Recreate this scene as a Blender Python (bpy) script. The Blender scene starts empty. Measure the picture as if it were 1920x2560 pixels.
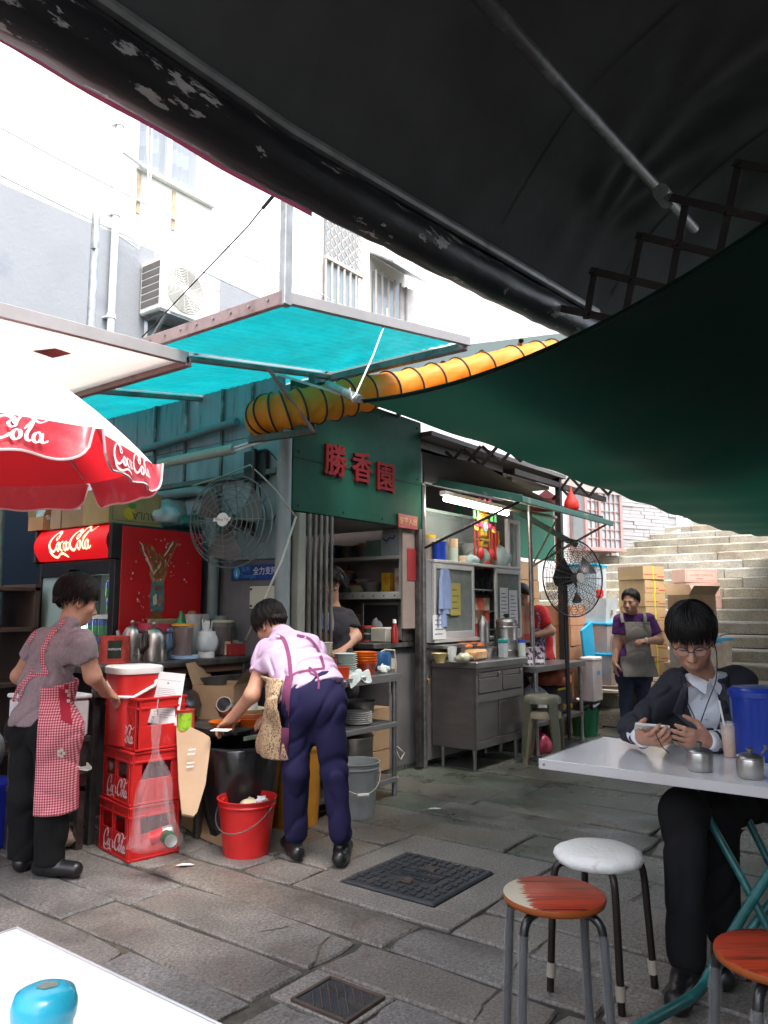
import bpy,math,random
import numpy as np
from mathutils import Vector,Matrix
R=math.radians
rnd=random.Random(7)
SC=bpy.context.scene
COL=SC.collection
CAMH,PITCH,FPX=1.27,math.atan(245/1920),1920.0
cd=bpy.data.cameras.new('camera');cam=bpy.data.objects.new('camera',cd);COL.objects.link(cam)
cd.sensor_fit='VERTICAL';cd.sensor_height=24.0;cd.sensor_width=18.0;cd.lens=18.0
cd.clip_start=0.02;cd.clip_end=2000
cam.location=(0,0,CAMH);cam.rotation_euler=(math.pi/2+PITCH,0,math.atan2(.6,.8)-math.pi/2)
SC.camera=cam
W=bpy.data.worlds.new('World');SC.world=W;W.use_nodes=True
nt=W.node_tree;sky=nt.nodes.new('ShaderNodeTexSky');sky.sky_type='NISHITA';sky.sun_disc=False
SUN_EL,SUN_AZ=R(64),R(-110)
sky.sun_elevation=SUN_EL;sky.sun_rotation=math.pi/2-SUN_AZ
sky.air_density=1.0;sky.dust_density=3.5;sky.ozone_density=0.7;sky.altitude=10
bg=nt.nodes['Background'];bg.inputs['Strength'].default_value=0.15
hz=nt.nodes.new('ShaderNodeHueSaturation');hz.inputs['Saturation'].default_value=.5;nt.links.new(sky.outputs[0],hz.inputs['Color']);nt.links.new(hz.outputs[0],bg.inputs[0])
sd=bpy.data.lights.new('sun','SUN');sd.energy=.55;sd.angle=R(25);sd.color=(1,.95,.88)
sun=bpy.data.objects.new('sun',sd);COL.objects.link(sun)
sun.rotation_euler=Vector((math.cos(SUN_EL)*math.cos(SUN_AZ),math.cos(SUN_EL)*math.sin(SUN_AZ),math.sin(SUN_EL))).to_track_quat('Z','Y').to_euler()
sun.location=(0,0,30)
VS=SC.view_settings;VS.view_transform='Standard';VS.look='None';VS.exposure=2.45;VS.gamma=1;VS.use_curve_mapping=False
SC.render.engine='CYCLES'
CY=SC.cycles;CY.max_bounces=8;CY.diffuse_bounces=4;CY.transmission_bounces=5;CY.transparent_max_bounces=12
CY.use_denoising=True;CY.caustics_reflective=False;CY.caustics_refractive=False;CY.sample_clamp_indirect=6
_c,_s=math.cos(PITCH),math.sin(PITCH)
def ray(px,py):
 u=(px-960)/FPX;v=(1280-py)/FPX;h=_c-v*_s
 return Vector((.8*h+.6*u,.6*h-.8*u,_s+v*_c))
C0=Vector((0,0,CAMH))
def atx(px,py,x):d=ray(px,py);return C0+d*(x/d.x)
def aty(px,py,y):d=ray(px,py);return C0+d*(y/d.y)
def atz(px,py,z=0.0):d=ray(px,py);return C0+d*((z-CAMH)/d.z)
def atd(px,py,D):d=ray(px,py);return C0+d*(D/(.8*d.x+.6*d.y))
RT=Vector((.6,-.8,0));FW=Vector((.8,.6,0));UP=Vector((0,0,1))
def lin(c):
 if isinstance(c,str):
  c=[int(c[i:i+2],16)/255 for i in(0,2,4)]
  c=[x/12.92 if x<=.04045 else((x+.055)/1.055)**2.4 for x in c]
 return(c[0],c[1],c[2],1)
_m={}
def nd(t,typ,**kw):
 n=t.nodes.new(typ)
 for k,v in kw.items():
  if k in n.inputs:n.inputs[k].default_value=v
  else:setattr(n,k,v)
 return n
def mat(name,col,rough=.6,metal=0.,var=.18,vs=6.,bump=.0,bs=60.,col2=None,mixs=3.,mixw=(.45,.62),trans=0.,tcol=None,alpha=1.,emit=None,es=0.,coat=0.,stretch=None,spec=.5,sheen=0.):
 """colour with cloudy variation, an optional second colour in blotches (wear, dirt), fine relief; trans = share of light let through"""
 if name in _m:return _m[name]
 m=bpy.data.materials.new(name);m.use_nodes=True;t=m.node_tree;L=t.links
 b=t.nodes['Principled BSDF'];out=t.nodes['Material Output']
 b.inputs['Roughness'].default_value=rough;b.inputs['Metallic'].default_value=metal
 b.inputs['Specular IOR Level'].default_value=spec
 if coat:b.inputs['Coat Weight'].default_value=coat;b.inputs['Coat Roughness'].default_value=.12
 if sheen:b.inputs['Sheen Weight'].default_value=sheen
 tc=t.nodes.new('ShaderNodeTexCoord');src=tc.outputs['Object']
 if stretch:
  mp=nd(t,'ShaderNodeMapping');mp.inputs['Scale'].default_value=stretch;L.new(src,mp.inputs['Vector']);src=mp.outputs[0]
 n1=nd(t,'ShaderNodeTexNoise',Scale=vs,Detail=5.0,Roughness=.6);L.new(src,n1.inputs['Vector'])
 mr=nd(t,'ShaderNodeMapRange');mr.inputs[1].default_value=.3;mr.inputs[2].default_value=.7
 mr.inputs[3].default_value=1-var;mr.inputs[4].default_value=1+var*.6;L.new(n1.outputs[0],mr.inputs[0])
 base=None
 if col2 is not None:
  n2=nd(t,'ShaderNodeTexNoise',Scale=mixs,Detail=7.0,Roughness=.65);L.new(src,n2.inputs['Vector'])
  r2=nd(t,'ShaderNodeMapRange');r2.inputs[1].default_value=mixw[0];r2.inputs[2].default_value=mixw[1];L.new(n2.outputs[0],r2.inputs[0])
  mx=nd(t,'ShaderNodeMix',data_type='RGBA');mx.inputs[6].default_value=lin(col);mx.inputs[7].default_value=lin(col2)
  L.new(r2.outputs[0],mx.inputs[0]);base=mx.outputs[2]
 mul=nd(t,'ShaderNodeMix',data_type='RGBA',blend_type='MULTIPLY');mul.inputs[0].default_value=1
 if base is not None:L.new(base,mul.inputs[6])
 else:mul.inputs[6].default_value=lin(col)
 L.new(mr.outputs[0],mul.inputs[7]);L.new(mul.outputs[2],b.inputs['Base Color'])
 rr=nd(t,'ShaderNodeMapRange');rr.inputs[3].default_value=max(.02,rough-.1);rr.inputs[4].default_value=min(1,rough+.12)
 L.new(n1.outputs[0],rr.inputs[0]);L.new(rr.outputs[0],b.inputs['Roughness'])
 if bump:
  n3=nd(t,'ShaderNodeTexNoise',Scale=bs,Detail=4.0);L.new(src,n3.inputs['Vector'])
  bp=nd(t,'ShaderNodeBump',Strength=min(1,bump),Distance=.01*max(1,bump));L.new(n3.outputs[0],bp.inputs['Height']);L.new(bp.outputs[0],b.inputs['Normal'])
 if emit is not None:
  b.inputs['Emission Color'].default_value=lin(emit);b.inputs['Emission Strength'].default_value=es
 sh=b.outputs[0]
 if trans:
  tr=nd(t,'ShaderNodeBsdfTranslucent');
  if tcol is not None:tr.inputs[0].default_value=lin(tcol)
  else:L.new(mul.outputs[2],tr.inputs[0])
  ms=nd(t,'ShaderNodeMixShader');ms.inputs[0].default_value=trans;L.new(sh,ms.inputs[1]);L.new(tr.outputs[0],ms.inputs[2]);sh=ms.outputs[0]
 if alpha<1:
  tp=nd(t,'ShaderNodeBsdfTransparent');ms=nd(t,'ShaderNodeMixShader');ms.inputs[0].default_value=alpha
  L.new(tp.outputs[0],ms.inputs[1]);L.new(sh,ms.inputs[2]);sh=ms.outputs[0]
 if sh is not b.outputs[0]:L.new(sh,out.inputs[0])
 _m[name]=m;return m
def glassy(name,col=(.8,.85,.85),a=.22,rough=.05):
 return mat(name,col,rough,0,.05,alpha=a,spec=.8)
class MB:
 def __init__(s):s.v=[];s.f=[];s.mi=[];s.m=Matrix.Identity(4);s.k=0
 def at(s,loc=(0,0,0),rz=0,rx=0,ry=0):
  s.m=Matrix.Translation(loc)@Matrix.Rotation(rz,4,'Z')@Matrix.Rotation(ry,4,'Y')@Matrix.Rotation(rx,4,'X');return s
 def add(s,vs,fs):
  o=len(s.v);s.v+=[tuple(s.m@Vector(v))for v in vs]
  s.f+=[[i+o for i in f]for f in fs];s.mi+=[s.k]*len(fs);return s
 def box(s,x0,x1,y0,y1,z0,z1,bv=.004):
  b=min(bv,(x1-x0)*.3,(y1-y0)*.3,(z1-z0)*.3)
  if b<=1e-5:
   v=[(x,y,z)for z in(z0,z1)for y in(y0,y1)for x in(x0,x1)]
   return s.add(v,[(0,2,3,1),(4,5,7,6),(0,1,5,4),(2,6,7,3),(0,4,6,2),(1,3,7,5)])
  X=(x0,x1);Y=(y0,y1);Z=(z0,z1);v=[];ix={}
  for i in(0,1):
   for j in(0,1):
    for k in(0,1):
     sx,sy,sz=1-2*i,1-2*j,1-2*k
     for a in range(3):
      ix[i,j,k,a]=len(v)
      v.append((X[i]+(b*sx if a!=0 else 0),Y[j]+(b*sy if a!=1 else 0),Z[k]+(b*sz if a!=2 else 0)))
  f=[]
  for a in range(3):
   for q in(0,1):
    o=[(0,0),(1,0),(1,1),(0,1)];fc=[]
    for(p,r)in o:
     t=[p,r];t.insert(a,q);fc.append(ix[t[0],t[1],t[2],a])
    if(q==0)!=(a==1):fc.reverse()
    f.append(fc)
  for a in range(3):
   b1,c1=[(1,2),(0,2),(0,1)][a]
   for p in(0,1):
    for r in(0,1):
     e=[]
     for q in(0,1):
      t=[0,0,0];t[a]=q;t[b1]=p;t[c1]=r;e.append(tuple(t))
     fc=[ix[e[0]+(b1,)],ix[e[1]+(b1,)],ix[e[1]+(c1,)],ix[e[0]+(c1,)]]
     f.append(fc)
  for i in(0,1):
   for j in(0,1):
    for k in(0,1):f.append([ix[i,j,k,a]for a in range(3)])
  return s.add(v,f)
 def cyl(s,p,q,r,r2=None,n=12,cap=True):
  r2=r if r2 is None else r2;p=Vector(p);q=Vector(q);d=(q-p).normalized();a=d.orthogonal().normalized();c=d.cross(a)
  v=[]
  for(o,rr)in((p,r),(q,r2)):
   for i in range(n):
    t=2*math.pi*i/n;v.append(o+(a*math.cos(t)+c*math.sin(t))*rr)
  f=[(i,(i+1)%n,n+(i+1)%n,n+i)for i in range(n)]
  if cap:f+=[tuple(range(n-1,-1,-1)),tuple(range(n,2*n))]
  return s.add(v,f)
 def tube(s,path,r,n=8,closed=False,cap=True):
  P=[Vector(p)for p in path];N=len(P);v=[];a=None;rr=r if isinstance(r,(list,tuple))else[r]*N
  for i in range(N):
   d=(P[(i+1)%N]-P[i-1])if closed else(P[min(i+1,N-1)]-P[max(i-1,0)])
   d=d.normalized()if d.length>1e-9 else Vector((0,0,1))
   if a is None:a=d.orthogonal().normalized()
   a=(a-d*a.dot(d));a=a.normalized()if a.length>1e-6 else d.orthogonal().normalized();c=d.cross(a)
   for j in range(n):
    t=2*math.pi*j/n;v.append(P[i]+(a*math.cos(t)+c*math.sin(t))*rr[i])
  f=[]
  for i in range(N if closed else N-1):
   k=(i+1)%N
   for j in range(n):f.append((i*n+j,i*n+(j+1)%n,k*n+(j+1)%n,k*n+j))
  if cap and not closed:f+=[tuple(range(n-1,-1,-1)),tuple(range((N-1)*n,N*n))]
  return s.add(v,f)
 def lathe(s,prof,n=20,c=(0,0,0),wob=None):
  v=[];f=[];K=len(prof)
  for k,(r,z)in enumerate(prof):
   for i in range(n):
    t=2*math.pi*i/n;q=r*(wob(t,z)if wob else 1);v.append((c[0]+q*math.cos(t),c[1]+q*math.sin(t),c[2]+z))
  for k in range(K-1):
   for i in range(n):f.append((k*n+i,k*n+(i+1)%n,(k+1)*n+(i+1)%n,(k+1)*n+i))
  return s.add(v,f)
 def grid(s,fn,nu,nv):
  v=[fn(i/nu,j/nv)for j in range(nv+1)for i in range(nu+1)]
  return s.add(v,[(j*(nu+1)+i,j*(nu+1)+i+1,(j+1)*(nu+1)+i+1,(j+1)*(nu+1)+i)for j in range(nv)for i in range(nu)])
 def prism(s,poly,z0,z1,bv=0):
  n=len(poly);v=[(x,y,z0)for x,y in poly]+[(x,y,z1)for x,y in poly]
  return s.add(v,[tuple(range(n-1,-1,-1)),tuple(range(n,2*n))]+[(i,(i+1)%n,n+(i+1)%n,n+i)for i in range(n)])
 def bar(s,p,q,w,h,up=(0,0,1),bv=.002):
  p=Vector(p);q=Vector(q);d=q-p;l=d.length;d.normalize();u=Vector(up);u=(u-d*u.dot(d));
  u=u.normalized()if u.length>1e-5 else d.orthogonal().normalized();sd_=u.cross(d)
  k=s.m;s.m=k@Matrix.Translation(p)@Matrix((d,sd_,u)).transposed().to_4x4()
  s.box(0,l,-w/2,w/2,-h/2,h/2,bv);s.m=k;return s
 def blob(s,c,r,n=10,jit=.0,sq=1.,rg=rnd):
  rx,ry,rz=(r,r,r)if not isinstance(r,(tuple,list))else r;v=[];f=[];K=max(4,n//2)
  ph=[rg.uniform(0,6)for _ in range(6)]
  for k in range(K+1):
   for i in range(n):
    a=math.pi*k/K;t=2*math.pi*i/n
    j=1+jit*(math.sin(3*t+ph[0]+2*a)*.5+math.sin(5*t+ph[1]-3*a)*.35+math.sin(2*t+4*a+ph[2])*.4)if 0<k<K else 1
    sp=lambda x:math.copysign(abs(x)**sq,x)
    v.append((c[0]+rx*j*sp(math.sin(a))*sp(math.cos(t)),c[1]+ry*j*sp(math.sin(a))*sp(math.sin(t)),c[2]-rz*j*sp(math.cos(a))))
  for k in range(K):
   for i in range(n):f.append((k*n+i,k*n+(i+1)%n,(k+1)*n+(i+1)%n,(k+1)*n+i))
  return s.add(v,f)
 def build(s,name,mats,parent=None,loc=None,rz=0,W=False,sm=None,**tags):
  me=bpy.data.meshes.new(name);V=s.v
  if W and parent is not None:
   pm=parent.matrix_basis.copy();q=parent.parent
   while q is not None:pm=q.matrix_basis@pm;q=q.parent
   iv=pm.inverted();V=[tuple(iv@Vector(v))for v in V]
  elif W and loc is not None:
   iv=(Matrix.Translation(loc)@Matrix.Rotation(rz,4,'Z')).inverted();V=[tuple(iv@Vector(v))for v in V]
  me.from_pydata(V,[],s.f)
  mats=mats if isinstance(mats,(list,tuple))else[mats]
  for m in mats:me.materials.append(m)
  if len(mats)>1:me.polygons.foreach_set('material_index',s.mi)
  if sm is not None:
   me.polygons.foreach_set('use_smooth',[True]*len(me.polygons))
   if sm<180:me.set_sharp_from_angle(angle=R(sm))
  me.update()
  return link(name,me,parent,loc,rz,**tags)
def link(name,me,parent=None,loc=None,rz=0,label=None,cat=None,group=None,kind=None):
 o=bpy.data.objects.new(name,me);COL.objects.link(o)
 if parent is not None:o.parent=parent
 if loc is not None:o.location=loc
 if rz:o.rotation_euler=(0,0,rz)
 if label:o['label']=label
 if cat:o['category']=cat
 if group:o['group']=group
 if kind:o['kind']=kind
 return o
def thing(name,label,cat,loc=(0,0,0),rz=0,group=None,kind=None):
 o=link(name,None,None,None,0,label,cat,group,kind)
 o.empty_display_size=.1;o.matrix_basis=Matrix.Translation(loc)@Matrix.Rotation(rz,4,'Z');return o
_kids={}
def dup(t,loc,rz=0,label=None,group=None):
 def cp(o,par):
  c=o.copy();COL.objects.link(c)
  if par is not None:c.parent=par
  for ch in[x for x in COL.objects if x.parent is o]:cp(ch,c)
  return c
 c=cp(t,None);c.location=loc;c.rotation_euler=(0,0,rz)
 if label:c['label']=label
 if group:c['group']=group
 return c
_fc={}
def glyphs(txt,size=1.,ext=0.,res=2):
 k=(txt,ext,res)
 if k not in _fc:
  cu=bpy.data.curves.new('lettering','FONT');cu.body=txt;cu.extrude=ext;cu.resolution_u=res;cu.align_x='CENTER';cu.align_y='CENTER'
  o=bpy.data.objects.new('lettering',cu);COL.objects.link(o);dg=bpy.context.evaluated_depsgraph_get()
  me=o.evaluated_get(dg).to_mesh();vs=[tuple(v.co)for v in me.vertices];fs=[tuple(p.vertices)for p in me.polygons]
  o.evaluated_get(dg).to_mesh_clear();COL.objects.unlink(o);bpy.data.objects.remove(o);bpy.data.curves.remove(cu);_fc[k]=(vs,fs)
 vs,fs=_fc[k];return[(x*size,y*size,z)for x,y,z in vs],fs
def stamp(mb,g,o,ux,uy,off=.0015,flip=False):
 """lay 2-D shapes g on the plane through o spanned by ux, uy"""
 ux=Vector(ux).normalized();uy=Vector(uy).normalized();n=ux.cross(uy);o=Vector(o)
 return mb.add([o+ux*x+uy*y+n*(z+off)for x,y,z in g[0]],g[1])
def stroke(pts,w,pen=.6,thin=.35,dz=0.,sub=5):
 """a pen stroke: smooth curve through pts, thick where it runs across the pen angle"""
 P=[Vector((x,y,0))for x,y in pts];Q=[P[0]+(P[0]-P[1])]+P+[P[-1]+(P[-1]-P[-2])];C=[]
 for i in range(1,len(Q)-2):
  for j in range(sub):
   t=j/sub;a,b,c,d=Q[i-1:i+3];C.append(.5*((2*b)+(c-a)*t+(2*a-5*b+4*c-d)*t*t+(3*b-a-3*c+d)*t**3))
 C.append(P[-1]);v=[];n=len(C)
 for i,p in enumerate(C):
  d=(C[min(i+1,n-1)]-C[max(i-1,0)]).normalized();nn=Vector((-d.y,d.x,0));e=min(1,.35+min(i,n-1-i)/4)
  ww=w*(thin+(1-thin)*abs(math.sin(math.atan2(d.y,d.x)-pen)))*e/2
  v+=[tuple(p+nn*ww+Vector((0,0,dz))),tuple(p-nn*ww+Vector((0,0,dz)))]
 return v,[(2*i,2*i+1,2*i+3,2*i+2)for i in range(n-1)]
def script_logo():
 """the flowing white soft-drink lettering of the crates, cooler and parasol, about 3.3 wide and 1.4 high, centred"""
 def el(cx,cy,rx,ry,a0=0,a1=360,n=12):return[(cx+rx*math.cos(R(a0+(a1-a0)*i/n))+.18*ry*math.sin(R(a0+(a1-a0)*i/n)),cy+ry*math.sin(R(a0+(a1-a0)*i/n)))for i in range(n+1)]
 S=[([(.74,.72),(.72,.92),(.56,1.0),(.34,.86),(.16,.56),(.1,.26),(.2,.04),(.4,.0),(.56,.1),(.66,.24)],.17),([(.12,.18),(.1,-.06),(.26,-.26),(.52,-.3),(.84,-.16),(1.1,-.16),(1.36,-.34)],.15),([(.66,.82),(.6,.66),(.66,.56),(.76,.62),(.8,.8)],.07),(el(.8,.22,.1,.22,80,440),.12),(el(1.1,.22,.12,.22,55,300),.12),(el(1.38,.22,.11,.22,60,420),.12),([(1.56,.44),(1.5,.2),(1.52,.04),(1.62,.06),(1.68,.16)],.12),([(1.6,.34),(1.74,.42)],.1),([(2.44,.66),(2.42,.9),(2.24,.98),(2.02,.84),(1.84,.54),(1.78,.24),(1.88,.02),(2.08,.0),(2.24,.12),(2.34,.26)],.17),([(2.36,.82),(2.28,.66),(2.34,.52),(2.46,.58),(2.52,.8),(2.66,1.06),(2.86,1.12),(3.02,.96),(3.2,.9),(3.46,1.12)],.1),(el(2.48,.22,.11,.22,80,440),.12),([(2.7,.5),(2.86,.76),(2.96,.9),(2.9,.66),(2.76,.3),(2.76,.06),(2.86,.04),(2.94,.14)],.12),(el(3.06,.22,.11,.22,60,420),.12),([(3.24,.44),(3.18,.2),(3.2,.04),(3.3,.06),(3.38,.16)],.12)]
 v=[];f=[]
 for i,(p,w)in enumerate(S):
  a,b=stroke(p,w*1.08,dz=.00025*i);o=len(v);v+=[(x-1.75,y-.35,z)for x,y,z in a];f+=[tuple(k+o for k in q)for q in b]
 return v,f
LOGO=script_logo()
def scaled(g,s,sy=None):sy=s if sy is None else sy;return[(x*s,y*sy,z)for x,y,z in g[0]],g[1]
def rect2(x0,x1,y0,y1,z=0):return[(x0,y0,z),(x1,y0,z),(x1,y1,z),(x0,y1,z)],[(0,1,2,3)]
def disc2(cx,cy,r,n=16,z=0,ry=None):return[(cx+r*math.cos(2*math.pi*i/n),cy+(ry or r)*math.sin(2*math.pi*i/n),z)for i in range(n)],[tuple(range(n))]
def lines2(x0,x1,y0,y1,n,h,rg=rnd):
 """rows of small print: broken bars"""
 v=[];f=[]
 for i in range(n):
  y=y1-(y1-y0)*(i+.5)/n;x=x0;e=x1-rg.random()*.35*(x1-x0)
  while x<e:
   w=rg.uniform(.5,2.2)*h;x2=min(e,x+w);o=len(v);v+=[(x,y-h/2,0),(x2,y-h/2,0),(x2,y+h/2,0),(x,y+h/2,0)];f.append((o,o+1,o+2,o+3));x=x2+h*.45
 return v,f
def stone_mat(name,cols,rough,dark=1.,spec=.4):
 m=bpy.data.materials.new(name);m.use_nodes=True;t=m.node_tree;L=t.links;b=t.nodes['Principled BSDF']
 tc=t.nodes.new('ShaderNodeTexCoord');oi=t.nodes.new('ShaderNodeObjectInfo')
 cr=t.nodes.new('ShaderNodeValToRGB');cr.color_ramp.interpolation='LINEAR'
 el=cr.color_ramp.elements;el[0].color=lin(cols[0]);el[-1].color=lin(cols[-1])
 for i,c in enumerate(cols[1:-1]):e=el.new((i+1)/(len(cols)-1));e.color=lin(c)
 L.new(oi.outputs['Random'],cr.inputs[0])
 geo=t.nodes.new('ShaderNodeNewGeometry');P=geo.outputs['Position']
 sp=nd(t,'ShaderNodeTexNoise',Scale=85.,Detail=3.,Roughness=.75);L.new(P,sp.inputs['Vector'])
 s1=nd(t,'ShaderNodeMapRange');s1.inputs[1].default_value=.36;s1.inputs[2].default_value=.64;s1.inputs[3].default_value=.55;s1.inputs[4].default_value=1.4;L.new(sp.outputs[0],s1.inputs[0])
 bl=nd(t,'ShaderNodeTexNoise',Scale=2.3,Detail=6.,Roughness=.65);L.new(P,bl.inputs['Vector'])
 s2=nd(t,'ShaderNodeMapRange');s2.inputs[1].default_value=.3;s2.inputs[2].default_value=.7;s2.inputs[3].default_value=.6*dark;s2.inputs[4].default_value=1.25*dark;L.new(bl.outputs[0],s2.inputs[0])
 rust=nd(t,'ShaderNodeTexNoise',Scale=1.3,Detail=5.,Roughness=.7);mp=nd(t,'ShaderNodeMapping');mp.inputs['Location'].default_value=(5,3,1);L.new(P,mp.inputs[0]);L.new(mp.outputs[0],rust.inputs['Vector'])
 s3=nd(t,'ShaderNodeMapRange');s3.inputs[1].default_value=.56;s3.inputs[2].default_value=.74;s3.inputs[4].default_value=.55;L.new(rust.outputs[0],s3.inputs[0])
 mr=nd(t,'ShaderNodeMix',data_type='RGBA');mr.inputs[7].default_value=(.16,.085,.04,1);L.new(s3.outputs[0],mr.inputs[0]);L.new(cr.outputs[0],mr.inputs[6])
 a=nd(t,'ShaderNodeMix',data_type='RGBA',blend_type='MULTIPLY');a.inputs[0].default_value=1;L.new(mr.outputs[2],a.inputs[6]);L.new(s1.outputs[0],a.inputs[7])
 c=nd(t,'ShaderNodeMix',data_type='RGBA',blend_type='MULTIPLY');c.inputs[0].default_value=1;L.new(a.outputs[2],c.inputs[6]);L.new(s2.outputs[0],c.inputs[7])
 L.new(c.outputs[2],b.inputs['Base Color']);b.inputs['Specular IOR Level'].default_value=spec
 s4=nd(t,'ShaderNodeMapRange');s4.inputs[1].default_value=.35;s4.inputs[2].default_value=.65;s4.inputs[3].default_value=rough-.22;s4.inputs[4].default_value=min(1,rough+.15);L.new(bl.outputs[0],s4.inputs[0]);L.new(s4.outputs[0],b.inputs['Roughness'])
 bp=nd(t,'ShaderNodeBump',Strength=.55,Distance=.004);ad=nd(t,'ShaderNodeMath',operation='ADD');n5=nd(t,'ShaderNodeTexNoise',Scale=22.,Detail=5.);L.new(P,n5.inputs['Vector'])
 L.new(sp.outputs[0],ad.inputs[0]);L.new(n5.outputs[0],ad.inputs[1]);L.new(ad.outputs[0],bp.inputs['Height']);L.new(bp.outputs[0],b.inputs['Normal'])
 return m
PAVE=stone_mat('worn granite paving',[(.175,.15,.13),(.2,.185,.17),(.16,.155,.15),(.21,.19,.17),(.15,.138,.125)],.55)
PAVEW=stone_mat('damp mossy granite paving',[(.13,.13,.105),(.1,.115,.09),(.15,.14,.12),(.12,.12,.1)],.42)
STEP=stone_mat('mossy granite steps',[(.38,.33,.25),(.32,.29,.22),(.42,.39,.33),(.3,.27,.2),(.45,.42,.36)],.75)
CONC=stone_mat('patched gravel concrete',[(.2,.18,.16),(.22,.2,.18)],.65)
JOINT=mat('joint dirt',(.055,.05,.042),.9,var=.4,vs=14,bump=.6,bs=80,col2=(.12,.1,.075),mixs=5)
MORT=mat('dark mortar',(.1,.1,.1),.85,var=.3,vs=20,bump=.5,bs=120)
STEEL=mat('scuffed stainless steel',(.34,.325,.315),.36,.9,var=.25,vs=4,bump=.05,bs=40,stretch=(1,1,6))
STEELD=mat('greasy dark steel',(.16,.15,.145),.42,.75,var=.35,vs=5,col2=(.07,.06,.055),mixs=4)
GALV=mat('galvanised pipe',(.36,.37,.37),.45,.7,var=.3,vs=9,col2=(.2,.16,.13),mixs=7,mixw=(.55,.75))
RUST=mat('rusty black iron',(.018,.015,.014),.7,.2,var=.3,vs=20,col2=(.1,.045,.025),mixs=14,mixw=(.58,.72),bump=.3,bs=90)
BLK=mat('black plastic',(.012,.012,.013),.4,var=.2)
WHT=mat('white plastic',(.78,.77,.74),.4,var=.05)
RED=mat('red plastic',(.56,.022,.022),.38,var=.12,vs=9)
REDG=mat('red enamel panel',(.62,.014,.018),.35,var=.08)
CARD=mat('brown cardboard',(.33,.21,.115),.8,var=.16,vs=7,bump=.12,bs=50)
CARDP=mat('pale cardboard',(.4,.27,.17),.8,var=.12,vs=7)
PAPER=mat('white paper',(.74,.74,.75),.7,var=.06)
INK=mat('black ink',(.03,.03,.035),.7)
INKR=mat('red ink',(.45,.03,.03),.7)
CLEAR=mat('clear polythene',(.9,.92,.93),.12,var=.02,alpha=.3,spec=.9)
FILM=mat('crinkled wrapping film',(.7,.72,.73),.12,var=.02,alpha=.14,spec=1.)
BAGW=mat('thin white carrier plastic',(.75,.78,.8),.3,var=.08,trans=.35,bump=.4,bs=30)
GLASS=glassy('window glass',(.55,.62,.6),.3)
g=MB();g.box(-30,60,-30,30,-.4,-.014,0);ground=g.build('ground',JOINT,kind='structure')
def slab(x0,x1,y0,y1,z,th=.05,rough=.012,mt=None,rg=rnd,chip=None):
 n=[];L=x1-x0;Wd=y1-y0;kx=3;ky=max(3,int(Wd/.22));cut=[rg.choice((.002,.005,.008,.02))for _ in range(4)]
 pts=[(x0+L*i/kx,y0)for i in range(kx)]+[(x1,y0+Wd*i/ky)for i in range(ky)]+[(x1-L*i/kx,y1)for i in range(kx)]+[(x0,y1-Wd*i/ky)for i in range(ky)]
 cx,cy=(x0+x1)/2,(y0+y1)/2;corner={0:0,kx:1,kx+ky:2,2*kx+ky:3};o=[]
 for i,(x,y)in enumerate(pts):
  if i in corner:
   c=cut[corner[i]];dx=-math.copysign(c,x-cx);dy=-math.copysign(c,y-cy);o.append((x+dx,y+dy))
  else:o.append((x+rg.uniform(-rough,rough*.6)*(1 if x>cx else -1)*1.,y+rg.uniform(-rough,rough*.6)*(1 if y>cy else -1)))
 N=len(o);v=[(x-cx,y-cy,-th)for x,y in o]+[(x-cx,y-cy,-.007+rg.uniform(-.004,.002))for x,y in o]
 v+=[((x-cx)*(1-.014/max(.1,L)),(y-cy)*(1-.014/max(.1,Wd)),rg.uniform(-.003,.002))for x,y in o]
 v.append((0,0,.002))
 f=[(i,(i+1)%N,N+(i+1)%N,N+i)for i in range(N)]+[(N+i,N+(i+1)%N,2*N+(i+1)%N,2*N+i)for i in range(N)]
 f+=[(2*N+i,2*N+(i+1)%N,3*N)for i in range(N)]
 m=MB().add(v,f);return m.build('paving_stone',mt or PAVE,ground,(cx,cy,z),sm=35)
rows=[-.9,-.45,0,.42,.8,1.2,1.55,1.89,2.165,2.478,2.755,3.02,3.5,3.79,4.2,4.56,5.015,5.52,6.0,6.45,6.95,7.4,7.9,8.4]
gap=.009
rg=random.Random(11)
patch=[]
def free(x0,x1,y0,y1):
 for(a,b,c,d)in((2.76,3.78,1.74,2.62),(1.56,2.47,.1,1.955)):
  if x0<b-.01 and x1>a+.01 and y0<d-.01 and y1>c+.01:return False
 return True
for i in range(len(rows)-1):
 x0,x1=rows[i]+gap/2+rg.uniform(0,.006),rows[i+1]-gap/2-rg.uniform(0,.006)
 lo=-1.6 if x1>5 else(-.8 if x1>1.2 else -.2);hi=4.4 if x0<5.2 else 4.2
 cuts=[lo]
 sp={(2.478):[1.02,1.87,3.33],2.165:[1.96,3.02],1.89:[1.96,3.1],2.755:[.9,1.74,2.62,2.95,3.4],3.02:[.7,1.74,2.62,3.0,3.42],3.5:[.6,1.74,2.62,3.3]}.get(rows[i])
 if sp:cuts+=sp
 while cuts[-1]<hi:cuts.append(cuts[-1]+rg.uniform(.65,1.5))
 for j in range(len(cuts)-1):
  y0,y1=cuts[j]+gap/2,cuts[j+1]-gap/2
  if not free(x0,x1,y0,y1):
   for lim in(2.62,1.955):
    if y1>lim+.12 and y0<lim and free(x0,x1,lim+.006,y1):y0=lim+.006;break
   else:continue
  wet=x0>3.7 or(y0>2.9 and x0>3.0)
  slab(x0,x1,y0,y1,rg.uniform(-.005,.004),mt=PAVEW if wet else PAVE,rg=rg)
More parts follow.
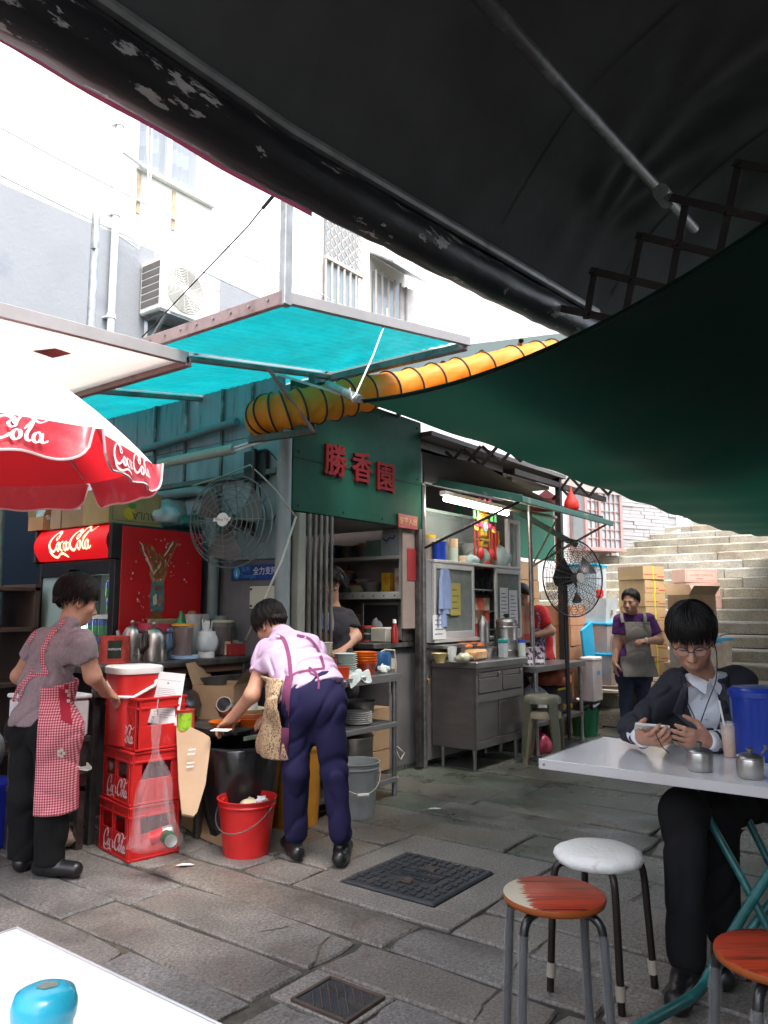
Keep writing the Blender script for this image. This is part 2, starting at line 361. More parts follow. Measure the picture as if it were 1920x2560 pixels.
def patch_ring(name,X0,X1,Y0,Y1,hx0,hx1,hy0,hy1,z):
 m=MB();n=14
 def J(a):return rg.uniform(-a,a)
 xs=sorted([X0,hx0,hx1,X1]);ys=sorted([Y0,hy0,hy1,Y1])
 m.box(X0,hx0,Y0,Y1,-.05,z,.006);m.box(hx1,X1,Y0,Y1,-.05,z-.001,.006);m.box(hx0,hx1,Y0,hy0,-.05,z-.0005,.004);m.box(hx0,hx1,hy1,Y1,-.05,z-.0005,.004)
 return m.build(name,CONC,kind='structure')
patch_ring('concrete_patch',2.768,3.775,1.75,2.61,2.925,3.49,1.925,2.465,.0)
ck=[(1.565,1.96,.1,.8),(1.565,1.98,.812,1.61),(1.565,1.965,1.9,1.95),(1.99,2.46,.1,.62),(1.97,2.46,.635,1.12),(1.99,2.2,1.135,1.6),(2.21,2.46,1.135,1.95),(1.565,1.955,1.625,1.89)]
patch_ring('concrete_patch',1.965,2.205,1.605,1.95,1.976,2.18,1.625,1.872,-.001)
for q in ck:
 if q[3]-q[2]>.1:slab(q[0],q[1],q[2],q[3],rg.uniform(-.004,.002),rg=rg,rough=.02)
IRON=mat('worn cast iron',(.06,.065,.075),.5,.5,var=.25,vs=12,bump=.25,bs=110,col2=(.1,.085,.07),mixs=6,mixw=(.55,.7))
IRONR=mat('rusty iron rim',(.1,.07,.055),.75,.3,var=.3,vs=15,bump=.3)
mh=thing('manhole_cover','large square cast iron cover with raised blocks set in the paving','manhole cover',(3.207,2.195,0))
m=MB();m.box(-.268,.268,-.258,.258,-.03,.006,.008);m.build('plate',IRON,mh)
m=MB()
for i in range(10):
 for j in range(10):
  x=-.225+.05*i;y=-.215+.048*j
  if abs(x)<.075 and abs(y)<.13:continue
  if(i+j)%2:m.box(x-.017,x+.017,y-.009,y+.009,.006,.012,.003)
  else:m.box(x-.009,x+.009,y-.017,y+.017,.006,.0122,.003)
m.build('raised_blocks',IRON,mh,kind='stuff')
m=MB()
for s_ in(-.034,.034):
 for a in((-.026,-.022),(.022,.026)):m.box(s_+a[0],s_+a[1],-.12,.12,.006,.012,.001)
 for a in((-.124,-.12),(.12,.124)):m.box(s_-.026,s_+.026,a[0],a[1],.006,.0118,.001)
for s_,n_ in((.034,4),(-.034,7)):
 for k in range(n_):
  y=(k-(n_-1)/2)*.027;m.box(s_-.014,s_+.014,y-.008,y-.004,.006,.010,.001);m.box(s_-.014+.02*(k%2),s_-.008+.02*(k%2),y-.004,y+.007,.006,.0102,.001)
m.build('letter_frames',IRON,mh)
for s_ in(-.1,.1):
 m=MB();m.lathe([(.03,.0),(.034,.008),(.028,.011),(.02,.004),(.0,.002)],14,(s_,.0,.004));m.build('lifting_eye',IRONR,mh)
mh2=thing('drain_cover','small rectangular iron cover with diagonal ribs near the white table','drain cover',(2.078,1.748,0))
m=MB()
for(a,b,c,d)in((-.1,.1,-.121,-.108),(-.1,.1,.108,.121),(-.1,-.088,-.108,.108),(.088,.1,-.108,.108)):m.box(a,b,c,d,-.02,.007,.002)
m.build('frame',IRONR,mh2)
m=MB();m.box(-.087,.087,-.107,.107,-.02,.001,.001);m.build('plate',IRON,mh2)
m=MB()
for k in range(-4,5):
 y=k*.038;p=[(-.08,y-.08),(.08,y+.08)]
 q=[]
 for t in np.linspace(0,1,21):
  X=-.08+.16*t;Y=y-.08+.16*t
  if abs(Y)<.1:q.append((X,Y,.003))
 if len(q)>1:m.bar(q[0],q[-1],.005,.005)
stamp(m,scaled(glyphs('GYO'),.05),(.03,.04,.0015),(0,-1,0),(1,0,0),.003)
m.build('rib',IRONR,mh2)
stairs=MB();
NST,SX,ST,SR=23,8.42,.395,.16
for k in range(NST):stairs.box(SX+ST*k+.1,SX+ST*(k+1)+.6,-3,7.2 if k<13 else 6.2,-.4,SR*(k+1)-.04,0)
stairs=stairs.build('stairs',MORT,kind='structure')
for k in range(NST):
 y=-1.2+rg.uniform(0,.6);left=7.0 if k<13 else 6.2-.16*(k-13)
 while y<left:
  l=rg.uniform(.7,1.9);y2=min(left,y+l);x0=SX+ST*k;z0=SR*k;dz=rg.uniform(-.012,.008);dx=rg.uniform(-.015,.015)
  nx=max(2,int((y2-y)/.2));m=MB();v=[]
  for i in range(nx+1):
   yy=y+.006+(y2-y-.012)*i/nx;j=rg.uniform(-.012,.01)
   e=.0 if 0<i<nx else .006
   v+=[(x0+dx+.006+j*.6+e,yy,z0+.005),(x0+dx+j+e,yy,z0+SR-.022+dz+j*.5),(x0+dx+.018+j*.5,yy,z0+SR+dz+rg.uniform(-.004,.003)-e),(x0+ST+.06,yy,z0+SR+dz+.004)]
  f=[(4*i+a,4*(i+1)+a,4*(i+1)+a+1,4*i+a+1)for i in range(nx)for a in range(3)]+[(0,1,2,3),(4*nx+3,4*nx+2,4*nx+1,4*nx)]
  m.add(v,f).build('step_stone',STEP,stairs,sm=35);y=y2
PLAS=mat('white painted render',(.68,.67,.63),.85,var=.06,vs=1.5,bump=.25,bs=30,col2=(.62,.58,.5),mixs=1.2,mixw=(.6,.78))
GREYP=mat('pale blue grey paint',(.24,.25,.265),.8,var=.08,vs=2,bump=.35,bs=25,col2=(.2,.21,.235),mixs=2,mixw=(.58,.7))
ALU=mat('white window aluminium',(.7,.71,.72),.4,.2,var=.05)
PIPEW=mat('grey white pipe',(.6,.61,.62),.6,var=.15,vs=3)
DARKGL=mat('dim window glass',(.3,.34,.35),.12,var=.1,spec=.8)
wb=thing('white_building','tall white rendered building with a grey painted lower wall behind the cooler','building',(3,6.8,0))
m=MB();wx0,wx1,wz0,wz1=4.62,5.52,6.05,7.5
m.box(-6,wx0,6.8,7.3,0,13,0);m.box(wx1,8.7,6.8,7.3,0,13,0);m.box(wx0,wx1,6.8,7.3,0,wz0,0);m.box(wx0,wx1,6.8,7.3,wz1,13,0);m.box(-6,8.7,7.3,10,0,13,0)
m.build('wall',PLAS,wb,W=True)
m=MB();m.box(-6,8.72,6.765,6.799,0,5.15,.004);m.build('lower_wall',GREYP,wb,W=True)
m=MB()
for z in(5.165,5.62):m.tube([(-6,6.77,z+.45),(3.9,6.77,z+.03),(8.7,6.77,z-.05)],.012,6)
m.build('cable',PIPEW,wb,W=True)
wd=MB()
for(a,b,c,d)in((wx0,wx0+.05,wz0,wz1),(wx1-.05,wx1,wz0,wz1),(wx0+.43,wx0+.49,wz0,wz1),(wx0,wx1,wz0,wz0+.06),(wx0,wx1,wz1-.06,wz1)):wd.box(a,b,6.86,6.92,c,d,.004)
wd=wd.build('window',ALU,wb,W=True)
m=MB();m.box(wx0+.05,wx0+.43,6.885,6.893,wz0+.06,wz1-.06,0);m.box(wx0+.49,wx1-.05,6.885,6.893,wz0+.06,wz1-.06,0);m.build('pane',glassy('clear pane',(.5,.55,.6),.25),wd,W=True)
CURT=mat('striped curtain',(.26,.29,.34),.8,var=.1,vs=3)
CURT2=mat('grey curtain stripe',(.14,.155,.18),.8)
m=MB()
for(a,b)in((wx0+.06,wx0+.42),(wx0+.5,wx1-.06)):
 for r_,(c,d)in enumerate(zip(np.linspace(wz0+.05,wz1,9)[:-1],np.linspace(wz0+.05,wz1,9)[1:])):
  m.k=r_%2;m.grid(lambda u,v,a=a,b=b,c=c,d=d:(a+(b-a)*u,7.0+.025*math.sin(u*26),c+(d-c)*v),24,1)
m.build('curtain',[CURT,CURT2],wd,W=True,sm=180)
m=MB();m.box(wx0-.02,wx1+.14,6.74,6.80,wz0-.05,wz0-.002,.006);m.box(wx1+.002,wx1+.14,6.78,6.86,wz0,wz1,.004);m.build('sill',PLAS,wd,W=True)
m=MB();m.tube([(4.32,6.7,3.2),(4.32,6.7,9)],.036,10)
for z in(4.2,5.3,6.3):m.cyl((4.32,6.7,z),(4.32,6.7,z+.05),.046);m.box(4.26,4.38,6.7,6.77,z,z+.02)
m.tube([(4.32,6.7,6.05),(4.7,6.72,6.0)],.022,8)
m.build('drainpipe',PIPEW,wb,W=True)
m=MB();m.tube([(4.62,6.7,9),(4.66,6.7,6.3),(4.72,6.7,5.5),(4.6,6.7,5.05),(4.35,6.68,5.1)],.009,6);m.tube([(4.7,6.7,8),(4.72,6.7,5.7),(4.85,6.7,4.9)],.008,6);m.build('wire',PIPEW,wb,W=True)
m=MB();m.tube([(-4,6.7,4.3),(2.2,6.7,4.06),(3.2,6.68,3.92),(4.1,6.68,3.76),(4.7,6.68,3.72),(5.0,6.66,3.86),(5.5,6.66,3.8),(8,6.66,3.75)],.045,10);m.build('black_conduit',BLK,wb,W=True)
m=MB();m.tube([(-4,6.69,4.0),(2.4,6.69,3.84),(4.2,6.69,3.56),(4.5,6.69,3.4)],.034,10);m.tube([(-4,6.69,3.7),(2.4,6.69,3.6),(4.0,6.69,3.45)],.028,10);m.build('grey_conduit',PIPEW,wb,W=True)
STAIN=mat('rusty wall slot',(.42,.33,.22),.9,var=.3,vs=20)
for x in(5.08,4.62):m=MB();m.box(x,x+.045,6.785,6.802,5.5,5.97,.004);m.build('wall_slot',STAIN,wb,W=True)
ac=thing('air_conditioner','white outdoor air conditioner on a bracket high on the grey wall','air conditioner',(5.08,6.62,4.36))
ACW=mat('cream enamel',(.72,.7,.64),.45,var=.06);ACG=mat('dark grille slots',(.12,.11,.1),.7)
m=MB();m.box(-.4,.4,-.22,.13,0,.58,.015);m.build('casing',ACW,ac)
m=MB();gx,gz=-.08,.29
m.lathe([(.0,0),(.245,0)],28)
m.v=[(gx+x,-.2225,gz+y)for x,y,z in m.v];m.build('fan_opening',ACG,ac)
m=MB()
for r_ in np.linspace(.06,.245,12):m.tube([(gx+r_*math.cos(t),-.232,gz+r_*math.sin(t))for t in np.linspace(0,2*math.pi,29)[:-1]],.0038,5,closed=True)
for t in np.linspace(0,2*math.pi,13)[:-1]:m.tube([(gx+.05*math.cos(t),-.229,gz+.05*math.sin(t)),(gx+.245*math.cos(t+.5),-.229,gz+.245*math.sin(t+.5))],.003,4)
m.cyl((gx,-.225,gz),(gx,-.238,gz),.05,n=20)
m.build('fan_grille',ACW,ac,sm=40)
m=MB()
for i in range(6):m.box(-.404,-.4,-.2,.1,.06+.08*i,.125+.08*i,0)
m.build('side_vent',ACG,ac)
m=MB();stamp(m,scaled(glyphs('TOSHIBA'),.056),(.285,-.2205,.44),(1,0,0),(0,0,1));m.build('brand_lettering',INKR,ac)
m=MB()
for x in(-.3,.3):
 m.bar((x,.14,-.02),(x,-.24,-.02),.04,.03);m.bar((x,.14,-.34),(x,-.2,-.03),.03,.03);m.bar((x,.14,-.4),(x,.14,.1),.04,.02)
m.box(-.38,.38,-.2,.1,-.012,-.004,0)
m.build('bracket',GALV,ac)
b2=thing('barred_house','white house with wooden lattice screens over its windows further up the lane','building',(9.2,7.2,0))
WOODL=mat('weathered lattice wood',(.42,.36,.32),.8,var=.2,vs=8)
m=MB();m.box(8.75,10.4,7.0,11,0,12,0);m.build('wall',PLAS,b2,W=True)
def lattice(m,x0,x1,y,z0,z1,n,d=.022):
 Lx=x1-x0;Lz=z1-z0;st=Lx/n
 for s_ in(1,-1):
  for k in range(-int(Lz/st)-1,n+int(Lz/st)+2):
   a=x0+k*st;pts=[]
   for t in np.linspace(0,1,41):
    X=a+s_*Lz*t;Z=z0+Lz*t
    if x0<=X<=x1:pts.append((X,y,Z))
   if len(pts)>1:m.bar(pts[0],pts[-1],.012,d,bv=0)
pa,pb=aty(815,620,6.72),aty(905,690,6.72)
sc_=MB();lattice(sc_,pa.x,pb.x,6.72,6.15,7.1,5);
for x in np.linspace(pa.x,pb.x,7):sc_.bar((x,6.72,4.6),(x,6.72,6.12),.03,.03,bv=0)
for z in(6.13,4.6):sc_.bar((pa.x-.02,6.72,z),(pb.x+.02,6.72,z),.05,.05,up=(0,1,0))
scw=thing('lattice_screen','wooden lattice and bar screen on the white wall above the teal roof','screen',(pa.x,6.72,4.6));sc_.build('lattice',WOODL,scw,W=True)
m=MB();m.box(pa.x+.03,pb.x-.03,6.762,6.766,4.6,7.1,0);m.build('window_pane',DARKGL,scw,W=True)
pa,pb=aty(940,720,6.9),aty(1016,790,6.9)
sc2=MB();lattice(sc2,pa.x,pb.x,6.9,pa.z-1.0,pa.z-.45,5)
for x in np.linspace(pa.x,pb.x,6):sc2.bar((x,6.9,pa.z-.43),(x,6.9,pa.z+.3),.03,.03,bv=0)
scw2=thing('lattice_screen','smaller lattice screen under a little hood further up the lane','screen',(pa.x,6.9,pa.z-1));sc2.build('lattice',WOODL,scw2,W=True)
m=MB();m.box(pa.x,pb.x,6.96,6.965,pa.z-1,pa.z+.3,0);m.build('window_pane',DARKGL,scw2,W=True)
m=MB();m.add([(pa.x-.1,6.5,pa.z+.3),(pb.x+.1,6.5,pa.z+.3),(pb.x+.1,6.99,pa.z+.6),(pa.x-.1,6.99,pa.z+.6),(pa.x-.1,6.5,pa.z+.27),(pb.x+.1,6.5,pa.z+.27),(pb.x+.1,6.99,pa.z+.57),(pa.x-.1,6.99,pa.z+.57)],[(0,1,2,3),(7,6,5,4),(0,4,5,1),(0,3,7,4),(1,5,6,2)]);m.build('hood',GALV,scw2,W=True)
PINK=mat('pale pink render',(.66,.55,.53),.85,var=.06,vs=1.5,bump=.2,bs=20)
b3=thing('pink_house','pale pink rendered house with a white framed window beyond the lattice screens','building',(11.5,7.5,0))
p0,p1=aty(1031,740,7.4),aty(1105,812,7.4);zt=p0.z+.1;zb=zt-1.0
m=MB();m.box(10.4,p0.x,7.4,11,0,8.6,0);m.box(p1.x,16.5,7.4,11,0,8.6,0);m.box(p0.x,p1.x,7.4,11,0,zb,0);m.box(p0.x,p1.x,7.4,11,zt,8.6,0);m.box(p0.x,p1.x,7.55,11,zb,zt,0);m.build('wall',PINK,b3,W=True)
m=MB();
for(a,b,c,d)in((p0.x,p0.x+.05,zb,zt),(p1.x-.05,p1.x,zb,zt),((p0.x+p1.x)/2-.03,(p0.x+p1.x)/2+.03,zb,zt),(p0.x,p1.x,zb,zb+.05),(p0.x,p1.x,zt-.05,zt)):m.box(a,b,7.42,7.46,c,d,.003)
w3=m.build('window',ALU,b3,W=True);m=MB();m.box(p0.x+.05,p1.x-.05,7.45,7.455,zb+.05,zt-.05,0);m.build('pane',mat('green curtain glass',(.45,.5,.4),.3),w3,W=True)
ang=math.atan2(-.404,.915)
th=thing('tiled_house','pale house clad in split stone tiles beside the steps','building',(13.7,5.2,0),ang)
m=MB();m.box(-5.5,1.95,.0,4,0,6.5,0);m.build('wall',mat('light grey render',(.55,.53,.53),.85),th)
TILE=mat('split faced pale tiles',(.3,.29,.295),.7,var=.1,vs=5,bump=.3,bs=40);m=MB();r2=random.Random(5)
z=1.6
while z<5.6:
 x=.38-r2.random()*.0
 while x<1.9:
  l=r2.uniform(.22,.5);
  if x+l>1.93:l=1.93-x
  m.box(x+.002,x+l-.002,-r2.uniform(.006,.034),.0,z+.002,z+.068,.003);x+=l
  if l<.05:break
 z+=.07
m.build('cladding_tiles',TILE,th,kind='stuff')
for q in((1.93,2.12,-.03,.3),(.24,.37,-.05,.02)):m=MB();m.box(*q,1.2,6,.004);m.build('pilaster',PLAS,th)
BAYC=mat('brownish pink frame paint',(.33,.2,.19),.6,var=.12,vs=6)
bay=thing('bay_window','projecting pinkish brown framed bay window with small panes by the steps','window',(13.7,5.2,0),ang)
bx0,bx1,bz0,bz1,by=-.85,.06,2.36,3.35,-.4
m=MB()
for x in(bx0,-.52,bx1-.06):
 m.box(x,x+.06,by,by+.06,bz0,bz1,.004)
for z in(bz0-.06,bz1):m.box(bx0-.03,bx1+.03,by-.03,0,z,z+.06,.004)
for x in(bx0,bx1-.05):m.box(x,x+.05,-.06,-.001,bz0,bz1,.004)
m.build('frame',BAYC,bay)
m=MB()
for x in np.linspace(bx0+.06,bx1-.06,8)[1:-1]:m.box(x-.008,x+.008,by+.02,by+.04,bz0,bz1,0)
for z in np.linspace(bz0,bz1,7)[1:-1]:m.box(bx0+.06,bx1-.06,by+.021,by+.041,z-.008,z+.008,0)
m.build('glazing_bar',BAYC,bay)
m=MB();m.box(bx0+.02,bx1-.02,by+.045,by+.05,bz0,bz1,0);m.box(bx0+.02,bx0+.025,by+.06,-.05,bz0,bz1,0);m.box(bx1-.025,bx1-.02,by+.06,-.05,bz0,bz1,0);m.build('pane',DARKGL,bay)
sh=thing('shutter_window','narrow dark louvred window between the bay and the tiled wall','window',(13.7,5.2,0),ang)
m=MB();m.box(.1,.23,-.03,-.001,2.2,3.7,.003);m.build('frame',mat('olive grey paint',(.26,.25,.2),.7),sh)
m=MB()
for i in range(14):m.box(.11,.22,-.045,-.031,2.24+.1*i,2.31+.1*i,0)
m.build('louvre',mat('dim louvre',(.3,.28,.24),.6),sh)
m=MB();P=[(13.4,5.15,1.95),(14.2,4.75,2.2),(14.9,4.42,2.45),(15.6,4.15,3.1),(16.2,3.95,3.35)]
for a,b in zip(P[:-1],P[1:]):m.bar((a[0],a[1],a[2]-.25),(b[0],b[1],b[2]-.25),.16,.55,bv=.02)
tag=m.build('coping_wall',PLAS);tag['label']='low white coping wall climbing beside the upper steps';tag['category']='wall'
LEAF=mat('leaves',(.06,.1,.03),.6,var=.4,vs=4,trans=.3)
m=MB();r3=random.Random(3)
for i in range(900):
 c=Vector((18.4+r3.gauss(0,.5),4.3+r3.gauss(0,.7),4.3+r3.gauss(0,.35)));a=Vector((r3.gauss(0,1),r3.gauss(0,1),r3.gauss(0,1))).normalized()*.07;b=a.orthogonal().normalized()*.03
 m.add([c-a,c+b,c+a,c-b],[(0,1,2,3)])
bush=thing('bush','small green bush at the head of the steps','bush',(18.4,4.3,3.6));m.build('foliage',LEAF,bush,W=True)
m=MB();m.tube([(18.4,4.3,3.5),(18.42,4.28,4.4)],[.05,.02],7);m.build('stem',mat('bark',(.12,.09,.06),.9),bush,W=True)
m=MB();m.box(-3,8,-2.6,-2.1,0,6.5,0);o=m.build('back_wall',mat('grey brown render',(.42,.4,.37),.9,var=.15,vs=2));o['label']='plain rendered wall behind the photographer that carries the black awning';o['category']='wall'
BLACKT=mat('black tarpaulin',(.075,.078,.08),.75,var=.3,vs=2.5,bump=.2,bs=9,spec=.2)
def roller_mat():
 m=mat('flaking black roller',(.01,.01,.012),.42,var=.3,vs=3,col2=(.36,.34,.33),mixs=11,mixw=(.585,.6),bump=.3,bs=20,stretch=(.45,1.4,1.4));return m
ba=thing('black_awning','black tarpaulin awning stretched overhead with a flaking roller along its edge','awning',(1,-2,3.6))
def rolz(x):return 2.535+.02*(x-.68)+.068*max(0,x-1.5)
def blk(u,v):
 x=.14+5.96*u;zr=rolz(x)-.02
 y=1.53-3.47*v
 top=zr+.06+1.06*(1-math.exp(-v*6.5))-.05*math.sin(min(1,v*2)*math.pi)
 d1=math.hypot(x-3.5,(y-1.4));a1=math.atan2(y-1.4,x-3.5);top+=.014*math.sin(a1*11)*math.exp(-d1*1.1)*min(1,d1*3)
 d2=math.hypot(x-3.3,(y-.9));a2=math.atan2(y-.9,x-3.3);top+=.009*math.sin(a2*9+1)*math.exp(-d2*1.5)*min(1,d2*3)
 top+=.009*math.sin(2.2*x+9*y+.8*math.sin(3*y))*min(1,v*3)
 top+=.012*math.sin(9*x+7*v)*v*(1-v)*3
 return(x,y,top)
m=MB();m.grid(blk,160,90);m.build('canvas',BLACKT,ba,W=True,sm=180)
m=MB();rp=[(x,1.5+.004*math.sin(3*x),rolz(x)+.004*math.sin(1.3*x))for x in np.linspace(.42,3.95,40)]
m.tube(rp,[.078+.002*math.sin(2.7*i)+.002*math.sin(5.1*i+1)for i in range(40)],18);m.build('roller',roller_mat(),ba,W=True,sm=180)
for xs in(1.55,2.75,4.0):
 m=MB();m.grid(lambda u,v:tuple(Vector(blk((xs-.14)/5.96+(v-.5)*.006,.03+.95*u))+Vector((0,0,-.004))),60,1);m.build('seam',BLACKT,ba,W=True)
m=MB();m.tube([(x,1.5-.02,rolz(x)+.115)for x in(.42,1.5,3.9)],.022,10);m.build('front_rail',GALV,ba,W=True)
m=MB();m.grid(lambda u,v:(.42+1.3*u,1.575+.004*math.sin(20*u),rolz(.42+1.3*u)-.05+.035*v),20,2);m.build('pink_trim',mat('faded pink trim',(.5,.1,.18),.5,trans=.3),ba,W=True,sm=180)
a,b=atx(1195,0,1.75),atx(1660,490,3.3)
pd=(Vector((3.565,1.0,3.234))-Vector((1.826,1.0,3.059)));q0=Vector((1.826,1.0,3.059))-pd*1.2;q1=Vector((3.565,1.0,3.234))+pd*.3
m=MB();m.tube([q0,q1],.026,12);m.build('cross_pole',mat('painted dark pole',(.1,.1,.1),.5,.4,col2=(.25,.24,.23),mixs=6,mixw=(.5,.65)),ba,W=True,sm=180)
m_=[]
def scissor(P,Q,h,n,w=.03,dd=.012,up=(0,0,1)):
 """crossing flat bars between P and Q, half height h"""
 P=Vector(P);Q=Vector(Q);U=Vector(up);out=[];off=(Q-P).normalized().cross(U).normalized()*dd*.6
 for k in range(n):
  a=P+(Q-P)*(k/n);b=P+(Q-P)*((k+1)/n);s_=1
  out.append((a-U*h+off,b+U*h+off));out.append((a+U*h-off,b-U*h-off))
 return out
arm=[((1375,765),(1560,800)),((1560,800),(1672,578-55)),((1476,683),(1597,700)),((1476,683),(1452,790)),((1597,680),(1670,724)),((1597,587),(1575,690))]
AX=3.3
def A_(px,py):return atx(px,py,AX)
chain=[[(1378,766),(1557,803),(1600,588),(1797,636),(1845,408),(1990,440)],[(1470,785),(1483,680),(1672,722),(1712,508)],[(1600,588),(1588,600)],[(1672,722),(1667,500),],[(1660,492),(1920,550),(1940,500)]]
bars=[((1378,766),(1557,803)),((1465,785),(1484,678)),((1484,678),(1672,722)),((1557,803),(1600,590)),((1600,590),(1796,637)),((1672,722),(1712,506)),((1660,490),(1930,552)),((1796,637),(1845,408)),((1845,408),(2000,440))]
for i,(p,q)in enumerate(bars):
 m=MB();P=A_(*p);Q=A_(*q);d=Vector((.013*(i%2),0,0));e=(Q-P).normalized()*.02;m.bar(P+d-e,Q+d+e,.008,.034,up=(Q-P).cross(Vector((1,0,0))),bv=.002);m.build('scissor_bar',RUST,ba,W=True)
for p in((1378,766),(1470,785),(1484,678),(1557,803),(1572,700),(1600,590),(1672,722),(1692,610),(1796,637),(1812,530),(1845,408)):P=A_(*p);m=MB();m.cyl(P-Vector((.02,0,0)),P+Vector((.03,0,0)),.012,n=8);m.build('rivet',RUST,ba,W=True)
m=MB();P=A_(1660,490);m.cyl(P-Vector((.05,0,0)),P+Vector((.05,0,0)),.035);m.build('clamp',GALV,ba,W=True)
GREENT=mat('dark green canvas',(.008,.036,.027),.7,var=.3,vs=1.4,bump=.1,bs=9,trans=.12,tcol=(.006,.07,.045),spec=.15,col2=(.022,.03,.027),mixs=1.2,mixw=(.45,.7))
ga=thing('green_awning','dark green canvas awning sagging from a corner rope towards the steps','awning',(2.95,2.36,2.3))
def grn(u,v):
 x=2.95+u*(10.2+.6*v)+.2*v*(1-u)*.9;y=2.36-v*4.6
 near=2.32-.35*v+3.2*v*v if v<.45 else 2.81+(v-.45)*1.4
 far=2.41-.12*v
 z0=near+(far-near)*u-.62*u*(1-u)*(1 if v<.5 else 1)*(.72+.5*v)
 z0+=.02*math.sin(14*v+5*u*3)*math.sin(math.pi*min(1,u*3))*(1-u)
 z0+=.05*math.sin(v*7+.8+u*4)*math.sin(math.pi*u)
 z0+=.016*math.sin(23*v-2*u+2*math.sin(3*v))*min(1,u*9)*(1-u)+.01*math.sin(60*u+4*v)*math.exp(-v*3)*min(1,u*8)
 return(x,y,z0)
m=MB();m.grid(grn,150,90);m.build('canvas',GREENT,ga,W=True,sm=180)
for vs_ in(.52,):
 m=MB();m.grid(lambda u,v:tuple(Vector(grn(.002+u*.99,vs_+(v-.5)*.008))+Vector((0,0,-.005))),120,1);m.build('seam',GREENT,ga,W=True)
hem=[Vector(grn(0,v))for v in np.linspace(0,1,40)]
m=MB();m.grid(lambda u,v:tuple(Vector(grn(0,u))+Vector((.03*math.sin(v*3.14)-.004,0,-.022*v+.004))),60,3);m.build('hem',GREENT,ga,W=True,sm=180)
m=MB();m.tube([atd(868,985,4.0),atd(890,1000,3.8)],.018,8);a=atd(820,960,4.25);m.tube([a,atd(900,998,3.77)],.02,10);m.build('corner_pole',GALV,ga,W=True)
def armset(x,y0,y1,z,n,h,name='scissor_bar'):
 st=(y0-y1)/n
 for k in range(n):
  for s_ in(1,-1):
   m=MB();m.bar((x+.008*s_,y0-st*k,z+h*s_),(x+.008*s_,y0-st*(k+1),z-h*s_),.008,.03,up=(0,1,0));m.build(name,RUST,ga,W=True)
armset(5.55,3.5,2.6,2.55,5,.085)
armset(8.0,3.62,2.55,2.62,5,.12)
TEALP=mat('teal corrugated plastic sheet',(.004,.3,.33),.45,var=.25,vs=5,trans=.45,tcol=None,col2=(.01,.2,.21),mixs=2.6,mixw=(.42,.75))
BEAM=mat('weathered brown roof beam',(.3,.22,.21),.6,.2,var=.25,vs=8,col2=(.16,.1,.09),mixs=7,mixw=(.55,.7))
BEAMW=mat('grey aluminium edge',(.36,.345,.345),.5,.3,var=.12,vs=6)
def rz_(x):return 2.68+.16*(x-2.4)
tr=thing('lean_to_roof','sloping teal plastic roof in a brown metal frame over the counter','roof',(2.4,3.5,2.68))
for(y0,y1)in((2.40,3.48),(3.52,4.56),(4.6,5.85)):
 m=MB();m.grid(lambda u,v:(2.42+1.6*u,y0+(y1-y0)*v,rz_(2.42+1.6*u)+.012+.0035*math.sin(2*math.pi*v*(y1-y0)/.07)),6,60);m.build('roof_sheet',TEALP,tr,W=True,sm=180)
def beam(p,q,w,h,mt,name='beam',par=tr):m=MB();m.bar(p,q,w,h);return m.build(name,mt,par,W=True)
beam((2.395,2.36,rz_(2.4)-.005),(2.395,3.5,rz_(2.4)-.005),.03,.065,BEAM,'front_beam')
beam((2.395,3.505,rz_(2.4)-.005),(2.395,5.9,rz_(2.4)-.005),.03,.06,BEAM,'front_beam')
beam((2.41,2.365,rz_(2.4)+.0),(4.04,2.365,rz_(4.04)+.0),.03,.055,BEAMW,'side_beam')
beam((2.41,3.5,rz_(2.41)-.02),(4.04,3.5,rz_(4.04)-.02),.04,.03,BEAM)
beam((2.41,4.58,rz_(2.41)-.02),(4.04,4.58,rz_(4.04)-.02),.04,.03,BEAM)
beam((4.03,2.38,rz_(4.03)-.03),(4.03,6.1,rz_(4.03)-.03),.05,.045,BEAM,'back_beam')
m=MB()
for k in range(9):y=2.45+.125*k;m.cyl((2.379,y,rz_(2.4)),(2.372,y,rz_(2.4)),.007,n=8)
m.build('bolt',GALV,tr,W=True)
m=MB();m.box(2.38,2.43,2.345,2.385,2.64,4.2,.004);m.build('post',GALV,tr,W=True)
m=MB();m.tube([(2.4,2.38,3.25),(2.4,2.62,3.1),(2.41,3.44,2.73)],.0035,5);m.tube([(2.4,2.45,3.2),(2.4,2.52,3.16)],.009,6);m.build('stay_wire',RUST,tr,W=True)
a=aty(968,793,2.37);b=aty(890,985,2.33)
m=MB();m.tube([a+Vector((0,0,.05)),a,a+(b-a)*.5+Vector((.01,0,.0)),b,b+Vector((-.03,0,-.03)),b+Vector((-.05,0,.02))],.005,6);m.build('wire_hook',PIPEW,tr,W=True)
a=atd(668,918,4.6);b=atd(785,1080,4.75);beam(a,b,.035,.012,BEAM,'brace')
beam(atd(690,935,4.6),atd(870,990,4.15),.014,.014,mat('pale green rod',(.35,.5,.45),.5),'rod')
beam(atd(780,935,4.9),atd(780,1085,4.9),.04,.04,mat('old green paint',(.07,.13,.11),.6,col2=(.1,.07,.05),mixs=9),'hanger')
beam(atd(620,1100,4.7),atd(790,1078,4.85),.05,.04,mat('old green paint',(0,0,0)),'hanger')
wc=thing('canopy_panel','pinkish white plastic canopy panel below the teal roof above the parasol','canopy',(2.4,3.15,2.55))
PANW=mat('stained pinkish white sheet',(.62,.5,.46),.6,var=.12,vs=2,trans=.45,col2=(.55,.56,.48),mixs=.9,mixw=(.4,.6))
m=MB();m.grid(lambda u,v:(.3+2.15*u,3.13+1.6*v,2.43+.055*2.15*u),8,8);m.build('sheet',PANW,wc,W=True)
m=MB();m.bar((.3,3.115,2.44),(2.46,3.115,2.56),.03,.062);m.build('front_beam',BEAMW,wc,W=True)
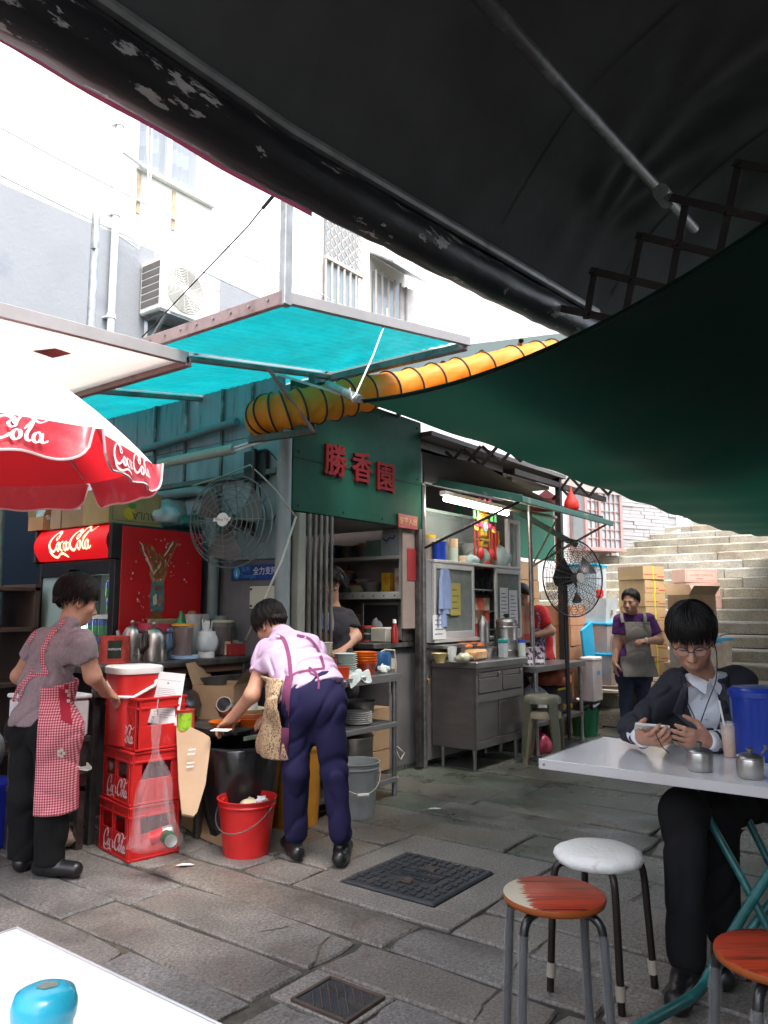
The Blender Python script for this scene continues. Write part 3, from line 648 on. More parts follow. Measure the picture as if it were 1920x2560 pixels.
m=MB();m.bar((2.46,3.1,2.54),(2.46,4.8,2.54),.035,.05);m.build('end_beam',BEAM,wc,W=True)
m=MB();a=Vector((1.9,3.4,2.518));m.add([a,a+Vector((.1,.02,.004)),a+Vector((.08,.16,.004)),a+Vector((-.05,.12,-.002))],[(0,1,2,3)]);m.build('patch',mat('red patch',(.5,.26,.25),.6),wc,W=True)
gp=MB();a=aty(232,530,5.8);gp.cyl((3.55,5.8,2.7),(3.55,5.8,a.z),.036,n=14);gp.box(3.5,3.53,5.74,5.78,a.z-.35,a.z-.12,.004)
o=gp.build('metal_post',GALV,loc=(3.55,5.8,2.7),W=True,sm=40);o['label']='galvanised pipe post standing above the white canopy before the grey wall';o['category']='post'
UK=.773;UMC=RT*-2.41*UK+FW*3.88*UK+Vector((0,0,CAMH+.82*UK));UR=1.18*UK
pr=thing('parasol','large red and white soft drink parasol with scalloped lettered valances','parasol',(UMC.x,UMC.y,0))
UMR=mat('red parasol cloth',(.62,.02,.03),.55,var=.1,vs=4,trans=.55,tcol=(.75,.02,.03),bump=.15,bs=14)
UMV=mat('shiny red valance',(.6,.04,.06),.3,var=.15,vs=6,trans=.2,bump=.35,bs=9,col2=(.66,.2,.22),mixs=4,mixw=(.55,.8))
UMW=mat('white parasol cloth',(.85,.7,.7),.5,var=.1,vs=4,trans=.3)
a0=math.atan2((RT*1.12+FW*-.48).y,(RT*1.12+FW*-.48).x)
def uang(k):return a0+k*math.pi/4
def uprof(t):return UK*(.68*(1-t)**.9+.1*math.sin(t*math.pi))
def upt(k,s_,t):
 A=Vector((math.cos(uang(k)),math.sin(uang(k)),0))*UR;B=Vector((math.cos(uang(k+1)),math.sin(uang(k+1)),0))*UR
 p=A.lerp(B,s_)*t;sag=.04*math.sin(math.pi*s_)*t*math.sin(math.pi*min(1,t)*.9)
 return(UMC.x+p.x,UMC.y+p.y,UMC.z+uprof(t)-sag)
for k in range(8):
 m=MB();m.grid(lambda u,v:upt(k,u,v),10,14);m.build('canopy_panel',UMW if k in(7,6,0)else UMR,pr,W=True,sm=180)
 A=Vector(upt(k,0,1));B=Vector(upt(k,1,1));e=B-A;out=Vector((e.y,-e.x,0)).normalized()
 if out.dot(A-UMC)<0:out=-out
 def val(u,v,A=A,e=e,out=out):
  h=.128*min(1,(1-(abs(2*u-1))**10))**.5+.006*math.sin(u*17)
  return tuple(A+e*(.012+.976*u)+Vector((0,0,-h*v))+out*(.004+.03*v+.008*math.sin(u*21+k)*v))
 m=MB();m.grid(val,40,5);vo=m.build('valance',UMV,pr,W=True,sm=180)
 m=MB();m.tube([Vector(val(u,1.0))+out*.001 for u in np.linspace(0,1,41)],.005,5);m.build('piping',mat('pink piping',(.7,.5,.5),.5),vo,W=True)
 if k in(7,0):
  g2=scaled(LOGO,.118,.081);v=[]
  for x,y,z in g2[0]:
   u=.5+(x+.06)/e.length*-1 if False else None
   s_=(x)/e.length+.5
   uu=1-s_ if(e.dot(RT)<0)else s_
   p=Vector(val(min(.98,max(.02,uu)),0))+Vector((0,0,y-.06));vv=(.06-y)/.128
   v.append(p+out*(.0085+.03*vv+.008*math.sin(uu*21+k)*vv+z*3))
  m=MB();m.add(v,g2[1]);m.build('lettering',mat('pale lettering',(.78,.76,.78),.5),vo,W=True)
 m=MB();m.tube([Vector(upt(k,0,t))-Vector((0,0,.008))for t in np.linspace(.03,1.04,16)],.006,6);m.build('rib',GALV,pr,W=True)
m=MB();m.cyl((UMC.x,UMC.y,.1),(UMC.x,UMC.y,UMC.z+.56),.02,n=12);m.build('pole',GALV,pr,W=True)
m=MB();m.lathe([(.0,.14),(.05,.14),(.05,.1),(.24,.08),(.26,.0)],24);m.build('base',mat('concrete base',(.4,.4,.4),.9),pr,sm=40)
SGREEN=mat('dark green painted board',(.004,.06,.033),.6,var=.2,vs=1.6,col2=(.01,.085,.055),mixs=1.1,bump=.05,bs=12,spec=.12)
WTEAL=mat('grimy blue grey sheet metal',(.25,.33,.35),.55,.15,var=.25,vs=2.2,col2=(.13,.17,.17),mixs=1.6,mixw=(.45,.7),stretch=(1,1.5,.35))
WDARK=mat('dark soiled wall panel',(.12,.115,.12),.7,var=.35,vs=2.5)
WTOP=mat('bare streaked zinc',(.3,.29,.31),.5,.3,var=.3,vs=2,col2=(.1,.07,.055),mixs=5,mixw=(.55,.68),stretch=(2.2,2.2,.25))
INS=mat('dark stall interior',(.1,.1,.095),.8,var=.3,vs=3)
st=thing('food_stall','corner food stall with a green sign board and blue grey metal end wall','stall',(3.76,3.62,0))
def part(name,mt,fn,par=st,**k):m=MB();fn(m);return m.build(name,mt,par,W=True,**k)
part('sign_board',SGREEN,lambda m:m.box(3.76,5.33,3.6,3.64,1.94,2.86,.006))
m=MB();m.box(3.77,5.32,3.5965,3.5995,2.31,2.318,0);m.build('panel_joint',mat('dark joint',(.004,.02,.014),.8),st,W=True)
for x_ in(3.82,4.3,4.78,5.27):
 for z_ in(1.98,2.36,2.8):m=MB();m.cyl((x_,3.6,z_),(x_,3.594,z_),.009,n=8);m.build('bolt',RUST,st,W=True)
for ch,px,py in(('勝',834,1159),('香',901,1177),('園',960,1200)):
 p=aty(px,py,3.6)
 def f(m,ch=ch,p=p):
  g_=glyphs(ch,1,.03);s_=.25
  for d in((0,0),(.008,0),(0,.008),(.008,.008),(-.006,.004)):
   stamp(m,([(x*s_+d[0],y*s_+d[1],z*.35+(d[0]*.03+d[1]*.05))for x,y,z in g_[0]],g_[1]),p,(1,0,0),(0,0,1),.011)
 part('sign_character',mat('dull red lettering',(.2,.01,.012),.6,spec=.15),f)
part('end_wall',WTEAL,lambda m:m.box(3.75,3.78,3.7,5.4,1.62,2.5,.004))
part('end_wall',WTOP,lambda m:m.box(3.76,3.785,3.7,6.3,2.505,2.96,.004))
part('end_wall',WDARK,lambda m:m.box(3.755,3.785,3.7,5.4,0,1.615,.004))
for y in(3.98,4.3,4.72,5.1):part('batten',mat('rusty batten',(.12,.09,.08),.7,col2=(.25,.3,.3),mixs=6),lambda m:m.box(3.735,3.75,y,y+.025,2.1 if y<4.5 else 1.7,2.95,.002))
part('ledge',mat('old green paint',(0,0,0)),lambda m:m.box(3.70,3.75,3.7,5.2,2.2,2.24,.004))
part('pillar',mat('chipped grey pillar',(.27,.3,.3),.6,.1,var=.25,vs=4,col2=(.5,.5,.48),mixs=5,mixw=(.6,.68),stretch=(1,1,.5)),lambda m:m.cyl((3.73,3.65,0),(3.73,3.65,2.62),.052,n=20),sm=40)
GATE=mat('grimy galvanised gate slat',(.2,.19,.165),.5,.5,var=.3,vs=5,col2=(.09,.08,.065),mixs=6,stretch=(1,1,.3))
part('gate_panel',mat('grey green gate post',(.26,.26,.21),.6,var=.2),lambda m:m.box(3.80,3.875,3.57,3.64,.02,1.93,.006))
for i in range(9):
 x=3.885+.029*i
 part('gate_slat',GATE,lambda m:(m.box(x,x+.021,3.55+.02*(i%2),3.575+.02*(i%2),.05,1.93,.004),[m.cyl((x+.01,3.545+.02*(i%2),z),(x+.01,3.555+.02*(i%2),z),.007,n=6)for z in(.4,.9,1.4,1.75)]))
part('back_wall',mat('pale grimy kitchen wall',(.3,.32,.31),.6,var=.25,vs=2),lambda m:m.box(3.8,8.0,5.0,5.05,0,2.9,0))
part('ceiling',mat('pale ceiling board',(.42,.42,.4),.7,var=.15),lambda m:(m.box(3.8,5.33,3.66,5.0,1.96,2.0,0),m.box(5.36,8.0,3.66,5.0,2.62,2.66,0)))
part('side_wall',mat('brownish board wall',(.28,.22,.19),.7,var=.2),lambda m:m.box(5.43,5.47,3.66,5.0,.02,2.6,.003))
part('floor',mat('wet dark floor',(.07,.08,.07),.25,var=.3),lambda m:m.box(3.8,8.0,3.7,5.0,-.02,.035,0))
for x in(5.355,6.585):part('steel_post',STEEL,lambda m:m.cyl((x,3.6 if x<6 else 3.22,0),(x,3.6 if x<6 else 3.22,2.32),.022,n=14),sm=40)
part('roof_panel',WDARK,lambda m:(m.box(5.34,8.1,3.5,5.0,2.74,2.78,0),m.box(5.37,6.9,3.66,3.69,2.36,2.73,0)))
part('side_wall',WDARK,lambda m:m.box(6.98,7.02,3.6,5.0,0,2.62,.003))
part('door_frame',STEELD,lambda m:(m.box(5.26,5.31,3.58,3.63,.02,1.94,.004),))
part('lock',mat('brass padlock',(.4,.28,.1),.4,.8),lambda m:m.box(5.35,5.375,3.555,3.575,.66,.71,.004))
o=thing('blessing_plaque','small red plaque with gold characters below the end of the green sign','plaque',(5.17,3.59,1.93))
m=MB();p0=aty(996,1283,3.585);p1=aty(1045,1326,3.585);m.box(p0.x,p1.x,3.585,3.597,p1.z,p0.z-.0,.004);m.build('board',mat('crimson plaque',(.3,.02,.03),.5),o,W=True)
m=MB();stamp(m,scaled(glyphs('安平入出'),.062),((p0.x+p1.x)/2,3.585,(p0.z+p1.z)/2),(1,0,0),(0,0,1));m.build('lettering',mat('gold paint',(.6,.42,.1),.4,.3),o,W=True)
o=thing('red_scroll','tall narrow red paper strip on the brown board beside the shelves','banner',(5.2,3.66,1.4))
p0=aty(1017,1370,3.62);p1=aty(1041,1452,3.62);m=MB();m.box(p0.x,p1.x,3.615,3.617,p1.z,p0.z,0);m.build('paper',mat('red paper',(.34,.025,.03),.7),o,W=True)
part('side_board',mat('brownish board wall',(0,0,0)),lambda m:m.box(5.08,5.255,3.62,3.64,1.12,1.94,.002))
SIGNB=mat('blue enamel sign',(.01,.05,.22),.35,var=.1);SIGNC=mat('cyan sign print',(.05,.35,.6),.35)
o=thing('gas_sign','blue gas company sign with white lettering on the grey end wall','sign',(3.745,3.94,1.53))
y0,y1,z0,z1=4.172,3.71,1.478,1.584
m=MB();m.box(3.742,3.748,y1,y0,z0,z1,.002);m.build('board',SIGNB,o,W=True)
m=MB();n_=(0,-1,0)
stamp(m,disc2(0,0,.033,20,0,.04),(3.742,y0-.06,1.53),n_,(0,0,1),.001);m.build('emblem',SIGNC,o,W=True)
m=MB();stamp(m,scaled(glyphs('Towngas'),.042),(3.742,y0-.175,1.507),n_,(0,0,1),.0012);stamp(m,scaled(glyphs('採用'),.045),(3.742,y0-.15,1.551),n_,(0,0,1),.0012);m.build('company_lettering',SIGNC,o,W=True)
m=MB();stamp(m,scaled(glyphs('全力支持'),.058),(3.742,y1+.12,1.535),n_,(0,0,1),.0012)
stamp(m,([(-.008,-.02,0),(.008,-.02,0),(.002,.022,0),(-.002,.022,0)],[(0,1,2,3)]),(3.742,y0-.06,1.527),n_,(0,0,1),.002);m.build('slogan_lettering',WHT,o,W=True)
o=thing('junction_board','cream square board with bolts on the dark wall beside the pillar','panel',(3.745,3.82,1.3))
p0=atx(624,1466,3.735);p1=atx(697,1522,3.735);m=MB();m.box(3.735,3.752,p1.y,p0.y,p1.z,p0.z,.004);m.build('board',mat('cream board',(.48,.47,.38),.6,var=.1),o,W=True)
m=MB()
for y in(p0.y-.02,p1.y+.02):
 for z in(p1.z+.02,p0.z-.02):m.cyl((3.735,y,z),(3.728,y,z),.008,n=8)
m.build('bolt',RUST,o,W=True)
FANM=mat('grey green fan wire',(.16,.17,.165),.5,.4,var=.2,vs=20,col2=(.2,.15,.1),mixs=15,mixw=(.6,.72))
fc=Vector((3.5,3.92,1.865));FR=.315
fan=thing('wall_fan','large round wire guarded fan hanging on the end wall','fan',(fc.x,fc.y,fc.z))
fdir=Vector((-.95,-.3,0)).normalized();fu=Vector((0,0,1)).cross(fdir).normalized()
def fp(r_,t,d=0):return fu*(r_*math.cos(t))+Vector((0,0,r_*math.sin(t)))+fdir*d
m=MB()
for i,r_ in enumerate(np.linspace(.07,FR,8)):
 d=.1*math.sqrt(max(0,1-(r_/FR)**2));m.tube([fp(r_,t,d)for t in np.linspace(0,2*math.pi,41)[:-1]],.0032 if r_<FR-.01 else .006,5,closed=True)
 if i%2:m.tube([fp(r_,t,-d*.9)for t in np.linspace(0,2*math.pi,33)[:-1]],.003,4,closed=True)
for t in np.linspace(0,2*math.pi,13)[:-1]:
 m.tube([fp(r_,t,.1*math.sqrt(max(0,1-(r_/FR)**2))+.002)for r_ in np.linspace(.05,FR,8)],.0032,4);m.tube([fp(r_,t,-.09*math.sqrt(max(0,1-(r_/FR)**2)))for r_ in np.linspace(.05,FR,6)],.003,4)
m.build('guard',FANM,fan,sm=60)
for k in range(3):
 m=MB();t0=k*2.094+.4
 m.grid(lambda u,v:fp(.05+.21*u,t0+(v-.5)*(.5+.9*u*(1.4-u)),.02-.06*(v-.5)),8,6);m.build('blade',mat('grimy fan blade',(.1,.09,.085),.5),fan,sm=180)
m=MB();m.cyl(fdir*-.16,fdir*.05,.06,.045,16);m.build('motor',FANM,fan,sm=40)
m=MB();m.lathe([(.0,.004),(.044,.002),(.046,-.002)],20);m.v=[tuple(fp(0,0,.104+z)+fu*x+Vector((0,0,y)))for x,y,z in m.v];m.add([fp(0,0,.111)+fu*x+Vector((0,0,z))for x,z in((-.068,-.012),(.06,-.012),(.068,.012),(-.06,.012))],[(0,1,2,3)]);m.build('badge',WHT,fan)
m=MB();g_=scaled(glyphs('Wing Tai'),.027);side=-fu if fu.dot(RT)<0 else fu
m.add([fp(0,0,.1125)+side*x+Vector((0,0,y))for x,y,z in g_[0]],g_[1]);m.build('badge_lettering',INKR,fan)
m=MB();p=Vector((.17,-.04,0));m.tube([p+Vector((0,0,-.1)),p+Vector((0,0,.52))],.016,8);m.box(.19,.24,-.12,.1,.3,.52,.01);m.bar((0,0,0),(.16,-.03,-.02),.05,.05);m.build('bracket',BLK,fan)
m=MB();m.tube([(.17,-.06,.5),(.18,-.16,.5),(.19,-.26,.4),(.2,-.26,.1),(.2,-.2,.0),(.19,-.1,.04),(.18,-.08,.3)],.005,5);m.build('cord',BLK,fan,sm=180)
m=MB();m.tube([atx(480,1215,3.6),atx(560,1190,3.62),atx(625,1162,3.66),atx(660,1195,3.67),atx(690,1225,3.66),aty(738,1290,3.53)],.006,6);m.tube([aty(740,1292,3.53),aty(705,1400,3.5),aty(660,1500,3.5),aty(640,1545,3.6),aty(615,1600,3.7)],.008,6)
o=m.build('power_cord',mat('cream cord',(.42,.4,.32),.6),sm=180);o['label']='cream cord looping from the fan across the grey pillar down to the counter';o['category']='cord'
tl=thing('tube_lamp','unlit old fluorescent fitting above the wall fan','lamp',atx(490,1140,3.45))
m=MB();m.tube([atx(400,1160,3.35),atx(585,1122,3.45)],.035,12);m.build('housing',mat('greenish housing',(.3,.36,.31),.5,var=.15),tl,W=True)
m=MB();m.tube([atx(585,1120,3.45),atx(655,1096,3.5)],.009,6);m.tube([atx(585,1128,3.45),atx(655,1104,3.5)],.009,6);m.build('conduit',PIPEW,tl,W=True)
m=MB();c=atx(660,1092,3.5);m.box(c.x-.03,c.x+.03,c.y-.04,c.y+.03,c.z-.035,c.z+.035,.006);m.build('junction_box',mat('cream board',(0,0,0)),tl,W=True)
m=MB();m.tube([(3.69,5.4,2.15),(3.69,4.5,2.15),(3.69,4.36,2.12),(3.69,4.3,2.0),(3.69,4.3,1.2)],.04,12);m.tube([(3.7,5.2,2.55),(3.7,4.1,2.62)],.03,10)
o=m.build('drain_pipe',mat('grimy blue pipe',(.17,.21,.21),.6,var=.25,vs=4),sm=60);o['label']='grimy bent waste pipe behind the wall fan';o['category']='pipe'
DUCT=mat('yellow duct cloth',(.85,.31,.02),.5,var=.1,vs=6,trans=.45,tcol=(.9,.38,.03),bump=.15,bs=14,col2=(.85,.42,.05),mixs=2)
dk=thing('ventilation_duct','yellow fabric ventilation duct with black spiral rings across the stall front','duct',atd(650,1080,4.7))
dp=[atd(655,1052,4.95),atd(672,1036,4.82),atd(700,1030,4.78),atd(760,1015,4.8),atd(830,1003,4.9),atd(900,985,5.0),atd(1000,970,5.2),atd(1100,948,5.4),atd(1210,922,5.6),atd(1330,895,5.85),atd(1400,885,6.0)]
def spl(P,n):
 Q=[P[0]*2-P[1]]+list(P)+[P[-1]*2-P[-2]];C=[];
 for i in range(1,len(Q)-2):
  for j in range(n):
   t=j/n;a,b,c,d=Q[i-1:i+3];C.append(.5*((2*b)+(c-a)*t+(2*a-5*b+4*c-d)*t*t+(3*b-a-3*c+d)*t**3))
 return C+[P[-1]]
dc=spl(dp,14);rr=[]
for i in range(len(dc)):
 ph=(i%8)/8;rr.append((.13-.018*math.sin(math.pi*ph)**.8)*(.8 if i==0 else 1)*(1-.03*i/len(dc)))
m=MB();m.tube(dc,rr,28,cap=True)
for vi in range(len(m.v)):
 i,j=divmod(vi,28);q=Vector(m.v[vi])-dc[i]if i<len(dc)else None
 if q is not None:m.v[vi]=tuple(dc[i]+q*(1+.05*math.sin(j*2.1+i*.9)*math.sin(math.pi*((i%8)/8))))
m.build('duct_cloth',DUCT,dk,W=True,sm=180)
for i in range(0,len(dc),8):
 d=(dc[min(i+1,len(dc)-1)]-dc[max(i-1,0)]).normalized();d=(d+Vector((.12,.12,.25))*.3).normalized();a=d.orthogonal().normalized();b=d.cross(a)
 m=MB();m.tube([dc[i]+(a*math.cos(t)+b*math.sin(t))*(rr[i]*1.015)for t in np.linspace(0,2*math.pi,25)[:-1]],.007,5,closed=True);m.build('ring',BLK,dk,W=True,sm=180)
dr=thing('dark_roof','dark green tarpaulin roof behind the yellow duct','roof',atd(1130,940,6))
m=MB();T0,T1,B0,B1=atd(850,900,5.7),atd(1460,826,7.0),atd(760,990,5.2),atd(1460,915,6.4)
m.grid(lambda u,v:tuple(T0.lerp(T1,u).lerp(B0.lerp(B1,u),v)+Vector((0,0,-.05*math.sin(u*9)*v*0))),20,4);n0=len(m.v)
m.add([T0+Vector((2,3,.3)),T1+Vector((2,3,.3)),T1,T0],[(0,1,2,3)])
m.build('tarpaulin',mat('dark green tarpaulin',(.012,.035,.03),.6,var=.3,vs=2),dr,W=True,sm=180)
for px,py in((1010,935),(1108,908),(1205,880),(1303,852)):
 p=atd(px,py,5.35+.0012*(px-1000));m=MB();d=Vector((.75,.6,-.12)).normalized();m.tube([p,p+d*1.0],.022,10,cap=False);m.build('pipe_end',GALV,dr,W=True,sm=60)
fl=thing('stall_flap','raised green wooden flap propped over the glass cabinet','flap',(5.4,3.5,2.3))
m=MB();H0,H1,O0,O1=Vector((5.4,3.52,2.34)),Vector((7.35,3.52,2.34)),Vector((5.4,2.72,2.12)),Vector((7.35,2.72,2.1))
m.add([H0,H1,O1,O0]+[q+Vector((0,-.008,.028))for q in(H0,H1,O1,O0)],[(0,1,2,3),(7,6,5,4),(0,4,5,1),(1,5,6,2),(2,6,7,3),(3,7,4,0)]);m.build('board',mat('underside of painted flap',(.3,.24,.17),.6,var=.15),fl,W=True)
m=MB();m.bar(O0+Vector((0,-.012,.012)),O1+Vector((0,-.012,.012)),.02,.05);m.bar(O0+Vector((-.012,-.02,.012)),H0+Vector((-.012,0,.012)),.02,.06);m.build('edge_board',mat('dark green edge',(.02,.09,.065),.5,col2=(.2,.22,.18),mixs=8,mixw=(.58,.7)),fl,W=True)
m=MB();m.tube([aty(1062,1370,3.56),O0+Vector((.05,.03,0))],.011,6);m.build('prop_rod',RUST,fl,W=True)
m=MB();m.tube([(6.585,3.2,1.68),O1+Vector((-.06,.03,0))],.012,6);m.tube([(6.585,3.2,1.69),(6.9,3.1,2.12)],.01,6);m.build('prop_rod',mat('pale rod',(.4,.35,.28),.5,.4),fl,W=True)
m=MB();m.bar((6.62,3.45,2.26),(7.15,3.0,1.9),.05,.045);m.build('bracket',mat('light green paint',(.16,.3,.24),.6),fl,W=True)
tp=MB();a,b,c,d=atd(1055,1128,6.3),atd(1215,1165,6.2),atd(1420,1280,7.2),atd(1060,1205,6.35)
tp.grid(lambda u,v:tuple(a.lerp(b,u).lerp(d.lerp(c,u),v)+FW*(.03*math.sin(7*u+5*v))),14,8);o=tp.build('folded_tarp',BLACKT,sm=180);o['label']='dark folded tarpaulin hanging above the green flap';o['category']='tarpaulin'
fz=thing('tube_lamp','lit white fluorescent tube under the green flap','lamp',aty(1190,1262,3.36))
P0_,P1_=aty(1113,1247,3.36),aty(1268,1284,3.36)
m=MB();m.tube([P0_,P1_],.021,12);m.build('tube',mat('lit tube',(1,1,.95),.4,emit=(1,.97,.86),es=7.),fz,W=True)
m=MB();m.bar(P0_+Vector((-.04,.0,.045)),P1_+Vector((.04,0,.045)),.06,.035);m.build('batten',WHT,fz,W=True)
m=MB();m.tube([P1_+Vector((.0,.05,.06)),P1_+Vector((.95,-.06,.05))],.018,8);o=m.build('tube_lamp',mat('unlit tube',(.6,.58,.4),.3));o['label']='unlit yellowish tube beyond the lit one under the flap';o['category']='lamp'
ns=thing('next_stall_frame','dark post and beam frame of the stall beyond the flap','frame',(8,3.62,0))
for x,y,w in((8.0,3.55,.06),):
 m=MB();m.box(x-w/2,x+w/2,y-w/2,y+w/2,0,2.75,.004);m.build('post',RUST,ns,W=True)
for(p,q)in(((6.9,3.6,2.42),(9.4,3.6,2.42)),((6.9,3.55,2.66),(9.4,3.55,2.66))):m=MB();m.bar(p,q,.05,.06);m.build('beam',RUST,ns,W=True)
m=MB();m.box(6.95,9.3,4.2,4.25,1.9,2.7,0);m.build('green_panel',mat('bright green board',(.02,.22,.12),.6),ns,W=True)
m=MB();m.add([(7.6,3.5,2.86),(10.2,3.3,2.75),(10.2,5,3.1),(7.6,5,3.2)],[(0,1,2,3)]);m.build('roof_sheet',mat('pale corrugated roof',(.5,.45,.42),.6,trans=.3),ns,W=True)
m=MB();m.box(7.05,9.6,4.9,4.95,0,2.75,0);m.build('back_panel',WDARK,ns,W=True)
for i,(px,c)in enumerate(((1388,(.35,.1,.04)),(1396,(.5,.45,.35)),(1404,(.02,.3,.16)))):
 m=MB();a=aty(px,1270,3.66);b=aty(px+2,1440,3.66);m.cyl((a.x,3.66,b.z),(a.x,3.66,a.z),.014,n=8);m.build('hanging_pole',mat('pole colour %d'%i,c,.5),ns,W=True)
m=MB();c=aty(1428,1265,3.3);m.lathe([(.008,.22),(.015,.15),(.07,.05),(.08,-.02),(.055,-.07),(.02,-.06)],12,c,wob=lambda t,z:1+.15*math.sin(3*t));o=m.build('red_bag',mat('red plastic bag',(.6,.03,.02),.4,trans=.3),sm=180);o['label']='red plastic bag hanging from the dark frame under the scissor arms';o['category']='bag'
c=aty(1366,1236,3.95);m=MB();m.lathe([(.02,.05),(.17,-.07),(.19,-.19)],12,c);o=m.build('lamp_shade',mat('faded red shade',(.4,.08,.1),.6),sm=40);o['label']='faded red market lamp shade hanging by the green panel';o['category']='lamp'
NTH=['first','second','third','fourth','fifth','sixth','seventh','eighth','ninth','tenth','eleventh']
def solo(m,name,mt,label,cat,loc=(0,0,0),rz=0,group=None,sm=40,kind=None):
 return m.build(name,mt,None,loc,rz,sm=sm,label=label,cat=cat,group=group,kind=kind)
def lat(name,mt,label,cat,loc,prof,n=20,group=None,wob=None,sm=50):return solo(MB().lathe(prof,n,wob=wob),name,mt,label,cat,loc,0,group,sm)
def carton(name,label,loc,sx,sy,sz,rz=0,mt=CARD,group=None,tape=True,opened=False,deco=None):
 """cardboard box: body with a seam, flaps and tape"""
 t=thing(name,label,'box',loc,rz,group);m=MB()
 x,y=sx/2,sy/2
 if opened:
  w=.004
  for(a,b,c,d)in((-x,x,-y,-y+w),(-x,x,y-w,y),(-x,-x+w,-y+w,y-w),(x-w,x,-y+w,y-w)):m.box(a,b,c,d,0,sz,0)
  m.box(-x+w,x-w,-y+w,y-w,0,w,0);m.build('body',mt,t)
  m=MB();m.add([(-x,-y,sz),(x,-y,sz),(x,-y-.08,sz+.1),(-x,-y-.08,sz+.1)],[(0,1,2,3)]);m.add([(-x,y,sz),(x,y,sz),(x,y+.05,sz+.13),(-x,y+.05,sz+.13)],[(0,1,2,3)]);m.build('flap',mt,t)
 else:
  m.box(-x,x,-y,y,0,sz-.004,.004);m.build('body',mt,t)
  m=MB();m.box(-x,x,-y,-.0015,sz-.004,sz,.001);m.box(-x,x,.0015,y,sz-.004,sz,.001);m.build('flap',mt,t)
  if tape:m=MB();m.box(-x-.001,x+.001,-.025,.025,sz+.0004,sz+.001,0);m.build('tape',mat('packing tape',(.45,.32,.18),.25),t)
 if deco:deco(t,x,y,sz)
 return t
NAVY=mat('dark navy tarpaulin',(.012,.022,.045),.6,var=.3,vs=2,bump=.15,bs=8)
o=MB();o.grid(lambda u,v:(-2+6.8*u,6.15+.03*math.sin(9*u),0+2.25*v),30,3);o=o.build('navy_sheet',NAVY,sm=180);o['label']='dark navy sheet wall behind the cooler and the parasol';o['category']='tarpaulin'
o=MB();o.cyl((2.9,5.75,0),(2.86,5.75,2.3),.022,n=10);o=o.build('support_pole',mat('old green paint',(0,0,0)),sm=40);o['label']='thin dark green pole left of the red cooler';o['category']='post'
ck_=thing('drink_cooler','tall red drink cooler with a lit sign and sliding glass doors','cooler',(2.95,4.4,0))
X0,X1,Y0,Y1=2.95,3.67,4.4,5.36
def cp_(name,mt,fn,**k):m=MB();fn(m);return m.build(name,mt,ck_,W=True,**k)
BLKE=mat('black cooler enamel',(.015,.015,.016),.35)
cp_('cabinet',BLKE,lambda m:(m.box(X0+.04,X1,Y0+.006,Y0+.04,.05,1.83,.004),m.box(X0+.04,X1,Y1-.04,Y1,.05,1.83,.004),m.box(X1-.04,X1-.001,Y0+.04,Y1-.04,.05,1.83,0),m.box(X0,X1,Y0+.04,Y1-.04,.05,.55,.004),m.box(X0+.04,X1,Y0+.04,Y1-.04,1.56,1.84,.004)))
cp_('side_panel',REDG,lambda m:m.box(X0+.045,X1-.005,Y0-.002,Y0+.006,.12,1.82,.002))
def hdr(m):
 m.grid(lambda u,v:(X0+.0-.05*math.sin(math.pi*v),Y0+.035+(Y1-Y0-.07)*u,1.615+.215*v),12,10)
 m.add([(X0,Y0+.035,1.615),(X0+.05,Y0+.035,1.615),(X0+.05,Y1-.035,1.615),(X0,Y1-.035,1.615)],[(0,1,2,3)])
hd=cp_('lit_header',mat('lit red sign',(.6,.01,.01),.4,emit=(1,.012,.02),es=.1),hdr,sm=180)
m=MB();g_=scaled(LOGO,.155,.135);v=[]
for x,y,z in g_[0]:
 Y=4.86-x;vv=(1.725+y-1.615)/.215;v.append((X0-.05*math.sin(math.pi*vv)-.002-z,Y,1.725+y))
m.add(v,g_[1]);m.build('header_lettering',mat('lit cream lettering',(.9,.8,.5),.4,emit=(1,.85,.5),es=.28),ck_,W=True)
for y in(Y0,Y1-.034):cp_('header_cheek',BLKE,lambda m:m.box(X0-.04,X0+.06,y,y+.034,1.6,1.84,.01))
cp_('door_frame',BLKE,lambda m:[m.box(X0,X0+.04,a,b,c,d,.004)for a,b,c,d in((Y0,Y0+.06,.55,1.6),(Y1-.06,Y1,.55,1.6),(Y0+.42,Y0+.54,.55,1.55),(Y0+.06,Y1-.06,1.5,1.6),(Y0+.06,Y1-.06,.55,.6))])
for a,b in((Y0+.06,Y0+.42),(Y0+.54,Y1-.06)):cp_('door_glass',glassy('frosted cooler glass',(.4,.52,.48),.8)if a>4.6 else glassy('cooler glass',(.3,.4,.38),.1),lambda m:m.box(X0+.02,X0+.024,a,b,.6,1.5,0))
cp_('liner',mat('pale cooler liner',(.6,.66,.63),.6),lambda m:m.box(X0+.5,X0+.51,Y0+.045,Y1-.045,.56,1.55,0))
for z in(.72,.97,1.22):cp_('shelf',WHT,lambda m:(m.box(X0+.05,X0+.5,Y0+.05,Y1-.05,z,z+.008,0),m.box(X0+.045,X0+.05,Y0+.05,Y1-.05,z-.008,z+.02,0)))
cp_('lamp_tube',mat('cooler lamp',(1,1,1),.4,emit=(.9,1,.95),es=3.5),lambda m:m.cyl((X0+.05,Y0+.405,.62),(X0+.05,Y0+.405,1.48),.012,n=8))
def fan_poly(pts):return[(x,z,0)for x,z in pts],[tuple(range(len(pts)))]
SPM=[mat('print amber',(.3,.11,.04),.4,var=.4,vs=30),mat('print pale amber',(.42,.22,.1),.4,var=.35,vs=35),mat('print bottle glass',(.1,.24,.26),.35,var=.5,vs=25),mat('print drop',(.7,.35,.3),.4),mat('print highlight',(.75,.62,.48),.4)]
m=MB();r4=random.Random(4)
def pr_(k,pts,off):m.k=k;stamp(m,fan_poly(pts),(X0,Y0-.002,0),(1,0,0),(0,0,1),off)
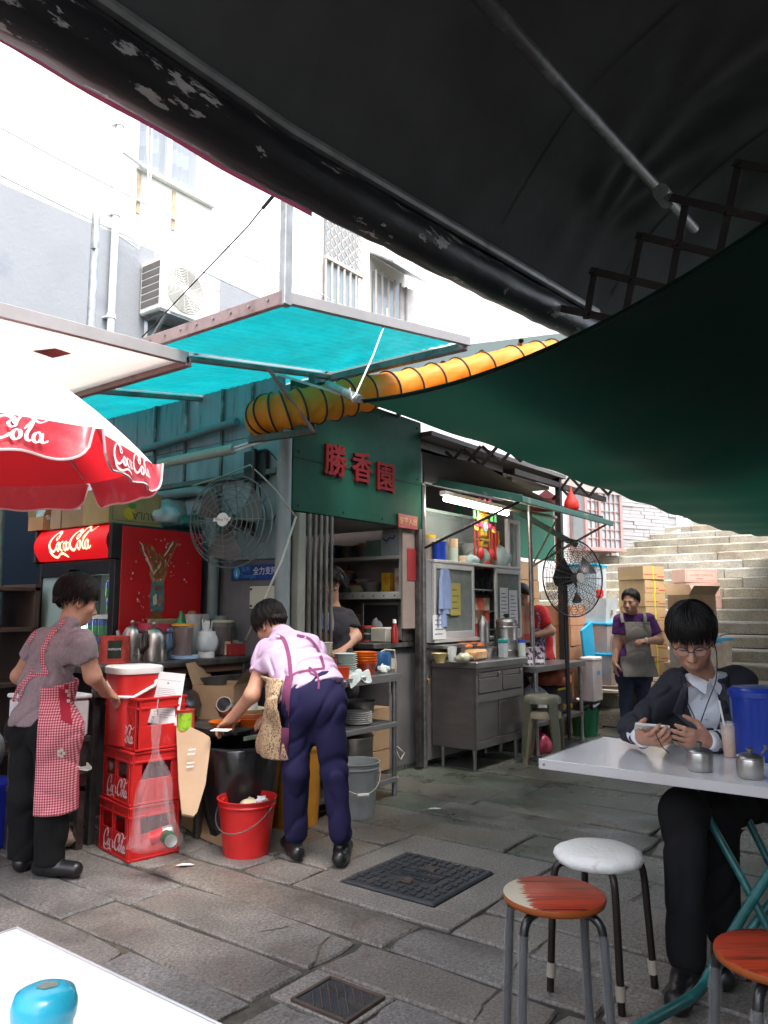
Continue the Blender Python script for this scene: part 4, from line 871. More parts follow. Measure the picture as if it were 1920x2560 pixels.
pr_(0,[(.275,.7),(.38,.7),(.385,1.2),(.37,1.29),(.29,1.29),(.28,1.2)],.0008)
pr_(2,[(.285,1.26),(.275,1.33),(.28,1.4),(.29,1.46),(.385,1.46),(.39,1.4),(.395,1.33),(.385,1.26)],.0012)
pr_(4,[(.305,1.3),(.3,1.36),(.33,1.38),(.335,1.31)],.0016);pr_(1,[(.345,1.29),(.35,1.38),(.375,1.37),(.372,1.3)],.0016);pr_(0,[(.31,1.4),(.315,1.44),(.365,1.44),(.36,1.405)],.0018)
pr_(1,[(.29,1.46),(.265,1.51),(.275,1.55),(.31,1.57),(.35,1.6),(.38,1.62),(.4,1.58),(.41,1.53),(.385,1.46)],.0013)
pr_(0,[(.31,1.48),(.29,1.52),(.33,1.54),(.37,1.57),(.385,1.53),(.37,1.48)],.0017);pr_(4,[(.3,1.535),(.325,1.56),(.355,1.585),(.365,1.565),(.33,1.54)],.002)
for i in range(30):
 an_=r4.gauss(0,.42)if i%3 else r4.choice((-1,1))*r4.uniform(.45,.62);L_=r4.uniform(.07,.17)if i%3 else r4.uniform(.2,.27);bx,bz=.335+r4.uniform(-.055,.055),1.5+r4.uniform(0,.05);k=r4.choice((0,0,1,4));cv=r4.uniform(-.03,.03)
 P=[(bx+math.sin(an_)*L_*t+cv*t*t+r4.uniform(-.006,.006),bz+math.cos(an_)*L_*t)for t in(0,.3,.6,.85,1)];m.k=k;a_,b_=stroke(P,r4.uniform(.008,.02),pen=0,thin=.7);a_=[(x+r4.uniform(-.003,.003),y+r4.uniform(-.003,.003),0)for x,y,z in a_];stamp(m,(a_,b_),(X0,Y0-.002,0),(1,0,0),(0,0,1),.0022+.00005*i)
for k,P,w in((0,[(.25,1.0),(.27,1.08),(.26,1.15),(.275,1.22)],.02),(1,[(.22,.85),(.26,.98),(.25,1.06)],.03)):m.k=k;a_,b_=stroke(P,w,pen=0,thin=.6);stamp(m,(a_,b_),(X0,Y0-.002,0),(1,0,0),(0,0,1),.0042)
for i in range(70):
 x=r4.gauss(.24,.05)if i<34 else r4.gauss(.36,.12);z=r4.uniform(1.0,1.4)if i<34 else r4.uniform(1.45,1.76);m.k=3 if r4.random()<.7 else 4;r_=r4.uniform(.0025,.007);stamp(m,disc2(0,0,r_,7,0,r_*1.3),(X0+x,Y0-.002,z),(1,0,0),(0,0,1),.0045+.00002*i)
m.build('bottle_print',SPM,ck_,W=True)
CG=[mat('green can',(.03,.33,.06),.25,.4),mat('blue can top',(.02,.06,.35),.25,.4),mat('can rim',(.6,.6,.6),.3,.8)]
def can_mesh(mats_):
 m=MB();m.k=0;m.lathe([(.029,.004),(.033,.012),(.033,.07)],14);m.k=1;m.lathe([(.033,.07),(.033,.104),(.028,.114)],14);m.k=2;m.lathe([(.028,.114),(.029,.117),(.026,.116),(.0,.113)],14);return m
c0=None
for z in(.728,.978,1.228):
 for lv in(0,1):
  for j in range(5):
   y=4.475+.07*j
   if z==1.228 and(j in(2,3)):continue
   if z>1.2 and lv and j>1:continue
   if z<.9 and j>3:continue
   if c0 is None:c0=can_mesh(CG).build('drink_can',CG,None,(3.03,y,z),sm=50,label='nearest of the green and blue cans on the lowest cooler shelf',cat='can',group='cans in the cooler')
   else:dup(c0,(3.03+rnd.uniform(-.006,.006),y,z+.118*lv),0,'%s green and blue can from the right, %s tier of the %s cooler shelf'%(NTH[j],('lower','upper')[lv],{.728:'lowest',.978:'middle',1.228:'top'}[z]))
t=thing('drink_bottle','small bottle with a yellow cap beside the cans in the cooler','bottle',(3.03,4.79,.978));MB().lathe([(.03,0),(.032,.06),(.03,.1),(.013,.13),(.013,.14)],14).build('body',mat('juice bottle',(.5,.2,.15),.2,col2=(.1,.3,.5),mixs=30),t,sm=60);MB().lathe([(.017,.14),(.017,.165),(0,.166)],12).build('cap',mat('yellow cap',(.8,.6,.02),.4),t,sm=40)
def paula(t,x,y,sz):
 m=MB();stamp(m,scaled(glyphs('PAULA'),.075),(.085,-y,.07),(-1,0,0),(0,0,-1));m.build('lettering',mat('dark print',(.05,.08,.06),.7),t)
 m=MB()
 stamp(m,disc2(0,0,.045,18,0,.042),(-.05,-y,.075),(1,0,0),(0,0,1),.001);m.build('fruit_print',mat('yellow fruit print',(.75,.48,.03),.7,var=.3,vs=20),t)
 m=MB();stamp(m,disc2(0,0,.045,18,0,.036),(-.065,-y,.185),(1,0,0),(0,0,1),.001);m.build('fruit_print',mat('orange fruit print',(.75,.28,.05),.7,col2=(.6,.05,.03),mixs=12),t)
 m=MB();stamp(m,disc2(0,0,.035,12,0,.02),(-.03,-y,.13),(1,0,0),(0,0,1),.0016);m.build('leaf_print',mat('leaf print',(.12,.3,.05),.7),t)
 m=MB();
 for a in((-x+.03,x-.02,.022,.025),(-x+.03,-x+.033,.022,.22),(x-.02,x-.017,.022,.22)):stamp(m,rect2(a[0],a[1],a[2],a[3]),(0,-y,0),(1,0,0),(0,0,1),.001)
 m.build('border_print',mat('dark print',(0,0,0)),t)
carton('mango_box','tan fruit box printed upside down with mangoes, on top of the cooler',(3.14,4.62,1.841),.42,.3,.235,mt=mat('tan fruit box',(.42,.3,.13),.7),deco=paula)
def lbl(t,x,y,sz):
 m=MB();m.box(-.001-x-.001,-x-.0005,-.1,-.02,.12,.2,0);m.build('paper_label',PAPER,t)
carton('carton','plain brown carton with a white label beside the mango box',(3.06,4.93,1.841),.22,.27,.25,mt=CARD,deco=lbl)
carton('carton','narrow brown carton left of the labelled one on the cooler',(3.05,5.15,1.841),.2,.13,.26,mt=CARDP)
tb=carton('tray_box','low open cardboard tray with foil packs in clear film on the cooler',(3.04,5.34,1.841),.26,.2,.1,opened=True,mt=mat('orange tray card',(.45,.23,.1),.8))
lat('wrapped_packs',mat('greenish wrapping film',(.5,.62,.58),.2,var=.3,vs=12,alpha=.75),'bundle of packs wrapped in greenish film in the low tray','packet',(3.04,5.34,1.86),[(.02,0),(.12,.02),(.13,.08),(.1,.16),(.04,.19),(0,.19)],16,wob=lambda t,z:1+.18*math.sin(3*t+40*z)+.08*math.sin(7*t))
def bag(name,label,loc,r,h,mt,seed=0,knot=True,sq=1.):
 g2=random.Random(seed);p=[g2.uniform(0,6)for _ in range(4)]
 prof=[(.01,0),(r*.8,.0),(r*1.0,h*.2),(r*.98,h*.45),(r*.72,h*.7),(r*.3,h*.86)]+([(r*.1,h*.9),(r*.2,h),(r*.26,h*1.08)]if knot else[(0,h*.9)])
 m=MB();n=28;v=[];f=[];P=spl([Vector((a,b,0))for a,b in prof],4);K=len(P)
 for k,q in enumerate(P):
  for i in range(n):
   t=2*math.pi*i/n;zz=q.y/h
   w=1+.09*math.sin(3*t+p[0]+2*zz)+.06*math.sin(5*t+p[1]-4*zz)+.05*math.sin(11*t+p[2])*min(1,zz*1.5)+.04*math.sin(17*t+p[3]+5*zz)
   v.append((q.x*w*math.cos(t),q.x*w*math.sin(t)*sq,q.y+.02*h*math.sin(4*t+p[1])*zz))
 for k in range(K-1):
  for i in range(n):f.append((k*n+i,k*n+(i+1)%n,(k+1)*n+(i+1)%n,(k+1)*n+i))
 m.add(v,f);return solo(m,name,mt,label,'bag',loc,g2.uniform(0,6),None,180)
bag('plastic_bag','knotted white plastic bag on the cooler beside the mango box',aty(400,1300,4.55)-Vector((0,0,.03)),.13,.16,BAGW,3)
bag('plastic_bag','white bag lying behind the mango box on the cooler',(3.2,4.95,2.02),.14,.14,BAGW,4)
bag('plastic_bag','limp greenish net bag heaped behind the cooler near the fan',aty(455,1315,4.85)-Vector((0,0,.03)),.17,.38,mat('greenish film bag',(.3,.42,.38),.35,var=.3,vs=8,trans=.3),5)
bag('plastic_bag','dark crumpled green bag at the right end of the cooler top',aty(490,1320,4.6)-Vector((0,0,.02)),.12,.14,mat('dark green bag',(.06,.1,.08),.35,var=.3),6)
cn=thing('serving_counter','long dark steel serving counter beside the cooler','counter',(2.55,3.9,0))
def cpt(name,mt,fn,**k):m=MB();fn(m);return m.build(name,mt,cn,W=True,**k)
cpt('counter_top',STEELD,lambda m:m.box(2.5,3.7,3.9,4.385,.915,.96,.008))
cpt('wood_rail',mat('brown rail',(.12,.06,.035),.6),lambda m:m.box(2.52,3.69,3.93,3.96,.87,.914,.003))
cpt('lower_rail',STEELD,lambda m:m.box(2.5,3.7,3.86,3.9,.79,.85,.004))
cpt('back_panel',WDARK,lambda m:m.box(2.55,3.7,4.35,4.38,.02,.91,0))
for x,y in((2.55,3.93),(3.66,3.93),(2.55,4.34),(3.66,4.34)):cpt('leg',STEELD,lambda m:m.box(x-.02,x+.02,y-.02,y+.02,0,.914,.003))
pp=thing('prep_shelf','low steel shelf where the bowls are being cleared','shelf',(3.1,3.3,0))
def cps(name,mt,fn,**k):m=MB();fn(m);return m.build(name,mt,pp,W=True,**k)
cps('shelf_board',STEELD,lambda m:m.box(2.94,3.5,3.36,3.82,.575,.615,.006))
for x in(2.98,3.46):
 for y in(3.55,3.8):cps('leg',STEELD,lambda m:m.box(x-.018,x+.018,y-.018,y+.018,0,.575,.002))
cps('towel_strip',mat('pale green cloth',(.5,.55,.4),.8),lambda m:m.box(3.12,3.4,3.33,3.345,.53,.555,.004))
bd=MB();bd.box(3.2,3.72,4.355,4.38,.962,1.21,.003);o=solo(bd,'particle_board',mat('greenish chip board',(.42,.38,.22),.85,var=.2,vs=12,bump=.3,bs=60),'greenish board standing on the counter in front of the red panel','board')
def onc(px,py,y):return aty(px,py,y)
ZC=.961
def on(px,D):d=ray(px,1650);y=min(4.31,max(3.98,4.0+(D-4.2)*.5));p=C0+d*(y/d.y);return Vector((p.x,y,ZC))
def tin(name,label,loc,r,h,body,rim=STEEL,lab=None,txt=None,inv=False,group=None,cat='can'):
 t=thing(name,label,cat,loc,0,group);MB().lathe([(0,.001),(r,0),(r,h*.04),(r*.985,h*.05),(r*.985,h*.95),(r,h*.96),(r,h),(r*.95,h),(r*.94,h*.97),(0,h*.96)],24).build('body',body,t,sm=35)
 if lab:
  dr_=-FW;a_=math.atan2(dr_.y,dr_.x);m=MB();m.grid(lambda u,v:(r*1.004*math.cos(a_+lab[1]+lab[2]*(u-.5)),r*1.004*math.sin(a_+lab[1]+lab[2]*(u-.5)),h*(lab[3]+(lab[4]-lab[3])*v)),10,2);m.build('paper_label',lab[0],t,sm=180)
  if txt:
   g_=glyphs(txt);sc=r*lab[2]*.9/(max(x for x,y,z in g_[0])*2);m=MB();v=[]
   for x,y,z in g_[0]:
    x2,y2=(x*sc,y*sc);
    if inv:x2,y2=-x2,-y2
    q=a_+lab[1]+x2/r;v.append((r*1.008*math.cos(q),r*1.008*math.sin(q),h*(lab[3]+lab[4])/2+y2))
   m.add(v,g_[1]);m.build('lettering',WHT,t)
 return t
TOMR=mat('tomato tin print',(.55,.07,.05),.4,col2=(.3,.03,.02),mixs=18,var=.2);GRNP=mat('green label',(.3,.55,.03),.4,col2=(.02,.05,.02),mixs=14);BLKP=mat('black label',(.02,.03,.02),.4)
tin('tomato_tin','large upside down tomato tin at the left end of the counter',on(285,4.25),.078,.14,TOMR,lab=(BLKP,.35,.9,.2,.85),txt='tomato',inv=True)
def kettle(label,loc,r,h,rzz):
 t=thing('coffee_pot',label,'pot',loc,rzz);MB().lathe([(0,0),(r,0),(r*1.0,h*.1),(r*.86,h*.72),(r*.6,h*.86),(r*.56,h*.88),(r*.5,h*.9),(r*.1,h*.97),(0,h*.97)],24).build('body',mat('dulled steel pot',(.36,.33,.3),.28,.9,var=.2),t,sm=40)
 MB().lathe([(0,h*.97),(r*.1,h*.97),(r*.2,h*1.05),(r*.12,h*1.1),(0,h*1.1)],12).build('lid_knob',STEEL,t,sm=40)
 m=MB();m.tube([(r*.8,0,h*.3),(r*1.3,0,h*.55),(r*1.5,0,h*.82)],[.02,.015,.01],8);m.build('spout',STEEL,t,sm=60)
 m=MB();m.tube([(-r*.75,0,h*.8),(-r*1.4,0,h*.8),(-r*1.5,0,h*.4),(-r*.95,0,h*.25)],.009,8);m.build('handle',BLK,t,sm=60);return t
kettle('tall steel coffee pot beside the tomato tin',on(328,4.35),.06,.2,2.0)
kettle('steel coffee pot with a white sticker in the middle of the counter',on(382,4.25),.075,.19,2.6)
def jug(label,loc,r,h,body,lid,drink=None,rzz=0.):
 t=thing('drink_jug',label,'jug',loc,rzz);m=MB();m.box(-r,r,-r,r,0,h,r*.35)if False else m.lathe([(0,0),(r*.9,0),(r,h*.04),(r*1.04,h),(r*.99,h),(r*.95,h*.05),(0,.004)],24,wob=lambda t,z:1/max(abs(math.cos(t)),abs(math.sin(t)))**.35*.95);m.build('body',body,t,sm=40)
 if drink:MB().lathe([(0,.006),(r*.9,.006),(r*.93,h*drink[1]),(0,h*drink[1])],20).build('drink',drink[0],t,sm=40)
 MB().lathe([(r*1.06,h),(r*1.06,h*1.05),(r*.9,h*1.07),(0,h*1.07)],24).build('lid',lid,t,sm=40)
 m=MB();m.tube([(r*1.0,0,h*.92),(r*1.6,0,h*.92),(r*1.65,0,h*.3),(r*1.0,0,h*.2)],.009,8);m.build('handle',body,t,sm=60);return t
CLJ=mat('clear jug plastic',(.5,.44,.42),.12,alpha=.14,spec=.8)
jug('clear jug of dark drink with an orange lid on the counter',on(455,4.3),.062,.185,CLJ,mat('orange lid',(.8,.34,.02),.4),(mat('dark tea',(.12,.04,.03),.2),.95),4.2)
jug('blue tinted water jug half hidden by the jug of dark tea',on(423,4.5),.05,.18,mat('blue jug plastic',(.3,.5,.75),.2,alpha=.7),BLK,None,3.9)
jug('tall jug of black drink with a cream lid near the straws',on(555,4.45),.065,.2,CLJ,mat('cream lid',(.55,.5,.38),.4),(mat('black tea',(.04,.018,.015),.2),.85),.2)
lat('saucer',mat('light blue dish',(.4,.58,.78),.4),'light blue saucer under the jug of dark tea','dish',on(463,4.17),[(0,.003),(.075,.003),(.08,.022),(.074,.02),(0,.008)],22)
t=thing('straw_pot','white pot of straws inside a crumpled carrier bag','pot',on(515,4.22));MB().lathe([(0,0),(.048,0),(.052,.15),(.047,.15),(0,.02)],20).build('pot',WHT,t,sm=40)
o=bag('carrier_bag','x',(0,0,0),.062,.15,BAGW,9,False);o.parent=t;o.location=(0,0,.035);[o.__delitem__(k)for k in('label','category')];o.name='bag_lining'
m=MB()
for i in range(9):a=rnd.uniform(0,6.3);m.tube([(.01*math.cos(a),.01*math.sin(a),.05),(.03*math.cos(a),.03*math.sin(a),.215+rnd.uniform(-.01,.01))],.0035,5)
m.build('straws',WHT,t,kind='stuff')
for px,D,r,h,c,n in((480,4.6,.05,.25,(.75,.7,.68),'tall clear tumbler stack behind the jugs'),(500,4.7,.055,.25,(.7,.6,.6),'second clear tumbler stack with pink print'),(548,4.75,.055,.24,(.45,.5,.48),'frosted plastic canister at the back of the counter')):
 lat('tumbler_stack' if h>.24 else 'canister',mat('frosted %s'%n[:9],c,.3,alpha=.55),n,'cup',on(px,D),[(0,0),(r*.8,0),(r,h),(r*.95,h),(r*.78,.01)],20)
lat('kiwi',mat('brown kiwi skin',(.22,.14,.05),.9),'brown round fruit lying on the clear tumblers','fruit',on(477,4.62)+Vector((0,0,.25)),[(0,0),(.022,.006),(.032,.025),(.022,.045),(0,.05)],16)
carton('box_on_counter','small tan carton at the back of the counter by the wall',on(590,4.5),.2,.12,.1,mt=mat('tan fruit box',(0,0,0)))
carton('red_box','red carton lying flat on the counter behind the juice carton',on(585,4.4),.2,.14,.07,mt=mat('red carton',(.4,.03,.03),.6),tape=False)
carton('juice_carton','little yellow and white drink carton at the counter edge',on(565,4.35),.04,.035,.085,mt=mat('yellow print',(.8,.7,.45),.5,col2=(.8,.2,.03),mixs=30),tape=False)
lat('measuring_cup',mat('pale blue cup',(.3,.5,.65),.2,alpha=.55),'clear measuring cup with blue water on the counter','cup',on(597,4.38),[(0,0),(.034,0),(.04,.09),(.036,.09),(.03,.01)],18)
lat('bowl',WHT,'white bowl at the right end of the counter','bowl',on(622,4.4),[(0,0),(.03,0),(.05,.05),(.047,.05),(0,.01)],18)
solo(MB().box(-.05,.05,-.06,.06,0,.19,.012),'water_tank',mat('milky plastic',(.7,.75,.72),.3,trans=.3),'milky plastic container behind the head of the bending woman','container',on(640,4.6),.4)
bag('plastic_bag','white plastic bag lying behind the tumblers on the counter',on(545,4.85),.14,.17,BAGW,12)
solo(MB().lathe([(0,0),(.04,0),(.04,.2),(.015,.24),(.015,.27)],16),'bottle',mat('green bottle plastic',(.02,.18,.06),.2),'dark green bottle at the back of the counter','bottle',on(450,4.7))
lat('tub',mat('red lidded tub',(.5,.04,.08),.35),'red tub behind the steel coffee pots','tub',on(385,4.6),[(0,0),(.08,0),(.09,.16),(.095,.16),(.095,.2),(0,.2)],20)
for o in COL.objects:
 if o.parent is None and abs(o.location.z-ZC)<.3 and o.location.z>=ZC and 2.4<o.location.x<3.75 and 3.9<o.location.y<4.34:o.scale=(1.12,)*3
def pl_(px,py,z=.616):return atz(px,py,z)
ORG=mat('orange melamine',(.75,.16,.015),.3);CRM=mat('cream melamine',(.7,.62,.42),.35)
BOWL=[(0,0),(.045,0),(.05,.008),(.088,.042),(.084,.043),(.045,.013),(0,.011)]
def bowl(label,loc,s_,mt,rx=0,grp=None):return solo(MB().lathe([(a*s_,b*s_)for a,b in BOWL],24),'bowl',mt,label,'bowl',loc,0,grp)
bowl('orange dish held by the bending woman',pl_(560,1822),1.0,ORG);o=bowl('brown bowl leaning behind the orange dish on the shelf',pl_(560,1815)+Vector((.06,.05,.03)),1.0,mat('brown bowl',(.22,.08,.03),.4));o.rotation_euler=(.25,.3,0)
bowl('wide orange bowl under a stack on the shelf',pl_(625,1815),1.15,ORG);bowl('cream bowl stacked on the wide orange bowl',pl_(625,1815)+Vector((0,0,.03)),1.1,mat('peach bowl',(.7,.4,.22),.35));bowl('topmost cream bowl of the stack on the shelf',pl_(625,1815)+Vector((0,0,.055)),1.05,CRM)
o=lat('steel_cup',STEEL,'steel cup lying on its side over the bowls','cup',pl_(575,1822)+Vector((.05,.06,.09)),[(.0,0),(.035,0),(.042,.14),(.039,.14),(.03,.005)],20);o.rotation_euler=(1.2,.0,-1.0)
solo(MB().blob((0,0,.03),(.03,.025,.04),10,.3),'tissue',PAPER,'crumpled white tissue in the topmost bowl','tissue',pl_(632,1815)+Vector((.0,0,.09)))
carton('carton','open brown carton with red print under the counter',(3.32,3.75,.617),.34,.26,.2,.5,opened=True)
tin('tomato_tin','tomato tin with a green label between the crates and the shelf',atz(462,1830,.616),.05,.12,TOMR,lab=(GRNP,.2,1.6,.12,.88))
bag('black_bag','black rubbish bag heaped in the dark under the counter',(2.98,3.85,.617),.2,.24,mat('black bag film',(.015,.015,.016),.22,spec=.8),15)
CRED=mat('crate red plastic',(.5,.016,.016),.42,var=.2,vs=8,spec=.4,col2=(.42,.1,.085),mixs=16,mixw=(.6,.8))
def crate_mesh():
 m=MB();a,b,h=.14,.18,.268;w=.011
 def wall(x0,y0,x1,y1,holes,rib):
  d=Vector((x1-x0,y1-y0,0));L=d.length;d.normalize();n=Vector((d.y,-d.x,0))
  M0=m.m;m.m=M0@Matrix.Translation((x0,y0,0))@Matrix((d,-n,Vector((0,0,1)))).transposed().to_4x4()
  m.box(0,L,0,w,.0,.125,.002);m.box(0,L,-.004,w,.0,.012,.002);m.box(0,L,0,w,.215,h,.002);m.box(-.004,L+.004,-.007,-.0005,h-.012,h,.002);m.box(-.004,L+.004,-.006,-.0005,.21,.222,.002)
  e=0
  for(s0,s1)in holes:
   m.box(e,s0,0,w,.125,.215,.002);e=s1
   for(cx,sg)in((s0,1),(s1,-1)):
    m.prism_like=None
    pts=[(0,0)]+[(.02*(1-math.sin(t)),.02*(1-math.cos(t)))for t in np.linspace(0,math.pi/2,5)]
    v=[(cx+sg*x,yy,.215-z)for yy in(0,w)for x,z in pts];k=len(pts);m.add(v,[tuple(range(k)),tuple(range(2*k-1,k-1,-1))]+[(i,(i+1)%k,k+(i+1)%k,k+i)for i in range(k)])
  m.box(e,L,0,w,.125,.215,.002)
  for x in rib:m.box(x-.004,x+.004,-.006,-.0005,.012,h-.012,.002)
  m.m=M0
 wall(-a,b,-a,-b,[(.035,.15),(.185,.305)],[.012,.168,.348]);wall(-a,-b,a,-b,[(.06,.22)],[.012,.268]);wall(a,-b,a,b,[(.035,.15),(.185,.305)],[.012,.348]);wall(a,b,-a,b,[(.06,.22)],[.012,.268])
 m.box(-a+w,a-w,-b+w,b-w,.004,.012,0);return m
cc=Vector((2.485,3.482,0));CR=R(-10);off=Matrix.Rotation(CR,3,'Z')@Vector((.14,.18,0));c1=cc+off
names_=['lowest red drink crate of the stack of three','middle red drink crate with crumpled film bags inside','topmost red drink crate holding the ice bucket and menus']
for i in range(3):
 if i==0:
  cr=thing('drink_crate',names_[0],'crate',c1,CR,'stack of red drink crates');crate_mesh().build('body',CRED,cr)
  m=MB();stamp(m,scaled(LOGO,.082,.082),(-.14,-.02,.065),(0,-1,0),(0,0,1),.001);m.build('crate_lettering',mat('pale pink lettering',(.8,.55,.55),.5),cr)
 else:dup(cr,c1+Vector((.004*i,-.003*i,.272*i)),CR+R(2*(-1)**i),names_[i],'stack of red drink crates')
ct=c1+Vector((0,0,.272*2))
ib=thing('ice_bucket','red plastic ice bucket with a white lid standing in the topmost crate','bucket',ct+Vector((-.045,.035,.014)))
RS=lambda t,z:1/((abs(math.cos(t-CR))**4+abs(math.sin(t-CR))**4)**.25)*.96
MB().lathe([(0,0),(.108,0),(.132,.38),(.126,.38),(0,.02)],32,wob=RS).build('body',RED,ib,sm=40)
MB().lathe([(.137,.372),(.139,.378),(.139,.405),(.13,.412),(0,.412)],32,wob=RS).build('lid',WHT,ib,sm=40)
m=MB();s1=FW*-1;m.tube([RT*-.13+Vector((0,0,.355)),RT*-.13+s1*.04+Vector((0,0,.32)),RT*-.06+s1*.135+Vector((0,0,.255)),RT*.05+s1*.15+Vector((0,0,.255)),RT*.135+s1*.06+Vector((0,0,.31)),RT*.13+Vector((0,0,.36))],.009,8);m.build('handle',WHT,ib,sm=60)
mn=thing('menu_stack','laminated white menus standing in the topmost crate in front of the ice bucket','menu',atd(405,1748,4.25))
PUR=mat('lilac laminate',(.42,.42,.62),.3,var=.05)
for i,(dx,rot,hh)in enumerate(((-.035,-.03,0),(-.02,.04,.0),(.0,.07,.008),(.02,.1,.012))):
 m=MB();dd=FW*(.035-.012*i);m.at(tuple(dd+RT*dx));ex=(RT*math.cos(rot)-UP*math.sin(rot)*-1*-.0).normalized();ex=(RT*math.cos(rot)-UP*math.sin(rot)).normalized();ey=(UP*math.cos(rot)+RT*math.sin(rot)+FW*.12).normalized()
 v=[ex*x+ey*y+FW*z for z in(0,.0015)for x,y in((-.085,-.13),(.085,-.13),(.085,.13+hh),(-.085,.13+hh))];m.add(v,[(0,1,2,3),(7,6,5,4),(0,4,5,1),(1,5,6,2),(2,6,7,3),(3,7,4,0)]);sh_=m.build('menu_sheet',PAPER if i in(0,3)else PUR,mn)
 if i==3:
  m=MB();n_=-FW*.0012;g_=lines2(-.05,.06,-.03,.06,9,.0028);o_=dd+RT*dx
  for gg in(g_,lines2(-.05,.07,-.1,-.05,4,.0028),disc2(.0,.085,.006,12),disc2(-.05,-.1,.007,12),rect2(-.06,.07,.1,.1015),rect2(-.06,.07,-.042,-.0405)):m.add([o_+ex*x+ey*y+n_ for x,y,z in gg[0]],gg[1])
  m.build('print',mat('grey print',(.3,.3,.36),.7),sh_)
hb=thing('hanging_bag','clear plastic bag with crushed cans hooked on the front of the crates','bag',atd(395,1765,3.86))
A0_=atd(395,1772,3.87)
m=MB();n=44;v=[];K=26
for k in range(K+1):
 s_=k/K;cpt_=atd(392-10*s_*s_,1775+345*s_,3.86-.02*s_);wd_=.01+.1*s_**.9-.03*math.exp(-((s_-.3)/.12)**2);th_=.012+.055*s_**1.5
 for i in range(n):
  t=2*math.pi*i/n;j=1+.2*math.sin(5*t+5*s_)+.16*math.sin(9*t-6*s_)+.1*math.sin(15*t+11*s_)+.12*math.sin(3*t+9*s_)*s_;v.append(cpt_+RT*wd_*j*math.cos(t)-FW*(th_*j*math.sin(t)+.01))
f=[(k*n+i,k*n+(i+1)%n,(k+1)*n+(i+1)%n,(k+1)*n+i)for k in range(K)for i in range(n)]+[tuple(K*n+i for i in range(n))]
m.add(v,f);m.build('film',mat('bag film',(.55,.45,.47),.14,var=.02,alpha=.13,spec=1.,bump=.8,bs=16),hb,W=True,sm=180)
m=MB();m.tube([A0_+Vector((0,0,.03))+FW*.02,A0_+Vector((0,0,.045)),A0_-FW*.012,A0_-Vector((0,0,.03))],.003,5);m.build('hook',STEEL,hb,W=True)
for(px,py,mts,lab,rot)in((372,2098,[mat('red can',(.6,.02,.02),.3,.3),mat('silver can end',(.6,.6,.6),.3,.8),mat('silver can end',(0,0,0))],'crushed red cola can in the clear hanging bag',(1.3,.3,.9)),(416,2090,[mat('dark green can',(.03,.12,.06),.3,.4),mat('dark green can',(0,0,0)),mat('silver can end',(0,0,0))],'green can showing its silver end in the clear bag',(1.5,.2,-.5))):
 o=can_mesh(mts).build('drink_can',mts,None,atd(px,py,3.84),sm=50,label=lab,cat='can');o.rotation_euler=rot
for px,py,r_ in((262,1925,.05),(296,1935,.055)):
 solo(MB().blob((0,0,0),(r_*.5,r_*.75,r_*.7),16,.28),'film_bag',mat('milky film',(.45,.36,.37),.2,alpha=.4),'crumpled film bag bulging from the %s opening of the middle crate'%('left' if px<280 else 'right'),'bag',atd(px+14,py-12,4.36),0,None,180)
fcard=thing('folded_cardboard','flattened cardboard boxes leaning beside the red crates','cardboard',atd(490,2050,4.1))
def quadsheet(P,th,name,mt,par):
 m=MB();nn=(P[1]-P[0]).cross(P[3]-P[0]).normalized()*th;m.add(list(P)+[q+nn for q in P],[tuple(range(len(P))),tuple(range(2*len(P)-1,len(P)-1,-1))]+[(i,(i+1)%len(P),len(P)+(i+1)%len(P),len(P)+i)for i in range(len(P))]);return m.build(name,mt,par,W=True)
q=[atd(440,1800,4.25),atd(452,1808,4.24),atd(505,1835,4.2),atd(526,1850,4.2),atd(522,1880,4.18),atd(512,1960,4.12),atd(490,2045,4.02),atd(455,2040,4.0),atd(446,1960,4.1)]
_n=(q[3]-q[0]).cross(q[6]-q[0]);q=[C0+ray(*z)*((q[0]-C0).dot(_n)/ray(*z).dot(_n))for z in((440,1800),(452,1806),(508,1832),(524,1842),(527,1856),(514,1960),(493,2030),(484,2040),(455,2034),(447,1960))]
quadsheet(q,.012,'flap_panel',CARDP,fcard)
m=MB()
for px,py in((480,1875),(478,1886),(477,1908),(475,1918)):p=atd(px,py,4.12);m.add([p+RT*x+UP*z for x,z in((-.02,-.004),(.02,.0),(.02,.009),(-.02,.005))],[(0,1,2,3)])
m.build('print',PAPER,fcard,W=True)
for i in range(3):
 def cur(u,v,i=i):a=atz(452+6*i,2062-12*i,.004);b=atz(566+5*i,2116-14*i,.004);p=a.lerp(b,u);return tuple(p+UP*((.36-.3*u**.7-.03*i)*v)-FW*(.05*math.sin(u*2.6)*(1-v))+FW*(.1*v*(1-u)))
 m=MB();m.grid(cur,14,3);m.build('folded_sheet',CARD,fcard,W=True,sm=180)
bn=thing('rubbish_bin','bin lined with a shiny black rubbish bag under the shelf','bin',Vector((3.14,3.38,0)))
BF=mat('black bag film',(0,0,0))
MB().lathe([(0,.01),(.17,.01),(.19,.4)],20).build('bin',BLK,bn,sm=60)
g3=random.Random(8);ph=[g3.uniform(0,6)for _ in range(6)]
MB().lathe([(.17,.06),(.195,.14),(.21,.25),(.225,.38),(.24,.5),(.232,.52),(.21,.5),(.18,.36),(.1,.3),(0,.28)],60,wob=lambda t,z:1+.02*math.sin(9*t+ph[0]+20*z)+.02*math.sin(17*t+ph[1]-30*z)+.012*math.sin(31*t+ph[2])).build('bag_lining',BF,bn,sm=180)
